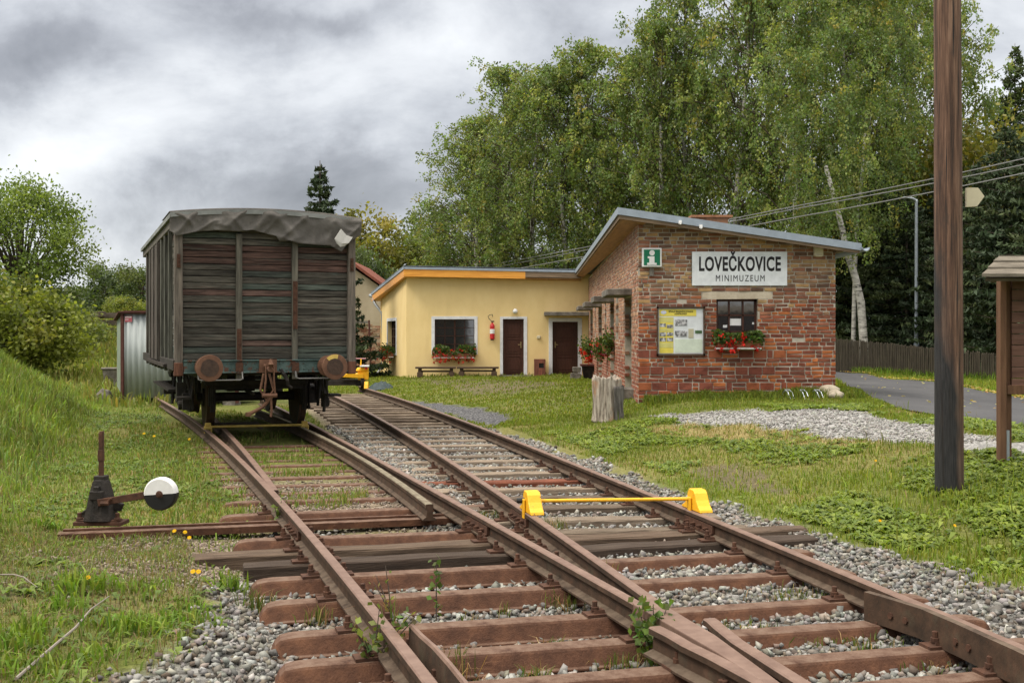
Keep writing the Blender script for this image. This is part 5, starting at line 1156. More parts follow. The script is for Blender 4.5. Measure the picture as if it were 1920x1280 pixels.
# benches
for k, (a, c) in enumerate(((779, 855), (857, 935))):
    p0 = at(a, 688, YY-.55); p1 = at(c, 688, YY-.55); L_ = p1.x-p0.x; zg = tz((p0.x+p1.x)/2, YY-.55); hgt = p0.z-zg
    t = thing('park_bench', '%s dark wooden bench of the two under the window of the yellow building' % ('left' if k == 0 else 'right'), 'bench', ((p0.x+p1.x)/2, YY-.55, zg), R(1)*(-1)**k, 'benches before the yellow building')
    b = MB(); b.bx(-L_/2, L_/2, -.17, -.005, hgt-.05, hgt+.01); b.bx(-L_/2, L_/2, .005, .17, hgt-.05, hgt+.01); b.build('seat', M['bench'], t, bevel=.008)
    for x in (-L_/2+.16, L_/2-.16):
        b = MB(); b.box((x, 0, hgt/2-.03), (.12, .22, hgt-.05)); b.box((x, 0, .08), (.19, .30, .18)); b.build('leg', M['bench'], t, bevel=.008)
    b = MB(); b.bx(-L_/2+.2, L_/2-.2, -.03, .03, .17, .23); b.build('stretcher', M['bench'], t)
# litter bin
q0 = at(1002, 709, YY-.3); q1 = at(1022, 674, YY-.3); w_ = q1.x-q0.x; zg = tz(q0.x+w_/2, YY-.3); h_ = q1.z-zg
t = thing('litter_bin', 'reddish slatted litter bin between the two doors of the yellow building', 'litter bin', (q0.x+w_/2, YY-.3, zg))
b = MB(); b.bx(-w_/2+.02, w_/2-.02, -w_/2+.02, w_/2-.02, .03, h_-.03); b.build('liner', M['black'], t)
b = MB()
for sx in range(7):
    x = -w_/2+.025+(w_-.05)*sx/6; c = random.choice([(1, 1, 1), (.8, .8, .8), (1.2, 1.1, 1.1)])
    for yv in (-w_/2, w_/2):
        if yv < 0 and sx in (3, 4, 5): b.box((x, yv, (h_-.30)/2+.02), (.045, .02, h_-.32), col=c); b.box((x, yv, h_-.06), (.045, .02, .12), col=c)
        else: b.box((x, yv, h_/2), (.045, .02, h_), col=c)
    b.box((-w_/2, x, h_/2), (.02, .045, h_), col=c); b.box((w_/2, x, h_/2), (.02, .045, h_), col=c)
b.bx(-w_/2-.01, w_/2+.01, -w_/2-.01, w_/2+.01, h_, h_+.02, (.9, .9, .9)); b.build('slats', M['binwood'], t)
# black planter on blocks at the side wall
p = ground(1112, 722); Y_ = 36.5; q = at(1108, 700, Y_); zg = tz(q.x-.1, Y_)
t = thing('planter', 'dark footed planter standing by the brick side wall behind the stump', 'planter', (q.x-.1, Y_, zg))
b = MB(); b.loft([[(-.13, -.13, 0), (.13, -.13, 0), (.13, .13, 0), (-.13, .13, 0)], [(-.2, -.2, .42), (.2, -.2, .42), (.2, .2, .42), (-.2, .2, .42)]]); b.build('bowl', M['blackiron'], t)
b = MB(); b.box((0, 0, .45), (.5, .5, .07)); b.build('rim', M['redbrown'], t, bevel=.01)
for k, (dx, dz, s) in enumerate(((-.42, 0, (.34, .3, .22)), (-.38, .24, (.26, .22, .18)))):
    b = MB(); b.box((0, 0, s[2]/2), s, jit=.015); o = b.build('concrete_block', M['concrete'], None, bevel=.02); yq = Y_-.3; o.location = (q.x-.1+dx, yq, tz(q.x-.1+dx, yq)+dz-.01); tag(o, '%s of two grey concrete blocks stacked beside the dark planter' % ('lower' if k == 0 else 'upper'), 'concrete block', 'blocks beside the planter')
b = MB(); b.box((0, 0, .1), (.5, .5, .3), jit=.02); o = b.build('stone_step', M['concrete'], None, bevel=.02); o.location = (X0-.15, 22.6, tz(X0-.15, 22.6)-.05); tag(o, 'pale stone step in the doorway nearest the brick corner', 'step')
# ---------------------------------------------------------------- utility pole with direction board
p = ground(1780, 924); k = p.y/FPX
t = thing('utility_pole', 'tall dark creosoted wooden pole with a tarred foot in the right foreground', 'pole', (p.x, p.y, p.z-.05))
b = MB(); rings = []; n = 40; Htop = 7.4
for j in range(60):
    z = Htop*j/59; r0 = 25.8*k*(1-.012*z)
    rings.append([(r0*(1+.035*(vnoise(a*2.2, z*.5, 5)-.5)+.02*(vnoise(a*7, z*1.5, 9)-.5))*math.cos(a)-.004*z, r0*(1+.035*(vnoise(a*2.2, z*.5, 5)-.5)+.02*(vnoise(a*7, z*1.5, 9)-.5))*math.sin(a), z) for a in np.linspace(0, 2*math.pi, n, endpoint=False)])
b.loft(rings); b.build('shaft', M['pole'], t, smooth=True)
b = MB(); b.prism([(.18, -.15, 0), (.215, -.05, 0), (.20, .08, 0)], (0, 0, 1.25)); 
q = at(1812, 395, p.y); r_ = [(1812, 352), (1834, 352), (1846, 368), (1832, 387), (1812, 388)]
b = MB(); b.prism([at(x, y, p.y+.06) for x, y in r_], (0, .03, 0)); o = b.build('direction_board', M['cream'], None, (q.x, p.y+.06, q.z)); tag(o, 'blank cream arrow-shaped board fixed behind the dark wooden pole', 'sign')
# ---------------------------------------------------------------- wires
def wire(pts, lab, r=.012):
    P = [at(*q) for q in pts]; path = []
    for a, c in zip(P[:-1], P[1:]):
        for s in np.linspace(0, 1, 16, endpoint=False): path.append(a.lerp(c, s)-Vector((0, 0, .5*s*(1-s))))
    path.append(P[-1]); b = MB(); b.tube(path, r, 5); o = b.build('overhead_wire', M['wire'], None, tuple(P[0])); tag(o, lab, 'wire', 'overhead wires')
wire([(2300, 205, 33), (1505, 384, 44), (560, 560, 92)], 'topmost overhead wire sloping down behind the dark pole and over the roofs', .022)
wire([(2300, 222, 33), (1505, 389, 44), (560, 566, 92)], 'middle overhead wire just below the topmost one behind the pole', .022)
wire([(2300, 238, 32.5), (1505, 405, 43), (560, 572, 91)], 'lowest overhead wire passing behind the direction board', .022)
# ---------------------------------------------------------------- kiosk board
p = ground(1885, 868); k = p.y/FPX; Yk = p.y
t = thing('information_kiosk', 'brown wooden notice kiosk with a shingled roof cut off by the right edge', 'kiosk', (p.x, Yk, p.z-.03))
def kl(px, py, dy=0):
    q = at(px, py, Yk+dy); return q-t.location
b = MB(); a = kl(1871.5, 868); c = kl(1884, 520); b.bx(a.x, c.x, -.05, .05, 0, c.z); b.build('post', M['kioskpost'], t, bevel=.006)
b = MB(); a = kl(1885, 868); c = kl(1899, 520); b.bx(a.x+.004, c.x, .02, .14, 0, c.z); b.build('post', M['kioskpost'], t, bevel=.006)
a = kl(1884, 868); c = kl(1890.5, 806); b = MB(); b.bx(a.x, c.x, -.03, -.012+.03, 0, c.z); b.build('steel_foot', M['greypost'], t)
zt_, zb_ = kl(0, 522).z, kl(0, 730).z; b = MB(); n = 10
for i in range(n):
    z0_ = zb_+(zt_-zb_)*i/n; f = random.uniform(.8, 1.2)
    b.box((kl(1887, 600).x+1.25, .0, z0_+(zt_-zb_)/n/2), (2.4, .03, (zt_-zb_)/n-.006), col=(f, f, f))
b.build('board_panel', M['kiosk'], t, bevel=.004)
b = MB(); x0 = kl(1886, 0).x; b.bx(x0, x0+2.6, -.03, .03, kl(0, 730).z-.05, kl(0, 716).z-.03); b.build('bottom_rail', M['kioskpost'], t, bevel=.005)
b = MB(); x0 = kl(1888, 0).x+2.3; b.bx(x0, x0+.09, -.05, .05, 0, kl(0, 520).z); b.build('post', M['kioskpost'], t)
b = MB()
ex, ez = kl(1841, 521, -.5).x, kl(0, 521, -.5).z; rx, rz_ = kl(1873, 484).x, kl(0, 484).z
for i in range(3):
    s0, s1 = i/3, (i+1.18)/3; y0, y1 = -.50+.5*s0, -.50+.5*min(s1, 1)
    xa = ex+(rx-ex)*s0; xb_ = ex+(rx-ex)*min(s1, 1); za = ez+(rz_-ez)*s0+.012*(1); zb2 = ez+(rz_-ez)*min(s1, 1)
    f = random.uniform(.85, 1.15)
    b.loft([[(xa, y0, za), (xa+2.9, y0, za), (xa+2.9, y0, za+.03), (xa, y0, za+.03)], [(xb_, y1, zb2-.01), (xa+2.9, y1, zb2-.01), (xa+2.9, y1, zb2+.02), (xb_, y1, zb2+.02)]], col=(f, f, f))
b.prism([(ex+.05, -.46, ez-.0), (ex+2.9, -.46, ez-.0), (ex+2.9, -.0, rz_-.02), (rx, -.0, rz_-.02)], (0, .01, -.03), (.6, .55, .5))
b.prism([(rx, .0, rz_), (rx+2.9, .0, rz_), (ex+2.9, .5, ez), (kl(1856, 521, .5).x, .5, ez)], (0, 0, .03), (.9, .9, .9))
b.build('shingled_roof', M['shingle'], t)
# ---------------------------------------------------------------- street lamp
p = ground(1718, 692); Yl = p.y
t = thing('street_lamp', 'slim grey street lamp with a short arm standing by the picket fence', 'street lamp', p)
zt_ = at(0, 374, Yl).z-p.z; zm = at(0, 643, Yl).z-p.z; k = Yl/FPX
b = MB(); b.lathe([(5.0*k, -.1), (5.0*k, zm), (3.4*k, zm+.12), (2.7*k, zt_-.12), (2.5*k, zt_)], n=14); b.build('mast', M['greypost'], t, smooth=True)
b = MB(); b.tube([(0, 0, zt_-.15), (-2*k, 0, zt_-.02), (-8*k, 0, zt_+.05), (-14*k, 0, zt_+.08)], [2.5*k, 2.5*k, 2.2*k, 2.0*k], 10); b.build('arm', M['greypost'], t, smooth=True)
b = MB(); b.box((-20*k, 0, zt_+.08), (14*k, .26, .07), top=(.7, .7)); b.build('lamp_head', M['greypost'], t, bevel=.015)
# ---------------------------------------------------------------- picket fence
P0 = at(1560, 633, 43.5); P1 = at(1880, 664, 33.0); d = P1-P0; Lf = math.hypot(d.x, d.y)
t = thing('picket_fence', 'weathered brown picket fence along the far side of the road', 'fence', (P0.x, P0.y, 0)); t.rotation_euler = (0, 0, math.atan2(d.y, d.x))
n = int(Lf/.118); Ca, Sa = d.x/Lf, d.y/Lf
b = MB()
for i in range(-8, n+22):
    u = i*.118; x, y = P0.x+Ca*u, P0.y+Sa*u; zt_ = P0.z+d.z*u/Lf+random.uniform(-.03, .03); zg = tz(x, y)+.03
    if zt_-zg < .5: zt_ = zg+.75
    l = random.uniform(-.02, .02)
    b.loft([[(u-.038, -.012, zg), (u+.038, -.012, zg), (u+.038, .012, zg), (u-.038, .012, zg)], [(u-.036+l, -.012, zt_-.05), (u+.036+l, -.012, zt_-.05), (u+.036+l, .012, zt_-.05), (u-.036+l, .012, zt_-.05)], [(u-.012+l, -.012, zt_), (u+.012+l, -.012, zt_), (u+.012+l, .012, zt_), (u-.012+l, .012, zt_)]])
b.build('picket_panel', M['picket'], t)
b = MB()
for q in (.28, .85):
    b.tube([(u, .04, P0.z+d.z*u/Lf-q) for u in np.linspace(-1, Lf+2, 12)], .03, 4)
b.build('cross_rail', M['picket'], t)
for u in np.arange(0, Lf+2, 2.3):
    x, y = P0.x+Ca*u, P0.y+Sa*u; b = MB(); b.bx(u-.05, u+.05, .05, .15, tz(x, y)-.2, P0.z+d.z*u/Lf-.05); b.build('post', M['picket'], t)
# ---------------------------------------------------------------- tree stump
p = ground(1141, 789); k = p.y/FPX
def stumpm():
    m, nt, out = nodes('weathered_stump'); L = nt.links; tc = N(nt, 'ShaderNodeTexCoord'); mp = N(nt, 'ShaderNodeMapping'); mp.inputs['Scale'].default_value = (9, 9, 1.3); L.new(tc.outputs['Object'], mp.inputs[0])
    n1 = N(nt, 'ShaderNodeTexNoise', Scale=2.0, Detail=8, Roughness=.7); L.new(mp.outputs[0], n1.inputs[0])
    c = ramp(nt, n1.outputs[0], [(.32, (.045, .032, .024)), (.43, (.20, .165, .13)), (.55, (.40, .35, .29)), (.72, (.62, .55, .45))])
    n2 = N(nt, 'ShaderNodeTexNoise', Scale=3.0, Detail=4); L.new(tc.outputs['Object'], n2.inputs[0]); mr = N(nt, 'ShaderNodeMapRange'); mr.inputs[1].default_value = .55; mr.inputs[2].default_value = .68; L.new(n2.outputs[0], mr.inputs[0])
    c = mixc(nt, mr.outputs[0], c, (.36, .19, .09))
    p_ = N(nt, 'ShaderNodeBsdfPrincipled', Roughness=.9); L.new(c, p_.inputs['Base Color']); bp = N(nt, 'ShaderNodeBump', Strength=.9, Distance=.04); L.new(n1.outputs[0], bp.inputs['Height']); L.new(bp.outputs[0], p_.inputs['Normal']); L.new(p_.outputs[0], out.inputs[0]); return m
M['stump'] = stumpm()
t = thing('tree_stump', 'grey weathered tree stump with peeling bark on the lawn before the brick house', 'tree stump', (p.x, p.y+.2, p.z-.03))
hs_ = (789-705)*k; r0 = 26.5*k
b = MB(); n = 72; rings = []
def srad(a, z): return r0*(1+.16*(fbm(3+2.0*math.cos(a), 3+2.0*math.sin(a)+z*.5, 4, 2)-.5)*2+.16*(vnoise(a*5.5, z*1.6, 7)-.5)+.10*(vnoise(a*11, z*2.4, 17)-.5)+.05*(vnoise(a*23, z*3.5, 27)-.5)+.16*math.exp(-z*6))
for z in np.linspace(0, 1, 26):
    rings.append([(srad(a, z*hs_)*math.cos(a), srad(a, z*hs_)*math.sin(a), z*(hs_+.10*(vnoise(a*4, 2, 3)-.5)+.07*(vnoise(a*11, 1, 3)-.5))) for a in np.linspace(0, 2*math.pi, n, endpoint=False)])
zt_ = hs_; 
for s in (.9, .6, .2): rings.append([(srad(a, hs_)*s*math.cos(a), srad(a, hs_)*s*math.sin(a), hs_-.03+.05*(vnoise(a*3+s*5, s*9, 2)-.5)) for a in np.linspace(0, 2*math.pi, n, endpoint=False)])
b.loft(rings); b.build('trunk', M['stump'], t, smooth=True)
b = MB(); rings = []      # slab of bark on the right
for z in np.linspace(.02, .80, 16):
    ring = []
    for s_, aa in ((1.07, np.linspace(-1.25, .45, 22)), (.97, np.linspace(.45, -1.25, 22))):
        for a in aa: rr2 = srad(a, z*hs_)*s_+.03*(vnoise(a*13, z*2, 5)-.5)+.02*(vnoise(a*24, z*3, 6)-.5); ring.append((rr2*math.cos(a)+.01, rr2*math.sin(a), z*hs_+(.05*(vnoise(a*6, 3, 8)-.5) if z > .75 else 0)))
    rings.append(ring)
M['barkgrey'] = mat('stump_bark', [(.3, (.055, .048, .042)), (.55, (.17, .155, .14)), (.75, (.27, .25, .23))], scale=3, stretch=(9, 9, 1.2), rough=.95, bump=1, bscale=7, dist=.04)
b.loft(rings); b.build('bark', M['barkgrey'], t, smooth=True)
# ---------------------------------------------------------------- two stones and cycle rack at the brick corner
p = ground(1560, 738); rock('boulder', (at(1556, 728, 21.25).x, 21.25, tz(at(1556, 728, 21.25).x, 21.25)+.12), (.22, .17, .13), 'larger pale boulder at the right foot of the brick wall', M['stone'], 'stone', 11, 'pale boulders')
rock('boulder', (at(1567, 738, 20.85).x, 20.85, tz(at(1567, 738, 20.85).x, 20.85)+.10), (.17, .13, .10), 'smaller pale boulder lying in front of the larger one', M['stone'], 'stone', 23, 'pale boulders')
t0 = at(1478, 742, 20.9); t = thing('cycle_rack', 'low shiny cycle rack of thin hoops in the grass at the brick wall', 'cycle rack', (t0.x, 20.75, tz(t0.x, 20.75)))
for k_, px in enumerate((1478, 1505.5, 1533)):
    x = at(px, 742, 20.75).x-t0.x
    b = MB(); 
    for q in (0, .075): b.tube([(x+q-.02, .35, .0), (x+q-.02, .32, .10), (x+q, .22, .17), (x+q+.02, .10, .13), (x+q+.045, -.05, -.03)], .008, 6)
    b.tube([(x-.01, .22, .17), (x+.085, .22, .17)], .008, 6)
    b.build('wheel_hoop', M['greypost'], t)
# ---------------------------------------------------------------- ruin, gable house and far house
g0 = at(664, 690, 54); b = MB(); Yr = 54
t = thing('brick_ruin', 'low ruined brick wall with flaking plaster left of the yellow building', 'wall', (at(664, 0, Yr).x, Yr, tz(-7, Yr)))
x1 = at(716, 0, Yr).x-t.location.x; zt_ = at(0, 606, Yr).z-t.location.z
b = MB(); z = -.3; row = 0
while z < zt_:
    x = -random.uniform(0, .2)-1.0; row += 1
    while x < x1+.3:
        L = random.choice([.25, .25, .13]); 
        top_ = zt_-.25*vnoise(x*1.5, 2, 4)
        if z < top_ and random.random() > .03: b.box((x+L/2, random.gauss(0, .012), z+.036), (L-.015, .14, .066), col=random.choice([(.40, .27, .20), (.34, .19, .14), (.46, .36, .28), (.5, .43, .36), (.28, .14, .10)]))
        x += L
    z += .08
b.build('bricks', M['brick'], t); b = MB(); b.bx(-1.0, x1+.3, .02, .4, -.5, zt_-.26); b.build('core', M['mortar'], t)
b = MB(); b.bx(-.8, .7, -.3, .3, zt_-.0, zt_+.12); b.build('concrete_cap', M['concrete'], t)
b = MB(); q = at(692, 600, Yr-.3)-t.location; q2 = at(695, 690, Yr-.3)-t.location; b.tube([q, q2], .05, 6); b.build('iron_post', M['redbrown'], t)
Yg = 58; a = at(668, 495, Yg); c = at(716, 532, Yg)
t = thing('gable_house', 'beige rendered house with a red tiled roof half hidden behind the spruce', 'house', (a.x, Yg, tz(-8, Yg)))
za, zc_ = a.z-t.location.z, c.z-t.location.z; xc = c.x-a.x; sl_ = (zc_-za)/xc
b = MB(); b.prism([(-4.4, 0, -.5), (xc+1.2, 0, -.5), (xc+1.2, 0, zc_+sl_*1.2-.12), (0-.3, 0, za-sl_*.3*0-.12), (-4.4, 0, za-2.9)], (0, 7, 0)); b.build('wall', M['ruin'], t)
b = MB(); b.prism([(-.3, -.35, za+.05), (xc+1.6, -.35, zc_+sl_*1.6-.03), (xc+1.6, -.35, zc_+sl_*1.6+.12), (-.3, -.35, za+.22)], (0, 8, 0)); b.prism([(-.3, -.35, za+.05), (-4.8, -.35, za-3.2), (-4.8, -.35, za-3.0), (-.3, -.35, za+.22)], (0, 8, 0)); b.build('roof', M['tileroof'], t)
Yh = 100; a = at(800, 497, Yh); t = thing('far_house', 'distant house showing only a chimney and red roof above the yellow building', 'house', (a.x, Yh, tz(a.x, Yh)))
zr2 = a.z-t.location.z; b = MB(); b.bx(-2.5, 6, 0, 7, -.5, zr2-2.0); b.build('wall', M['ruin'], t)
b = MB(); b.prism([(-.6, -.3, zr2-2.6), (6.5, -.3, zr2-2.6), (6, 3.4, zr2+.55), (-.2, 3.4, zr2+.55)], (0, .1, .12)); b.build('roof', M['tileroof'], t)
b = MB(); x = at(791, 0, Yh).x-a.x; b.bx(x-.32, x+.32, 3.0, 3.6, zr2-2, at(0, 482, Yh).z-t.location.z); zq = at(0, 482, Yh).z-t.location.z; b.loft([[(x-.36, 2.96, zq), (x+.36, 2.96, zq), (x+.36, 3.64, zq), (x-.36, 3.64, zq)], [(x-.04, 3.26, zq+.45), (x+.04, 3.26, zq+.45), (x+.04, 3.34, zq+.45), (x-.04, 3.34, zq+.45)]]); b.build('chimney', M['concrete'], t)
# pile of old sleepers on the slope behind the shed
p = at(200, 612, 52)
k_ = 0
for r_ in range(3):
    for c_ in range(2):
        b = MB(); b.box((0, 0, 0), (1.7, .3, .24), jit=.02, col=(.5, .48, .45)); o = b.build('stacked_beam', M['oldwood'], None)
        o.location = (p.x-.3+c_*1.4+random.uniform(-.15, .15), 50+c_*.35, tz(p.x, 50)+.25+r_*.36); o.rotation_euler = (0, random.uniform(-.05, .05), random.uniform(-.2, .2))
        tag(o, 'old wooden beam in the %s layer, %s end of the stack on the slope behind the metal shed' % (('bottom', 'middle', 'top')[r_], ('left', 'right')[c_]), 'wooden beam', 'stack of old beams'); k_ += 1
# ---------------------------------------------------------------- foliage cards
def cards(P, size, cols, rg, droop=0.0, aspect=.55, up=None):
    """diamond leaves at P (n,3); returns V,F,C"""
    n = len(P); size = np.broadcast_to(size, (n,))
    d = rg.normal(size=(n, 3)); d[:, 2] -= droop*2.2; d /= np.linalg.norm(d, axis=1)[:, None]
    r = rg.normal(size=(n, 3)); s = np.cross(d, r); s /= np.maximum(np.linalg.norm(s, axis=1)[:, None], 1e-6)
    a = d*size[:, None]*.5; b_ = s*size[:, None]*.5*aspect
    V = np.stack([P-a, P+b_-a*.1, P+a, P-b_-a*.1], 1).reshape(-1, 3); F = np.arange(n*4).reshape(n, 4); return V, F, cols
def pal(n, base, rg, var=.22, hue=.12):
    base = np.array(base, float); idx = rg.integers(0, len(base), n); c = base[idx]*(1+rg.normal(0, var, (n, 1))).clip(.45, 1.7)*(1+rg.normal(0, hue, (n, 3))).clip(.7, 1.4)
    return np.concatenate([c.clip(.004, .6), np.ones((n, 1))], 1)
TREES = {}
def tree_obj(name, label, cat, loc, parts, group=None, rz=0, scale=(1, 1, 1)):
    t = thing(name, label, cat, loc, rz, group); t.scale = scale
    for nm, me in parts:
        o = bpy.data.objects.new(nm, me); COL.objects.link(o); o.parent = t
    return t
def takemesh(o): me = o.data; bpy.data.objects.remove(o); return me

def birch_parts(seed, H=20.0, rad=3.0, nb=64, leafs=15000, pale=False, low=.16):
    rg = np.random.default_rng(seed); rd = random.Random(seed)
    tb = MB(); path = []; lean = rd.uniform(-.04, .04), rd.uniform(-.03, .03)
    for k in range(14):
        z = H*.97*k/13; path.append((lean[0]*z+.18*math.sin(z*.35+seed), lean[1]*z+.15*math.cos(z*.3+seed*2), z))
    rr_ = [.16*(1-k/13)**.8+.02 for k in range(14)]; tb.tube(path, rr_, 10); trunk = takemesh(tb.build('trunk', M['birch'], None, smooth=True))
    pth = np.array(path); lb = MB(); PP = []; CI = []
    strands = []
    for k in range(nb):
        t = low+(.99-low)*(k+rd.random())/nb; z0 = H*.97*t; base = np.array([np.interp(z0, pth[:, 2], pth[:, j]) for j in range(3)])
        a = rd.uniform(0, 2*math.pi); tt = (t-low)/(1-low)
        prof = math.sin(math.pi*min(1, (tt*.93+.10)))**.75; ln = rad*prof*rd.uniform(.65, 1.12)+.25
        rise = rd.uniform(.55, 1.25)*ln*(.6+.8*t); tip = base+np.array([math.cos(a)*ln, math.sin(a)*ln, rise]); mid = base+np.array([math.cos(a)*ln*.5, math.sin(a)*ln*.5, rise*.75])
        lb.tube([base, mid, tip], [.045*(1-t*.6), .028, .010], 4)
        for j in range(9):
            u = .22+.82*rd.random()**.8; q = (1-u)**2*base+2*u*(1-u)*mid+u*u*tip if u < 1 else tip
            q = q+rg.normal(0, .30, 3)*np.array([1, 1, .8]); strands.append((q, rd.uniform(.35, 1.75)*(1.1-.62*t), a, u))
    ns = len(strands); per = max(6, leafs//ns)
    base_pal = [(.160, .218, .056), (.208, .255, .068), (.130, .186, .056), (.25, .275, .078), (.150, .207, .080)]
    cl = []
    for (q, ln, a, u) in strands:
        m = int(per*min(1.6, .45+ln*.5)); s = rg.random(m)
        x = q[0]+math.cos(a)*.22*np.sin(s*1.5)*u+rg.normal(0, .12, m); y = q[1]+math.sin(a)*.22*np.sin(s*1.5)*u+rg.normal(0, .12, m); z = q[2]+.12-ln*s+rg.normal(0, .05, m)
        PP.append(np.stack([x, y, z], 1)); f = float(np.clip(rg.normal(1, .22), .55, 1.5)); c = np.array(base_pal[rg.integers(0, 5)])*f
        if rg.random() < .035: c = np.array((.30, .27, .06))
        cl.append(np.tile(c, (m, 1)))
    P = np.concatenate(PP); c = np.concatenate(cl)*(1+rg.normal(0, .18, (len(P), 1))).clip(.5, 1.6); c = c*(1+rg.normal(0, .07, (len(P), 3)))
    V, F, C = cards(P, rg.uniform(.11, .21, len(P)), np.concatenate([c.clip(.004, .5), np.ones((len(P), 1))], 1), rg, droop=.9, aspect=.6)
    crown = takemesh(npmesh('crown', V, F, C, M['leaf'])); limbs = takemesh(lb.build('limbs', M['bark'], None))
    return [('trunk', trunk), ('limbs', limbs), ('crown', crown)]
BV = [birch_parts(s, 20, r, nb, lf) for s, r, nb, lf in ((1, 3.1, 96, 27000), (2, 3.4, 100, 28000), (3, 3.0, 92, 26000), (5, 3.5, 100, 28000))]
brow = [(868, 70, 13.4), (905, 67, 15.0), (958, 66, 17.6), (1008, 63, 16.4), (1062, 62, 16.6), (1125, 62, 17.8), (1188, 60, 17.0), (1245, 57, 18.0), (1305, 58, 20.2), (1372, 55, 20.3), (1440, 57, 21.5), (1500, 52, 21), (1575, 55, 22), (1640, 57, 22), (1705, 60, 21.5), (1770, 62, 20.5)]
onames = ['leftmost', 'second', 'third', 'fourth', 'fifth', 'sixth', 'seventh', 'eighth', 'ninth', 'tenth', 'eleventh', 'twelfth', 'thirteenth', 'fourteenth', 'fifteenth', 'sixteenth']
for k, (px, Y, h) in enumerate(brow):
    x = at(px, 0, Y).x; s = h/20.0
    tree_obj('birch_tree', 'tall birch with drooping twigs, %s in the row behind the buildings' % (onames[k]+(' from the left' if k else '')), 'birch tree', (x, Y, tz(x, Y)-.1), BV[k % 4], 'row of birches behind the buildings', rz=rng.uniform(0, 6.28), scale=(rng.uniform(.95, 1.12), rng.uniform(.95, 1.12), s))
for k, (px, Y, h) in enumerate([(945, 76, 14), (1090, 74, 16), (1215, 71, 16.5), (1320, 70, 18)]):
    x = at(px, 0, Y).x
    tree_obj('birch_tree', 'birch in the back row, seen only through the gaps, %s of four from the left' % ORD[k].replace('nearest', 'first'), 'birch tree', (x, Y, tz(x, Y)-.1), BV[(k+2) % 4], 'back row of birches', rz=rng.uniform(0, 6.28), scale=(1.1, 1.1, h/20.0))
# leaning bare birch trunks at the right of the brick house
for k, (pts, Y, lab) in enumerate([([(1620, 650), (1614, 566), (1603, 518), (1588, 473), (1579, 429), (1568, 385), (1548, 311)], 47.0, 'leaning white birch trunk rising behind the picket fence beside the brick wall'), ([(1600, 640), (1602, 540), (1606, 430), (1615, 340), (1622, 250)], 50.0, 'upright pale birch trunk just right of the leaning one')]):
    pp = [at(x, y, Y) for x, y in pts]; b0 = Vector((pp[0].x, Y, tz(pp[0].x, Y)-.1)); t = thing('birch_tree', lab, 'birch tree', b0, 0, 'slim birches beside the brick house')
    b = MB(); b.tube([Vector((0, 0, 0))]+[p-b0 for p in pp], ([.19, .175, .165, .15, .14, .12, .10, .08] if k == 0 else [.11, .10, .09, .08, .07, .05]), 12); b.build('trunk', M['birch'], t, smooth=True)
    o = bpy.data.objects.new('crown', BV[k][2][1]); COL.objects.link(o); o.parent = t; o.location = (pp[-1]-b0)+Vector((0, 0, -7.0)); o.scale = (.85, .85, .75)

def broad_parts(seed, H, rad, base_pal, clumps=70, leafs=9000, size=(.14, .26), crown0=.22, flatn=.9, trunk_r=.16, open_=.0, sig=.34, tall=1.0, uptips=False):
    rg = np.random.default_rng(seed); rd = random.Random(seed)
    tb = MB(); zc_ = H*(crown0+.35); tb.tube([(0, 0, 0), (.05, .03, H*.2), (-.06, .05, H*.5), (.05, -.03, H*.8)], [trunk_r, trunk_r*.8, trunk_r*.55, trunk_r*.15], 9)
    PP = []; CC = []; per = leafs//clumps
    for k in range(clumps):
        th = rd.uniform(0, 2*math.pi); v = rd.uniform(-1, 1); r_ = (.35+.65*rd.random()**.5)
        hz = (H*(1-crown0))/2; lump = .72+.5*vnoise(th*1.4+seed, v*2.2, seed)
        c = np.array([math.cos(th)*math.sqrt(1-v*v*.85)*rad*r_*lump, math.sin(th)*math.sqrt(1-v*v*.85)*rad*r_*lump, H*crown0+hz+v*hz*.93*(r_ if not uptips else .95)])
        if rd.random() < .55:
            tb.tube([(0, 0, max(H*.12, c[2]*.45)), tuple(c*np.array([.5, .5, .8])), tuple(c)], [trunk_r*.4, trunk_r*.22, .012], 4)
        m = int(per*rd.uniform(.5, 1.5)); sg = sig*rad*rd.uniform(.5, 1.0)*.62
        P = c+rg.normal(0, 1, (m, 3))*np.array([sg, sg, sg*flatn]); f = float(np.clip(rg.normal(1, .2), .55, 1.5)); bc = np.array(base_pal[rg.integers(0, len(base_pal))])*f
        PP.append(P); CC.append(np.tile(bc, (m, 1)))
    P = np.concatenate(PP); c = np.concatenate(CC)*(1+rg.normal(0, .2, (len(P), 1))).clip(.45, 1.7)
    keep = P[:, 2] > .1; P = P[keep]; c = c[keep]
    V, F, C = cards(P, rg.uniform(size[0], size[1], len(P)), np.concatenate([c.clip(.004, .5), np.ones((len(P), 1))], 1), rg, droop=.15, aspect=.62)
    return [('trunk', takemesh(tb.build('trunk', M['bark'], None, smooth=True))), ('crown', takemesh(npmesh('crown', V, F, C, M['leaf'])))]
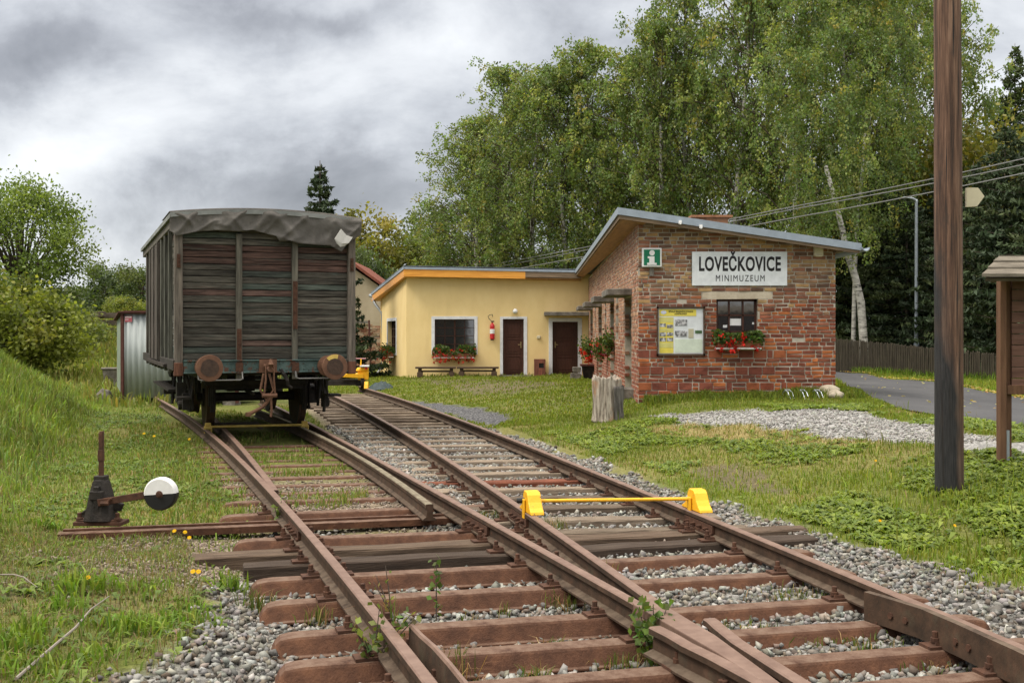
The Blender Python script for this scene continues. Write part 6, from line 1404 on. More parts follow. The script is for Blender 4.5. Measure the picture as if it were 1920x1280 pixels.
def conifer_parts(seed, H, rad, base_pal, whorls=34, leafs=8000, droop=.25, narrow=1.0, size=(.16, .30), low=.04, power=.9):
    rg = np.random.default_rng(seed); rd = random.Random(seed); tb = MB(); tb.tube([(0, 0, 0), (0, 0, H*.5), (0, 0, H)], [.16, .09, .012], 8)
    br = []
    for k in range(whorls):
        t = low+(1-low)*(k/whorls); z = H*t; ln0 = rad*(1-t)**power*narrow+.06
        for j in range(7 if k < whorls*.8 else 5):
            a = rd.uniform(0, 6.28); ln = ln0*rd.uniform(.7, 1.15); dz = -droop*ln*rd.uniform(.4, 1.2)+(.15*ln if t > .7 else 0); br.append((z+rd.uniform(-.1, .1), a, ln, dz))
            tb.tube([(0, 0, z), (math.cos(a)*ln*.6, math.sin(a)*ln*.6, z+dz*.8), (math.cos(a)*ln, math.sin(a)*ln, z+dz+.12*ln)], [.025, .014, .005], 3)
    tot = sum(q[2] for q in br); PP = []; CC = []
    for (z, a, ln, dz) in br:
        m = max(5, int(leafs*ln/tot)); u = rg.random(m)**.7; w = rg.normal(0, .10+.10*ln, m)*(1.15-u)
        x = math.cos(a)*ln*u-math.sin(a)*w; y = math.sin(a)*ln*u+math.cos(a)*w; zz = z+dz*u+.12*ln*u*u-np.abs(rg.normal(0, .07, m))
        PP.append(np.stack([x, y, zz], 1)); bc = np.array(base_pal[rg.integers(0, len(base_pal))])*float(np.clip(rg.normal(1, .22), .5, 1.6)); CC.append(np.tile(bc, (m, 1)))
    P = np.concatenate(PP); c = np.concatenate(CC)*(1+rg.normal(0, .2, (len(P), 1))).clip(.4, 1.8)
    V, F, C = cards(P, rg.uniform(size[0], size[1], len(P)), np.concatenate([c.clip(.003, .4), np.ones((len(P), 1))], 1), rg, droop=.3, aspect=.35)
    return [('trunk', takemesh(tb.build('trunk', M['bark'], None, smooth=True))), ('crown', takemesh(npmesh('crown', V, F, C, M['needle'])))]
def plant_at(name, label, cat, px, Y, parts, group=None, rz=None, scale=(1, 1, 1), dz=-.05):
    x = at(px, 0, Y).x; return tree_obj(name, label, cat, (x, Y, tz(x, Y)+dz), parts, group, rng.uniform(0, 6.28) if rz is None else rz, scale)
DK = [(.042, .064, .030), (.058, .084, .038), (.033, .052, .026), (.072, .094, .036)]
plant_at('spruce_tree', 'dark spruce with a pointed top rising behind the wagon roof', 'spruce tree', 600, 42, conifer_parts(11, 8.3, 2.4, [(.045, .068, .030), (.058, .082, .034), (.034, .054, .026)], 30, 20000, size=(.15, .30), droop=.12))
PV = [conifer_parts(21, 9.5, 3.2, DK, 34, 13000, .15, size=(.2, .38), low=.02, power=.55), conifer_parts(22, 10, 3.0, DK, 34, 13000, .1, size=(.2, .38), low=.02, power=.6)]
for k, (px, Y, s) in enumerate([(1585, 54, .95), (1650, 52, 1.0), (1700, 50, .82), (1760, 51, .90), (1825, 47, .92), (1885, 44, .98), (1950, 42, 1.0), (1600, 60, 1.1)]):
    plant_at('pine_tree', 'dense dark pine behind the picket fence, %s' % ('%s from the left of the front seven' % ORD[k].replace('nearest', 'first') if k < 7 else ('behind the leftmost front pine', 'hidden behind the right part of the brick house', 'hidden behind the middle of the brick house')[k-7]), 'pine tree', px, Y, PV[k % 2], 'dark pines behind the fence', scale=(s, s, s))
YG = [(.155, .155, .026), (.12, .135, .026), (.19, .175, .03), (.095, .12, .026), (.22, .185, .036)]
plant_at('maple_tree', 'yellowish-green maple rising left of the dark pole above the pines', 'maple tree', 1725, 58, broad_parts(31, 13.0, 4.2, YG, 90, 15000, (.18, .34)))
plant_at('maple_tree', 'yellowish-green maple at the right edge above the kiosk roof', 'maple tree', 1880, 55, broad_parts(32, 11.6, 4.6, YG, 90, 15000, (.18, .34)))
plant_at('rowan_tree', 'sparse thin tree between the dark pole and the larch', 'tree', 1838, 64, broad_parts(35, 14.4, 2.0, YG, 40, 2600, (.16, .28), sig=.4))
plant_at('larch_tree', 'pointed larch at the top right beside the pole', 'larch tree', 1903, 62, conifer_parts(36, 17.6, 2.9, [(.065, .095, .032), (.085, .115, .036)], 46, 12000, .05, size=(.2, .34), low=.4, power=.7))
# left side
GR = [(.11, .15, .032), (.14, .175, .04), (.085, .12, .03), (.17, .195, .045)]
plant_at('apple_tree', 'bushy apple tree with upright shoots against the sky at the left edge', 'apple tree', 40, 40, broad_parts(41, 6.9, 2.75, [(.13, .19, .036), (.17, .23, .05), (.105, .155, .034), (.20, .25, .055)], 120, 20000, (.10, .18), crown0=.16, sig=.27, uptips=True), rz=0, scale=(.85, .85, .93))
b_ = broad_parts(42, 2.6, 1.5, [(.17, .21, .036), (.21, .24, .042), (.13, .175, .034), (.26, .26, .055)], 70, 15000, (.09, .16), crown0=.02, sig=.36)
plant_at('hazel_bush', 'yellowish leafy bush under the apple tree at the left edge', 'bush', 18, 34, b_, scale=(1.25, 1.25, 1.2), dz=.1)
b2 = broad_parts(43, 3.0, 1.7, GR, 60, 9000, (.09, .15), crown0=.02, sig=.36)
plant_at('hazel_bush', 'green rounded bush between the apple tree and the distant trees', 'bush', 118, 45, b2, scale=(.95, .95, .62), dz=-.2)
plant_at('hazel_bush', 'low green bush at the far edge of the meadow below the apple tree', 'bush', 62, 41, b2, scale=(1.1, 1.1, .75), dz=.0)
b3 = broad_parts(44, 6.8, 3.0, [(.08, .115, .045), (.105, .14, .048), (.068, .10, .042), (.13, .155, .048)], 70, 9000, (.2, .34), crown0=.1)
plant_at('far_tree', 'round distant tree on the hill left of the wagon', 'tree', 205, 72, b3, 'distant trees on the left hill', scale=(.62, .62, .60), dz=-.4)
plant_at('far_tree', 'distant tree on the hill just touching the wagon side', 'tree', 268, 68, b3, 'distant trees on the left hill', scale=(.6, .6, .52), dz=-.4)
plant_at('far_tree', 'smaller distant tree behind the green rounded bush on the left', 'tree', 150, 78, b3, 'distant trees on the left hill', scale=(.9, .9, .42), dz=-.4)
for k, (px, Y, s, lab) in enumerate([(250, 55, .55, 'low bushy growth right above the metal shed roof'), (172, 47, .36, 'low growth on the slope left of the beam stack'), (262, 48, .45, 'dense growth on the slope behind the metal shed'), (225, 60, .45, 'rounded growth at the hilltop left of the shed')]):
    plant_at('slope_bush', lab, 'bush', px, Y, b_, 'bushes on the slope behind the shed', scale=(s*1.3, s*1.3, s), dz=-.1)
c3 = broad_parts(45, 9.5, 2.7, YG, 60, 6500, (.22, .38), crown0=.3)
plant_at('far_tree', 'yellow-tinged distant tree right of the wagon roof corner', 'tree', 704, 82, broad_parts(47, 10.5, 2.6, [(.19, .175, .035), (.15, .15, .033), (.24, .20, .045)], 46, 3600, (.24, .40), crown0=.35), 'distant trees between wagon and birches')
plant_at('far_tree', 'rounded green and yellow distant tree above the yellow roof corner', 'tree', 768, 84, broad_parts(48, 9.6, 2.9, [(.145, .165, .033), (.11, .145, .033), (.19, .19, .035)], 60, 7000, (.24, .40), crown0=.2), 'distant trees between wagon and birches')
plant_at('far_tree', 'greyish thin distant tree behind the rounded one next to the birches', 'tree', 800, 95, broad_parts(49, 12.5, 2.6, [(.10, .125, .055), (.12, .145, .065)], 46, 4200, (.24, .4), crown0=.3), 'distant trees between wagon and birches')
plant_at('far_tree', 'dark green low tree behind the red tiled gable roof', 'tree', 716, 66, b3, 'distant trees between wagon and birches', scale=(.8, .8, .72), dz=-.3)
plant_at('far_tree', 'dark distant tree directly behind the right wagon corner post', 'tree', 672, 74, b3, 'distant trees between wagon and birches', scale=(.8, .8, 1.1), dz=-.3)
# ---------------------------------------------------------------- flower boxes
def flowers(name, label, cat, org, L_, dpt, hgt, red, box=True, axis=0.0, hang=.12, n=900, pink=False, nred=26):
    rg = np.random.default_rng(abs(hash(label)) % 1000 if False else len(label)*7); t = thing(name, label, cat, org, axis)
    if box:
        b = MB(); b.bx(-L_/2, L_/2, -dpt, 0, 0, .13); b.build('trough', M['terracotta'], t, bevel=.008)
        b = MB(); b.bx(-L_/2-.03, L_/2+.03, -dpt-.015, 0, -.03, -.004); b.build('rail', M['white'], t)
    P = np.stack([rg.uniform(-L_/2-.08, L_/2+.08, n), -dpt*.5+rg.normal(0, dpt*.55, n), .12+hgt*rg.beta(1.3, 2.2, n)*(.55+.9*vnoise(rg.uniform(0, 1, n)*0+np.linspace(0, 0, n), np.zeros(n), 1))], 1)
    P[:, 2] = .08+hgt*(.3+1.0*vnoise(P[:, 0]*5.0+3, P[:, 0]*0, len(label)))*rg.random(n)-(rg.random(n) < .28)*rg.uniform(0, hang, n)
    V, F, C = cards(P, rg.uniform(.05, .085, n), pal(n, [(.07, .115, .02), (.10, .15, .03), (.05, .085, .02)], rg), rg, aspect=.8); npmesh('foliage', V, F, C, M['leaf'], t)
    m = nred; ctr = np.stack([rg.uniform(-L_/2-.06, L_/2+.06, m), -dpt*.5-np.abs(rg.normal(0, dpt*.6, m)), rg.uniform(-.02-hang*.8, hgt*.85, m)], 1)
    q = 16; P = np.repeat(ctr, q, 0)+rg.normal(0, .024, (m*q, 3)); pc = [(.62, .018, .012), (.72, .04, .02), (.5, .012, .012)] if not pink else [(.62, .018, .012), (.65, .05, .02), (.7, .12, .25)]
    V, F, C = cards(P, rg.uniform(.035, .055, m*q), pal(m*q, pc, rg, .15, .05), rg, aspect=.9); npmesh('blossoms', V, F, C, M['petal'], t); return t
q0, q1 = at(1343, 651, BY-.02), at(1421, 651, BY-.02)
flowers('flower_box', 'flower box with red geraniums under the brick house window', 'flower box', ((q0.x+q1.x)/2, BY-.03, q0.z+.0), q1.x-q0.x, .16, .26, 1, n=1100, nred=26)
q0, q1 = at(815, 663, YY-.05), at(889, 663, YY-.05)
flowers('flower_box', 'long flower box with red geraniums under the front window of the yellow building', 'flower box', ((q0.x+q1.x)/2, YY-.05, q0.z-.12), q1.x-q0.x, .18, .36, 1, n=1500, hang=.25, nred=60)
q = at(729, 666, 41.9); flowers('flower_box', 'flower box with orange-red geraniums under the side window of the yellow building', 'flower box', (hyl.location.x+sp(.5)[0]-.1, YY+sp(.5)[1], q.z-.05), 1.6, .2, .34, 1, axis=math.atan2(-by_, -bx_), n=1300, hang=.28, nred=56, pink=False)
for k, (px, py, lab, s, pk, nr) in enumerate([(1148, 645, 'green hanging basket nearest along the brick side wall', .55, False, 0), (1133, 652, 'hanging basket with pink and red blossoms, middle one on the brick side wall', .6, True, 9), (1107, 655, 'hanging basket with red blossoms, farthest along the brick side wall', .8, False, 16)]):
    Yq = (27.6, 30.0, 34.5)[k]; q = at(px, py, Yq)
    rg = np.random.default_rng(60+k); t = thing('hanging_basket', lab, 'hanging basket', q-Vector((.12, 0, 0)), 0, 'hanging baskets on the brick side wall'); n = 420
    b = MB(); b.lathe([(0, -.2), (.10, -.18), (.15, -.02), (0, -.02)], n=12); b.tube([(.15, 0, -.1), (.45, 0, .05)], .012, 5); b.build('pot', M['terracotta'], t)
    P = rg.normal(0, 1, (n, 3))*np.array([.13*s, .25*s, .22*s])+np.array([0, -.05, .02]); V, F, C = cards(P, rg.uniform(.06, .10, n), pal(n, [(.08, .12, .022), (.11, .15, .03), (.055, .09, .02)], rg), rg, aspect=.8); npmesh('foliage', V, F, C, M['leaf'], t)
    if nr:
        ctr = rg.normal(0, 1, (nr, 3))*np.array([.15*s, .25*s, .20*s])+np.array([0, -.15, -.08]); P = np.repeat(ctr, 14, 0)+rg.normal(0, .035, (nr*14, 3)); V, F, C = cards(P, rg.uniform(.05, .08, nr*14), pal(nr*14, [(.65, .02, .012), (.7, .06, .02)] if not pk else [(.7, .12, .28), (.62, .02, .02)], rg, .12, .05), rg, aspect=.9); npmesh('blossoms', V, F, C, M['petal'], t)

# ---------------------------------------------------------------- grass
EXCL = []
def blades(X, Y, h, w, cols, rg, lean=.35, zoff=0.0):
    n = len(X); z = terrain(X, Y)+zoff; a = rg.uniform(0, 2*np.pi, n); wx, wy = np.cos(a)*w/2, np.sin(a)*w/2
    la = rg.uniform(0, 2*np.pi, n); l = np.abs(rg.normal(0, lean, n)); lx, ly = np.cos(la)*l*h, np.sin(la)*l*h
    b0 = np.stack([X-wx, Y-wy, z-.01], 1); b1 = np.stack([X+wx, Y+wy, z-.01], 1)
    m0 = np.stack([X-wx*.8+lx*.35, Y-wy*.8+ly*.35, z+h*.6], 1); m1 = np.stack([X+wx*.8+lx*.35, Y+wy*.8+ly*.35, z+h*.6], 1)
    tp_ = np.stack([X+lx, Y+ly, z+h*(1-.35*l.clip(0, 1.5))], 1)
    V = np.stack([b0, b1, m1, m0, tp_], 1).reshape(-1, 3); i = np.arange(n)*5
    F = np.concatenate([np.stack([i, i+1, i+2, i+3], 1), np.stack([i+3, i+2, i+4, i+4], 1)]); return V, F, np.concatenate([cols, cols])
def addgrass(name, X, Y, h, w, palette, label=None, lean=.35, var=.2, zoff=0, hue=.08, seed=1, patch=None):
    rg = np.random.default_rng(seed); n = len(X); c = pal(n, palette, rg, var, hue)
    if patch is not None: c[:, :3] *= patch[:, None]
    V, F, C = blades(X, Y, h, w, c, rg, lean, zoff)
    nq = len(X); V4 = V; me = None
    # quads and tips (tips stored as triangles)
    T = F[nq:][:, :3]; Q = F[:nq]; Qt = np.concatenate([Q[:, [0, 1, 2]], Q[:, [0, 2, 3]], T]); Ct = np.concatenate([C[:nq], C[:nq], C[:nq]])
    o = npmesh(name, V4, Qt, Ct, M['grass']); tag(o, kind='stuff', label=label, cat='grass'); return o
def scatter(n, x0, x1, y0, y1, seed, bias=1.0):
    rg = np.random.default_rng(seed); X = rg.uniform(x0, x1, n); Y = y0+(y1-y0)*rg.random(n)**bias; return X, Y, rg
def inview(X, Y, m=.16): return np.abs(X/np.maximum(Y, .1)) < 960/FPX+m
ROADP = P_ROAD
def free(X, Y):
    """where nothing built covers the ground"""
    k = ~inpoly(X, Y, ROADP)
    k &= ~((X > X0-.02) & (Y > BY-.02) & (X < X1+.1) & (Y < 46)); k &= ~((X > hyl.location.x+.0) & (Y > 39.95) & (X < 3))
    k &= ~((X > -5.6) & (Y > 45.5) & (X < 3) & (Y < 48)); return k
LAWN = [(.155, .205, .024), (.19, .24, .032), (.125, .175, .024), (.225, .25, .04), (.17, .205, .028)]
DRYP = [(.30, .23, .10), (.38, .30, .15), (.24, .18, .075)]
# lawn on the right
X, Y, rg = scatter(235000, -1, 11, 5.5, 21.4, 101, 1.25); m = masks(X, Y); dR = X-railx('RR', Y); dens = (1-m['g'])*(1-m['path'])*(1-.75*m['soil'])*(1-m['ash']); dens = dens*np.clip(.2+1.1*fbm(X*1.1, Y*1.1, 55, 3), 0, 1)*(1-m['brown'])*(1-.45*ss(15, 10, Y)*ss(.42, .55, fbm(X*.8, Y*.8, 71, 3)))
k = (rg.random(len(X)) < dens) & (dR > .9) & free(X, Y) & inview(X, Y) & ~((Y > 20.8) & (X > X0-.5) & (rg.random(len(X)) < .0)); X, Y, md = X[k], Y[k], m['dry'][k]
isd = rg.random(len(X)) < np.clip(md*.85+.02, 0, 1)
ht = rg.uniform(.018, .048, len(X))*(1+.9*fbm(X*.8, Y*.8, 14, 2))+.16*(rg.random(len(X)) < .012)+.07*np.exp(-((X-4.2)**2+(Y-10.4)**2)/.4)
pt = .75+.55*fbm(X*.9+5, Y*.9, 33, 3)
addgrass('lawn_grass', X[~isd], Y[~isd], ht[~isd], rg.uniform(.007, .014, (~isd).sum()), LAWN, 'short green lawn grass right of the tracks', .45, seed=2, patch=pt[~isd])
addgrass('dry_grass', X[isd], Y[isd], ht[isd]*.8, rg.uniform(.006, .011, isd.sum()), DRYP, 'straw-coloured dry grass along the gravel path', .6, seed=3)
# lawn beyond, before the yellow building and along the road
X, Y, rg = scatter(150000, -8, 14, 20.5, 47, 102, 1.2); m = masks(X, Y); dR = X-railx('RR', Y); dens = (1-m['g'])*(1-m['path'])*(1-.8*m['soil'])*(1-m['ash'])*(1-m['brown']); k = (rg.random(len(X)) < dens*np.clip(.4+1.0*fbm(X*.9, Y*.9, 56, 3), 0, 1)) & ((dR > .55) | (Y > 33)) & free(X, Y) & inview(X, Y); X, Y = X[k], Y[k]; md = m['dry'][k]
far = inpoly(X, Y, P_ROAD) | (X > 8.2)
ht = rg.uniform(.03, .065, len(X))+.16*far*rg.random(len(X))+.12*np.exp(-((Y-39.8)/.35)**2)*rg.random(len(X))
addgrass('lawn_grass', X, Y, ht, rg.uniform(.016, .03, len(X)), [(.17, .22, .024), (.20, .24, .032), (.14, .19, .024), (.235, .25, .045)], 'green grass between the buildings and along the road', .4, seed=4, patch=.8+.45*fbm(X*.7+5, Y*.7, 34, 3))
# foot of the brick wall
rg = np.random.default_rng(103); n = 9000; X = rg.uniform(X0+.1, X1+.4, n); Y = BY-.06-np.abs(rg.normal(0, .30, n)); addgrass('wall_weeds', X, Y, rg.uniform(.06, .20, n)*(.5+fbm(X*2, Y, 3, 2)), rg.uniform(.012, .024, n), LAWN, 'grass and weeds along the foot of the brick wall', .5, seed=5, patch=np.full(n, .8))
# left bank and meadow
X, Y, rg = scatter(175000, -16, -1.6, 5.5, 30, 104, 1.1); m = masks(X, Y); xl = railx('L1', np.minimum(Y, 25)); d = toe(Y)-X
k = (X < xl-.35) & inview(X, Y); bank = ss(-.3, .8, d); dens = np.clip((.25+.75*bank)*(1-.55*ss(9.2, 8.2, Y)*(1-bank))*(.3+1.2*fbm(X*1.2, Y*1.2, 57, 3)), 0, 1)*(1-m['g'])*(1-.7*m['soil'])*(1-.75*m['brown']); k &= rg.random(len(X)) < dens
X, Y, d, md = X[k], Y[k], d[k], m['dry'][k]; bank = ss(-.2, 1.0, d)
isd = rg.random(len(X)) < np.clip(.12+.75*md*(1-bank)+.12*bank, 0, 1)
ht = rg.uniform(.04, .11, len(X))*(1-bank)+bank*rg.uniform(.12, .36, len(X))*(.45+1.15*fbm(X*1.1, Y*1.1, 83, 3))
pt = .45+1.1*fbm(X*1.1+5, Y*1.1, 35, 3)
addgrass('bank_grass', X[~isd], Y[~isd], ht[~isd], (rg.uniform(.009, .017, len(X))*(1+.35*bank))[~isd], [(.165, .235, .036), (.205, .27, .046), (.14, .205, .036), (.23, .275, .06), (.18, .24, .075)], 'long green grass on the left bank', .6, seed=6, patch=pt[~isd])
addgrass('dry_grass', X[isd], Y[isd], ht[isd]*.85, rg.uniform(.007, .012, isd.sum()), [(.26, .21, .09), (.33, .27, .13), (.20, .16, .07), (.17, .17, .06)], 'dry straw among the grass left of the tracks', .75, seed=7)
X, Y, rg = scatter(60000, -34, -7, 26, 75, 105, 1.0); d = toe(Y)-X; k = inview(X, Y) & (X < railx('L1', np.minimum(Y, 25))-.4) & ~((X > -10) & (Y > 58)); X, Y = X[k], Y[k]
addgrass('meadow_grass', X, Y, rg.uniform(.15, .4, len(X)), rg.uniform(.035, .07, len(X)), [(.20, .23, .046), (.24, .26, .06), (.16, .20, .043), (.29, .27, .09)], 'light meadow grass beyond the left bank', .4, seed=8, patch=.75+.5*fbm(X*.4, Y*.4, 36, 3))
# low green growth around the lever stand and along the left rail
X, Y, rg = scatter(70000, -7.5, -1, 8.2, 19, 152, 1.2); xl = railx('L1', np.minimum(Y, 25)); m = masks(X, Y); k = inview(X, Y) & (X < xl-.25) & (X > toe(Y)-.4) & (rg.random(len(X)) < (1-m['brown']*.85)*(1-m['g'])*np.clip(.25+1.1*fbm(X*1.4, Y*1.4, 96, 3), 0, 1)); X, Y = X[k], Y[k]
addgrass('track_grass', X, Y, rg.uniform(.02, .06, len(X)), rg.uniform(.008, .015, len(X)), [(.13, .18, .03), (.165, .205, .045), (.22, .215, .07), (.28, .235, .11), (.12, .18, .028), (.15, .22, .035)], 'low patchy grass around the lever stand', .8, seed=15, patch=.7+.6*fbm(X*1.1, Y*1.1, 37, 3))
# tall grass hiding the foot of the picket fence
n = 16000; rg = np.random.default_rng(153); u = rg.uniform(-2, Lf+3, n); o_ = rg.normal(-.25, .22, n); X = P0.x+Ca*u-Sa*o_*-1; Y = P0.y+Sa*u+Ca*o_; k = free(X, Y); X, Y = X[k], Y[k]
addgrass('verge_grass', X, Y, rg.uniform(.12, .38, len(X)), rg.uniform(.02, .035, len(X)), [(.13, .205, .024), (.165, .235, .032), (.105, .17, .024)], 'fresh green verge grass along the picket fence', .35, seed=16, patch=.8+.4*fbm(X*.9, Y*.9, 38, 3))
# matted dry growth in the lower left corner
X, Y, rg = scatter(34000, -4.8, -.8, 5.3, 9.8, 151, 1.0); m = masks(X, Y); k = inview(X, Y, .05) & (X < railx('L1', Y)-.9) & (rg.random(len(X)) < (1-m['g'])*np.clip(.35+.9*fbm(X*1.6, Y*1.6, 95, 3), 0, 1)); X, Y = X[k], Y[k]
addgrass('dry_grass', X, Y, rg.uniform(.03, .09, len(X)), rg.uniform(.004, .008, len(X)), [(.20, .155, .075), (.27, .21, .11), (.14, .115, .055), (.15, .20, .04), (.13, .19, .03)], 'matted dry growth in the lower left corner', 1.1, seed=14)
# tracks: grass in the left track and tufts between sleepers
X, Y, rg = scatter(110000, -9, 1, 10.2, 27, 106, 1.2); xl, xs_, xt = railx('L1', np.minimum(Y, 25)), railx('S', Y), railx('T', Y)
xa = railx('A', Y); inr = (X > xl+.12) & (X < np.where(Y > 10.5, xa-.12, xs_-.1)); btw = (X > xs_+.12) & (X < xt-.75-.25*ss(14, 20, Y)); oth = (X > xl-1.2) & (X < xl-.1)
pz_ = fbm(X*1.1+3, Y*1.1, 58, 3); dens = inr*ss(.47, .62, pz_)*1.0+btw*(.15+.7*ss(.36, .55, pz_))+oth*.5*ss(.35, .55, pz_); k = (rg.random(len(X)) < dens) & inview(X, Y); X, Y = X[k], Y[k]
isd = rg.random(len(X)) < .28; ht = rg.uniform(.03, .10, len(X))*(.6+.9*fbm(X*2, Y*2, 8, 2))
addgrass('track_grass', X[~isd], Y[~isd], ht[~isd], rg.uniform(.010, .018, (~isd).sum()), [(.13, .185, .03), (.165, .21, .045), (.20, .23, .06)], 'patches of grass growing between the rails of the left track', .6, seed=9)
addgrass('dry_grass', X[isd], Y[isd], ht[isd], rg.uniform(.008, .013, isd.sum()), DRYP, 'dry grass between the rails of the left track', .7, seed=10)
# big tufts bottom left, and rail-side tufts
def tuft(px, py, n, r, h, w, palette, seed, lean=.5):
    g = gp(px, py, 0.0) if True else None; rg = np.random.default_rng(seed); X = g.x+rg.normal(0, r, n); Y = g.y+rg.normal(0, r*.8, n); return X, Y, rg.uniform(.5, 1, n)*h, rg.uniform(.7, 1.3, n)*w
TX = []
for k, (px, py, n, r, h) in enumerate([(165, 1110, 170, .10, .20), (262, 1108, 90, .08, .13), (235, 1185, 120, .09, .17), (335, 1165, 120, .09, .12), (110, 1145, 70, .07, .16), (30, 1220, 90, .09, .18), (60, 1190, 70, .08, .16), (185, 1235, 60, .08, .14), (90, 990, 110, .06, .15), (290, 1188, 70, .07, .13), (430, 1090, 60, .05, .20), (110, 1262, 70, .09, .14), (370, 1140, 60, .06, .10), (25, 1265, 60, .08, .16)]):
    TX.append(tuft(px, py, n, r, h, .016, None, 200+k))
X, Y, ht, w_ = [np.concatenate(q) for q in zip(*TX)]
addgrass('grass_tufts', X, Y, ht, w_, [(.15, .235, .028), (.185, .27, .038), (.125, .205, .028), (.22, .28, .05)], 'big fresh green grass tufts in the lower left corner', .7, seed=11, zoff=-.01)
TX = []
for k, (px, py, n, r, h) in enumerate([(735, 1150, 26, .03, .30), (600, 1140, 40, .04, .14), (485, 1120, 60, .05, .20), (800, 1262, 60, .06, .18), (855, 1235, 70, .05, .20), (1003, 1248, 60, .05, .12), (905, 1262, 26, .03, .10), (1055, 1112, 70, .06, .14), (1050, 1188, 50, .06, .10), (1150, 1215, 80, .08, .12), (945, 1130, 18, .03, .12), (880, 1140, 20, .05, .08), (1110, 1062, 70, .06, .13), (1035, 985, 70, .07, .16), (1490, 1110, 120, .17, .07), (1580, 1100, 90, .12, .06), (1600, 1195, 110, .14, .07), (1400, 1170, 70, .12, .06), (1240, 1215, 90, .08, .12), (930, 965, 30, .05, .10), (1195, 1095, 40, .05, .08), (905, 965, 40, .05, .09), (1660, 1105, 40, .08, .05), (525, 975, 60, .06, .12), (1730, 1235, 40, .08, .06), (1850, 1110, 40, .1, .05)]):
    TX.append(tuft(px, py, n, r, h, .007, None, 300+k))
X, Y, ht, w_ = [np.concatenate(q) for q in zip(*TX)]; isd = np.random.default_rng(1).random(len(X)) < .3
addgrass('grass_tufts', X[~isd], Y[~isd], ht[~isd], w_[~isd], [(.10, .14, .025), (.13, .165, .03), (.08, .11, .025)], 'thin grass tufts between the sleepers', .5, seed=12, zoff=.02)
addgrass('dry_grass', X[isd], Y[isd], ht[isd]*1.1, w_[isd]*.8, [(.34, .24, .11), (.28, .17, .08)], 'dry tufts between the sleepers', .8, seed=13, zoff=.02)
# broad leaves: plantain and dandelion rosettes in the lawn
def rosettes(name, label, X, Y, L0, L1, palette, seed, nl=(6, 11), wr=.32):
    rg = np.random.default_rng(seed); Vs = []; Cs = []
    Z = terrain(X, Y)
    for x, y, z in zip(X, Y, Z):
        k = rg.integers(*nl); L_ = rg.uniform(L0, L1); bc = np.array(palette[rg.integers(0, len(palette))])
        for j in range(k):
            a = rg.uniform(0, 6.28); l = L_*rg.uniform(.6, 1.1); e = rg.uniform(.25, .95); w = l*wr*rg.uniform(.7, 1.2); ca, sa = math.cos(a), math.sin(a)
            q = [(0, 0, 0), (l*.55, w/2, l*.5*e), (l*.95, 0, l*.42*e-.01), (l*.55, -w/2, l*.5*e)]
            Vs += [(x+u*ca-v*sa, y+u*sa+v*ca, z+h_) for u, v, h_ in q]; Cs.append((*(bc*rg.uniform(.7, 1.35)).clip(.01, .4), 1))
    V = np.array(Vs); F = np.arange(len(V)).reshape(-1, 4); o = npmesh(name, V, F, np.array(Cs), M['leaf']); return tag(o, label, 'weeds', kind='stuff')
X, Y, rg = scatter(40000, .5, 8, 6, 19, 120, 1.25); m = masks(X, Y); dR = X-railx('RR', Y); dens = (1-m['g'])*(1-m['path'])*(1-m['dry'])*(1-.6*m['soil'])*ss(.40, .58, fbm(X*.8, Y*.8, 71, 3)); k = (rg.random(len(X)) < dens) & (dR > 1.2) & free(X, Y) & inview(X, Y)
rosettes('broadleaf_weeds', 'bright green broad-leaved weeds in the right lawn', X[k], Y[k], .05, .15, [(.185, .25, .034), (.15, .21, .03), (.225, .275, .046), (.125, .18, .038)], 121)
X, Y, rg = scatter(15000, -12, -1.2, 5.4, 24, 122, 1.2); m = masks(X, Y); xl = railx('L1', np.minimum(Y, 25)); k = (X < xl-.3) & inview(X, Y) & (rg.random(len(X)) < (1-m['g'])*(1-.9*m['brown'])*(.4+.6*ss(9, 12, Y))*ss(.40, .58, fbm(X*.9, Y*.9, 72, 3)))
rosettes('broadleaf_weeds', 'broad-leaved weeds left of the tracks', X[k], Y[k], .05, .14, [(.13, .195, .03), (.165, .22, .04), (.10, .155, .028)], 123)
X, Y, rg = scatter(900, -4, 0, 10, 17, 124); k = (X > railx('L1', Y)+.1) & (X < railx('S', Y)-.1) & (fbm(X*1.1+3, Y*1.1, 58, 3) > .52); rosettes('broadleaf_weeds', 'small broad-leaved weeds inside the left track', X[k], Y[k], .03, .08, [(.12, .165, .03), (.09, .14, .025)], 125)
# dandelions
DP = [(327, 1009), (347, 1011), (355, 1022), (362, 1090), (372, 1090), (165, 1102), (270, 817), (289, 822), (355, 828), (1650, 990), (1642, 873), (1790, 1000)]
pb = MB(); rg = np.random.default_rng(5)
for j in range(14):
    a = j*2*math.pi/14; pb.add([(0, 0, .004), (.022*math.cos(a-.2), .022*math.sin(a-.2), .006), (.026*math.cos(a), .026*math.sin(a), .003), (.022*math.cos(a+.2), .022*math.sin(a+.2), .006)], [(0, 1, 2, 3)], (.80, .50, .01))
pm_ = takemesh(pb.build('petals', M['petal'], None)); sb = MB(); sb.tube([(0, 0, -.10), (.008, 0, -.05), (0, 0, .004)], .003, 5, (.1, .15, .03)); sm_ = takemesh(sb.build('stem', M['leaf'], None))
for px, py in DP:
    g = ground(px, py+6); t = thing('dandelion', 'small yellow dandelion flower in the grass', 'flower', (g.x, g.y, g.z+.09), 0, 'yellow dandelions')
    for nm, me in (('petals', pm_), ('stem', sm_)): o = bpy.data.objects.new(nm, me); COL.objects.link(o); o.parent = t
    s = (.75 if py > 1000 else .95) if px < 1500 else .55; t.scale = (s, s, 1); t.rotation_euler = (R(40), R(rng.uniform(-12, 12)), 0)
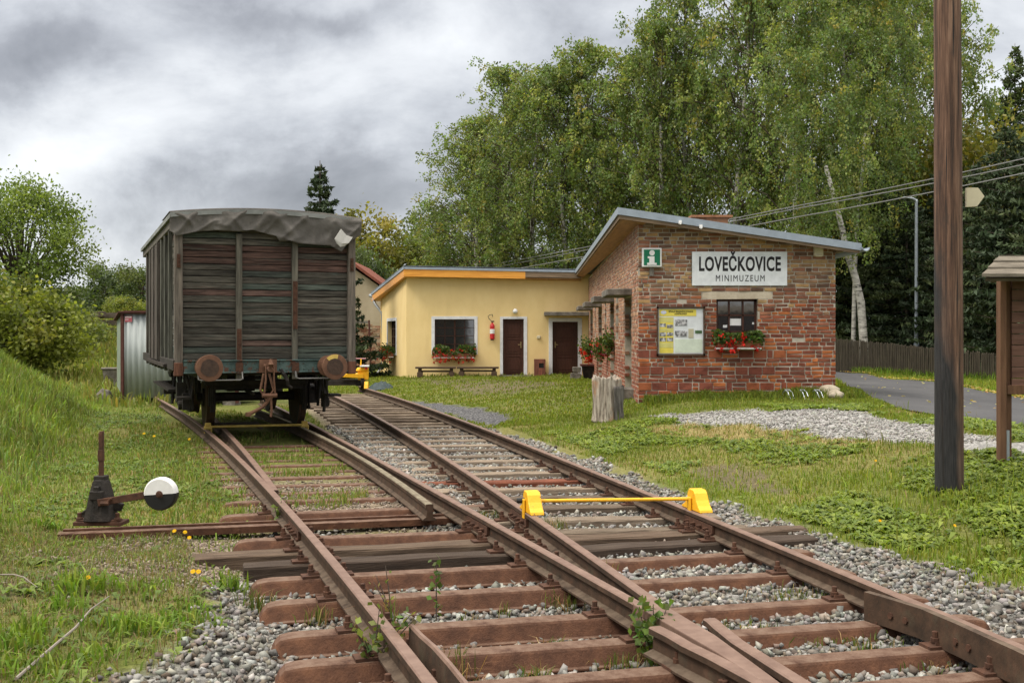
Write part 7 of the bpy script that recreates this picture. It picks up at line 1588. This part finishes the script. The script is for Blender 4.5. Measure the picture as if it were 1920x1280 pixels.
# saplings between the rails
def sapling(px, py, h, nl, ls, label, seed, lean=0.0, bush=1, spread=.3, palette=((.11, .17, .03), (.08, .13, .03))):
    rg = np.random.default_rng(seed); g = gp(px, py, -.04); t = thing('sapling', label, 'young plant', (g.x, g.y, -.05))
    sb = MB(); P = []
    for q in range(bush):
        a = rg.uniform(0, 6.28); e = h*rg.uniform(.6, 1) if q else h; tip = Vector((math.cos(a)*spread*h*(q > 0)+lean*h, math.sin(a)*spread*h*(q > 0), e)); sb.tube([(0, 0, 0), tip*.5+Vector((0, 0, .02)), tip], [.005, .004, .002], 5, (.12, .09, .05))
        for j in range(nl):
            u = .12+.88*(j+.5)/nl; P.append(tuple(tip*u+Vector((0, 0, .02))+Vector(rg.normal(0, ls*.55, 3))))
    sb.build('stem', M['bark'], t); P = np.array(P); V, F, C = cards(P, rg.uniform(.7, 1.3, len(P))*ls, pal(len(P), palette, rg, .2, .1), rg, aspect=.75); npmesh('leaves', V, F, C, M['leaf'], t); return t
sapling(818, 1160, .36, 30, .042, 'thin upright sapling growing between two fat steel sleepers', 1)
sapling(1225, 1232, .30, 34, .055, 'leafy green sapling in front of the crossing point', 2, bush=5, spread=.45)
sapling(700, 1250, .32, 22, .042, 'straggly bramble sprout leaning on the left rail at the bottom', 3, lean=.1, bush=5, spread=.6, palette=((.10, .14, .05), (.13, .18, .04), (.2, .22, .05)))
sapling(522, 985, .24, 12, .040, 'yellow-green weed growing beside the left rail near the lever beam', 4, lean=.12, bush=3, spread=.4, palette=((.15, .2, .035), (.11, .16, .03)))
sapling(735, 1160, .34, 5, .030, 'tall grass stalk with seed heads beside the left rail', 5, lean=-.12, bush=3, spread=.25, palette=((.3, .28, .08), (.2, .24, .05)))
sapling(636, 968, .06, 8, .026, 'tiny bright weed on the steel sleeper behind the lever beam', 6, palette=((.2, .24, .03),))
sapling(1380, 1262, .07, 6, .022, 'tiny yellow-green seedling on the wing rail at the bottom', 7, palette=((.25, .25, .04),))
# dead twigs bottom left
for k, (a, c, lab) in enumerate([((30, 1290), (205, 1135), 'long pale dead branch lying in the lower left grass'), ((0, 1092), (70, 1122), 'thin dead twig at the left edge')]):
    p_, q_ = gp(*a, 0), gp(*c, 0); p_.z = tz(p_.x, p_.y)+.035; q_.z = tz(q_.x, q_.y)+.07; b = MB(); mid = (p_+q_)/2+Vector((.03, .02, .02)); o0 = tuple(p_)
    b.tube([p_, p_.lerp(mid, .5)+Vector((.01, 0, .01)), mid, mid.lerp(q_, .5)+Vector((-.015, 0, .01)), q_], [.009, .008, .007, .005, .003] if k == 0 else [.006, .005, .004, .003, .002], 6); o = b.build('dead_branch', M['deadwood'], None, o0); tag(o, lab, 'dead branch')
# ---------------------------------------------------------------- ballast stones
rg = np.random.default_rng(55); base = []
for s in range(14):
    bm = bmesh.new()
    fl = rg.uniform(.5, .85); wd_ = rg.uniform(.6, .95)
    for sx_ in (-1, 1):
        for sy_ in (-1, 1):
            for sz_ in (-1, 1):
                j_ = rg.uniform(.25, 1.15, 3)
                if rg.random() < .88: bm.verts.new((sx_*j_[0], sy_*j_[1]*wd_, sz_*j_[2]*fl))
    bmesh.ops.convex_hull(bm, input=bm.verts); bmesh.ops.triangulate(bm, faces=bm.faces); bm.verts.ensure_lookup_table(); bm.verts.index_update()
    used = sorted({v.index for f in bm.faces for v in f.verts}); mp_ = {u: i for i, u in enumerate(used)}
    base.append((np.array([bm.verts[u].co[:] for u in used]), np.array([[mp_[v.index] for v in f.verts] for f in bm.faces]))); bm.free()
def stones(name, label, X, Y, Z, S, palette, seed, var=.2, cat='ballast'):
    rg = np.random.default_rng(seed); n = len(X); Vs = []; Fs = []; Cs = []; off = 0; kind = rg.integers(0, len(base), n)
    for q in range(len(base)):
        idx = np.where(kind == q)[0]; m = len(idx)
        if m == 0: continue
        bv, bf = base[q]; A = rg.normal(size=(m, 4)); A /= np.linalg.norm(A, axis=1)[:, None]; w, x, y, z = A.T
        Rm = np.stack([np.stack([1-2*(y*y+z*z), 2*(x*y-z*w), 2*(x*z+y*w)], 1), np.stack([2*(x*y+z*w), 1-2*(x*x+z*z), 2*(y*z-x*w)], 1), np.stack([2*(x*z-y*w), 2*(y*z+x*w), 1-2*(x*x+y*y)], 1)], 1)
        V = np.einsum('nij,vj->nvi', Rm, bv)*S[idx][:, None, None]*np.array([1, 1, .85]); V += np.stack([X[idx], Y[idx], Z[idx]], 1)[:, None, :]
        F = (bf[None]+(np.arange(m)*len(bv))[:, None, None]).reshape(-1, 3)+off; off += m*len(bv)
        c = pal(m, palette, rg, var, .03); Vs.append(V.reshape(-1, 3)); Fs.append(F); Cs.append(np.repeat(c, len(bf), 0))
    o = npmesh(name, np.concatenate(Vs), np.concatenate(Fs), np.concatenate(Cs), M['ballast']); return tag(o, label, cat, kind='stuff')
GREY = [(.215, .21, .195), (.27, .265, .245), (.165, .16, .15), (.32, .315, .29), (.23, .22, .195), (.20, .175, .145), (.17, .135, .105), (.24, .215, .18)]
X, Y, rg = scatter(84000, -4.5, 6.2, 4.3, 14.5, 131, 1.15); m = masks(X, Y); k = (rg.random(len(X)) < m['g']) & inview(X, Y, .14); X, Y = X[k], Y[k]
print('stones', len(X)); S = rg.uniform(.012, .029, len(X))*(1+.45*(rg.random(len(X)) < .08))
stones('gravel_ballast', 'pale grey crushed stone ballast around the near sleepers', X, Y, terrain(X, Y)+rg.uniform(-.006, .034, len(X)), S, GREY, 132, var=.26)
X, Y, rg = scatter(26000, -3.5, 3.5, 14.3, 21, 133, 1.1); m = masks(X, Y); k = (rg.random(len(X)) < m['g']) & inview(X, Y, .02) & (X > railx('T', Y)-1.0); X, Y = X[k], Y[k]
stones('gravel_ballast', 'pale grey ballast of the right track further back', X, Y, terrain(X, Y)+rg.uniform(0, .036, len(X)), rg.uniform(.020, .040, len(X)), GREY, 134, var=.26)
X, Y, rg = scatter(30000, -5, .6, 7, 14, 135, 1.1); m = masks(X, Y); k = (rg.random(len(X)) < m['brown']*.9+.06*(m['soil'])) & inview(X, Y, .02); X, Y = X[k], Y[k]
stones('fine_gravel', 'brownish fine gravel in the left track around the lever beam', X, Y, terrain(X, Y)+rg.uniform(-.002, .012, len(X)), rg.uniform(.008, .020, len(X)), [(.21, .165, .125), (.27, .22, .175), (.16, .125, .095), (.32, .27, .22)], 136)
X, Y, rg = scatter(24000, 1, 9, 13, 21, 137); k = inpoly(*jit(X, Y), P_PATH); X, Y = X[k], Y[k]
stones('path_gravel', 'light grey gravel of the path before the brick house', X, Y, terrain(X, Y)+rg.uniform(-.003, .010, len(X)), rg.uniform(.010, .024, len(X)), [(.28, .27, .25), (.36, .35, .325), (.22, .21, .195)], 138, cat='gravel')
# fallen leaves along the road and in the lawn
X, Y, rg = scatter(5200, 4, 14, 16, 40, 141); k = (inpoly(X, Y, P_ROAD) & (rg.random(len(X)) < .03)) | (inpoly(X+.35, Y, P_ROAD) & ~inpoly(X, Y, P_ROAD) & (rg.random(len(X)) < .0)); 
A_ = np.array([ground(*q)[:2] for q in RD_F]); tt = rg.random(900); xe = np.interp(tt*(len(A_)-1), np.arange(len(A_)), A_[:, 0])+rg.normal(-.12, .12, 900); ye = np.interp(tt*(len(A_)-1), np.arange(len(A_)), A_[:, 1])+rg.normal(0, .1, 900)
X = np.concatenate([X[k], xe]); Y = np.concatenate([Y[k], ye]); P = np.stack([X, Y, terrain(X, Y)+.085], 1); V, F, C = cards(P, rg.uniform(.06, .11, len(P)), pal(len(P), [(.42, .30, .07), (.36, .22, .06), (.5, .40, .14)], rg), rg, aspect=.7); V[:, 2] = np.repeat(P[:, 2], 4)+(V[:, 2]-np.repeat(P[:, 2], 4))*.3
tag(npmesh('fallen_leaves', V, F, C, M['leaf']), 'yellow fallen leaves along the edge of the road', 'fallen leaves', kind='stuff')
# ---------------------------------------------------------------- daylight
SUN_EL, SUN_AZ = 56.0, -58.0          # azimuth measured from the view direction, minus = left; negative behind
w = bpy.data.worlds.new('World'); sc.world = w; w.use_nodes = True; nt = w.node_tree; nt.nodes.clear(); L = nt.links
out = nt.nodes.new('ShaderNodeOutputWorld')
sky = N(nt, 'ShaderNodeTexSky'); sky.sky_type = 'NISHITA'; sky.sun_disc = False; sky.sun_elevation = R(SUN_EL); sky.sun_rotation = R(250)
bg = N(nt, 'ShaderNodeBackground'); bg.inputs[1].default_value = .10; L.new(sky.outputs[0], bg.inputs[0])
tc = N(nt, 'ShaderNodeTexCoord'); sep = N(nt, 'ShaderNodeSeparateXYZ'); L.new(tc.outputs['Generated'], sep.inputs[0])
zz = N(nt, 'ShaderNodeMath', operation='MAXIMUM'); L.new(sep.outputs['Z'], zz.inputs[0]); zz.inputs[1].default_value = 0.0
za = N(nt, 'ShaderNodeMath', operation='ADD'); L.new(zz.outputs[0], za.inputs[0]); za.inputs[1].default_value = .16
dx = N(nt, 'ShaderNodeMath', operation='DIVIDE'); L.new(sep.outputs['X'], dx.inputs[0]); L.new(za.outputs[0], dx.inputs[1])
dy = N(nt, 'ShaderNodeMath', operation='DIVIDE'); L.new(sep.outputs['Y'], dy.inputs[0]); L.new(za.outputs[0], dy.inputs[1])
cb = N(nt, 'ShaderNodeCombineXYZ'); L.new(dx.outputs[0], cb.inputs[0]); L.new(dy.outputs[0], cb.inputs[1])
mp = N(nt, 'ShaderNodeMapping'); mp.inputs['Location'].default_value = (3.1, 1.35, 0); mp.inputs['Scale'].default_value = (1, 1, 1); L.new(cb.outputs[0], mp.inputs[0])
n1 = N(nt, 'ShaderNodeTexNoise', Scale=.75, Detail=9, Roughness=.50, Distortion=.5); L.new(mp.outputs[0], n1.inputs[0])
n2 = N(nt, 'ShaderNodeTexNoise', Scale=2.1, Detail=9, Roughness=.55, Distortion=.6); L.new(mp.outputs[0], n2.inputs[0])
# cloud banks: soft lumps at fixed sky directions, edges broken up by noise
yp = N(nt, 'ShaderNodeMath', operation='MAXIMUM'); L.new(sep.outputs['Y'], yp.inputs[0]); yp.inputs[1].default_value = .08
uu = N(nt, 'ShaderNodeMath', operation='DIVIDE'); L.new(sep.outputs['X'], uu.inputs[0]); L.new(yp.outputs[0], uu.inputs[1])
vv = N(nt, 'ShaderNodeMath', operation='DIVIDE'); L.new(sep.outputs['Z'], vv.inputs[0]); L.new(yp.outputs[0], vv.inputs[1])
uv = N(nt, 'ShaderNodeCombineXYZ'); L.new(uu.outputs[0], uv.inputs[0]); L.new(vv.outputs[0], uv.inputs[1])
nw = N(nt, 'ShaderNodeTexNoise', Scale=7.0, Detail=7, Roughness=.6); L.new(uv.outputs[0], nw.inputs[0])
wv = N(nt, 'ShaderNodeVectorMath', operation='MULTIPLY_ADD'); L.new(nw.outputs['Color'], wv.inputs[0]); wv.inputs[1].default_value = (.20, .13, 0); L.new(uv.outputs[0], wv.inputs[2])
def M2(op, a, b):
    m = N(nt, 'ShaderNodeMath', operation=op)
    for k, q in enumerate((a, b)):
        if hasattr(q, 'node'): L.new(q, m.inputs[k])
        else: m.inputs[k].default_value = q
    return m.outputs[0]
n3 = N(nt, 'ShaderNodeTexNoise', Scale=5.5, Detail=10, Roughness=.58, Distortion=.25); mq = N(nt, 'ShaderNodeMapping'); mq.inputs['Scale'].default_value = (1, 1.7, 1); mq.inputs['Location'].default_value = (2.2, .7, 0); L.new(uv.outputs[0], mq.inputs[0]); L.new(mq.outputs[0], n3.inputs[0])
acc = M2('MULTIPLY_ADD', n1.outputs[0], .35); acc.node.inputs[2].default_value = -.03
acc = M2('ADD', acc, M2('MULTIPLY', n3.outputs[0], .82))
for px, py, rx, ry, amp in ((230, 70, 360, 95, -.15), (110, 270, 230, 85, .13), (520, 170, 330, 80, .10), (640, 330, 330, 75, -.17), (330, 340, 160, 60, -.06), (860, 60, 200, 80, .05), (700, 0, 260, 35, -.12), (230, 455, 200, 60, .12), (1000, 190, 200, 90, -.06), (1890, 90, 220, 120, .14), (0, 215, 90, 50, -.10), (60, 390, 160, 40, .10)):
    d = N(nt, 'ShaderNodeVectorMath', operation='SUBTRACT'); L.new(wv.outputs[0], d.inputs[0]); d.inputs[1].default_value = ((px-CX)/FPX+.085, (HY-py)/FPX+.05, 0)
    e = N(nt, 'ShaderNodeVectorMath', operation='MULTIPLY'); L.new(d.outputs[0], e.inputs[0]); e.inputs[1].default_value = (FPX/rx, FPX/ry, 0)
    f = N(nt, 'ShaderNodeVectorMath', operation='DOT_PRODUCT'); L.new(e.outputs[0], f.inputs[0]); L.new(e.outputs[0], f.inputs[1])
    g = M2('POWER', 2.718, M2('MULTIPLY', f.outputs['Value'], -1.0)); acc = M2('ADD', acc, M2('MULTIPLY', g, amp))
cl = ramp(nt, acc, [(.28, (.165, .17, .185)), (.42, (.245, .252, .272)), (.54, (.36, .372, .395)), (.66, (.475, .487, .505)), (.84, (.60, .612, .625))])
zr = N(nt, 'ShaderNodeMapRange'); zr.interpolation_type = 'SMOOTHSTEP'; zr.inputs[1].default_value = .32; zr.inputs[2].default_value = .95; zr.inputs[3].default_value = 1.0; zr.inputs[4].default_value = 4.6; L.new(sep.outputs['Z'], zr.inputs[0])
wz = N(nt, 'ShaderNodeMapRange'); wz.inputs[1].default_value = .32; wz.inputs[2].default_value = .7; L.new(sep.outputs['Z'], wz.inputs[0])
cl = mixc(nt, wz.outputs[0], cl, mixc(nt, 1.0, cl, (1.09, 1.0, .86), 'MULTIPLY'))
bc = N(nt, 'ShaderNodeBackground'); L.new(cl, bc.inputs[0]); L.new(zr.outputs[0], bc.inputs[1])
mx = N(nt, 'ShaderNodeMixShader'); mx.inputs[0].default_value = .92; L.new(bg.outputs[0], mx.inputs[1]); L.new(bc.outputs[0], mx.inputs[2]); L.new(mx.outputs[0], out.inputs[0])
sd_ = bpy.data.lights.new('sun', 'SUN'); so_ = bpy.data.objects.new('sun', sd_); COL.objects.link(so_); sd_.energy = 1.5; sd_.angle = R(20); sd_.color = (1, .93, .82)
# sun stands behind the camera to the left
az = R(250); v = Vector((math.sin(az)*math.cos(R(SUN_EL)), math.cos(az)*math.cos(R(SUN_EL)), math.sin(R(SUN_EL)))); so_.rotation_euler = (-v).to_track_quat('-Z', 'Y').to_euler()
sky.sun_rotation = R(250)
vs = sc.view_settings; vs.view_transform = 'Standard'; vs.look = 'None'; vs.gamma = 1; vs.exposure = 0.85; vs.use_curve_mapping = False
sc.render.engine = 'CYCLES'; sc.cycles.max_bounces = 5; sc.cycles.diffuse_bounces = 3; sc.cycles.transmission_bounces = 3; sc.cycles.transparent_max_bounces = 4; sc.cycles.use_denoising = True
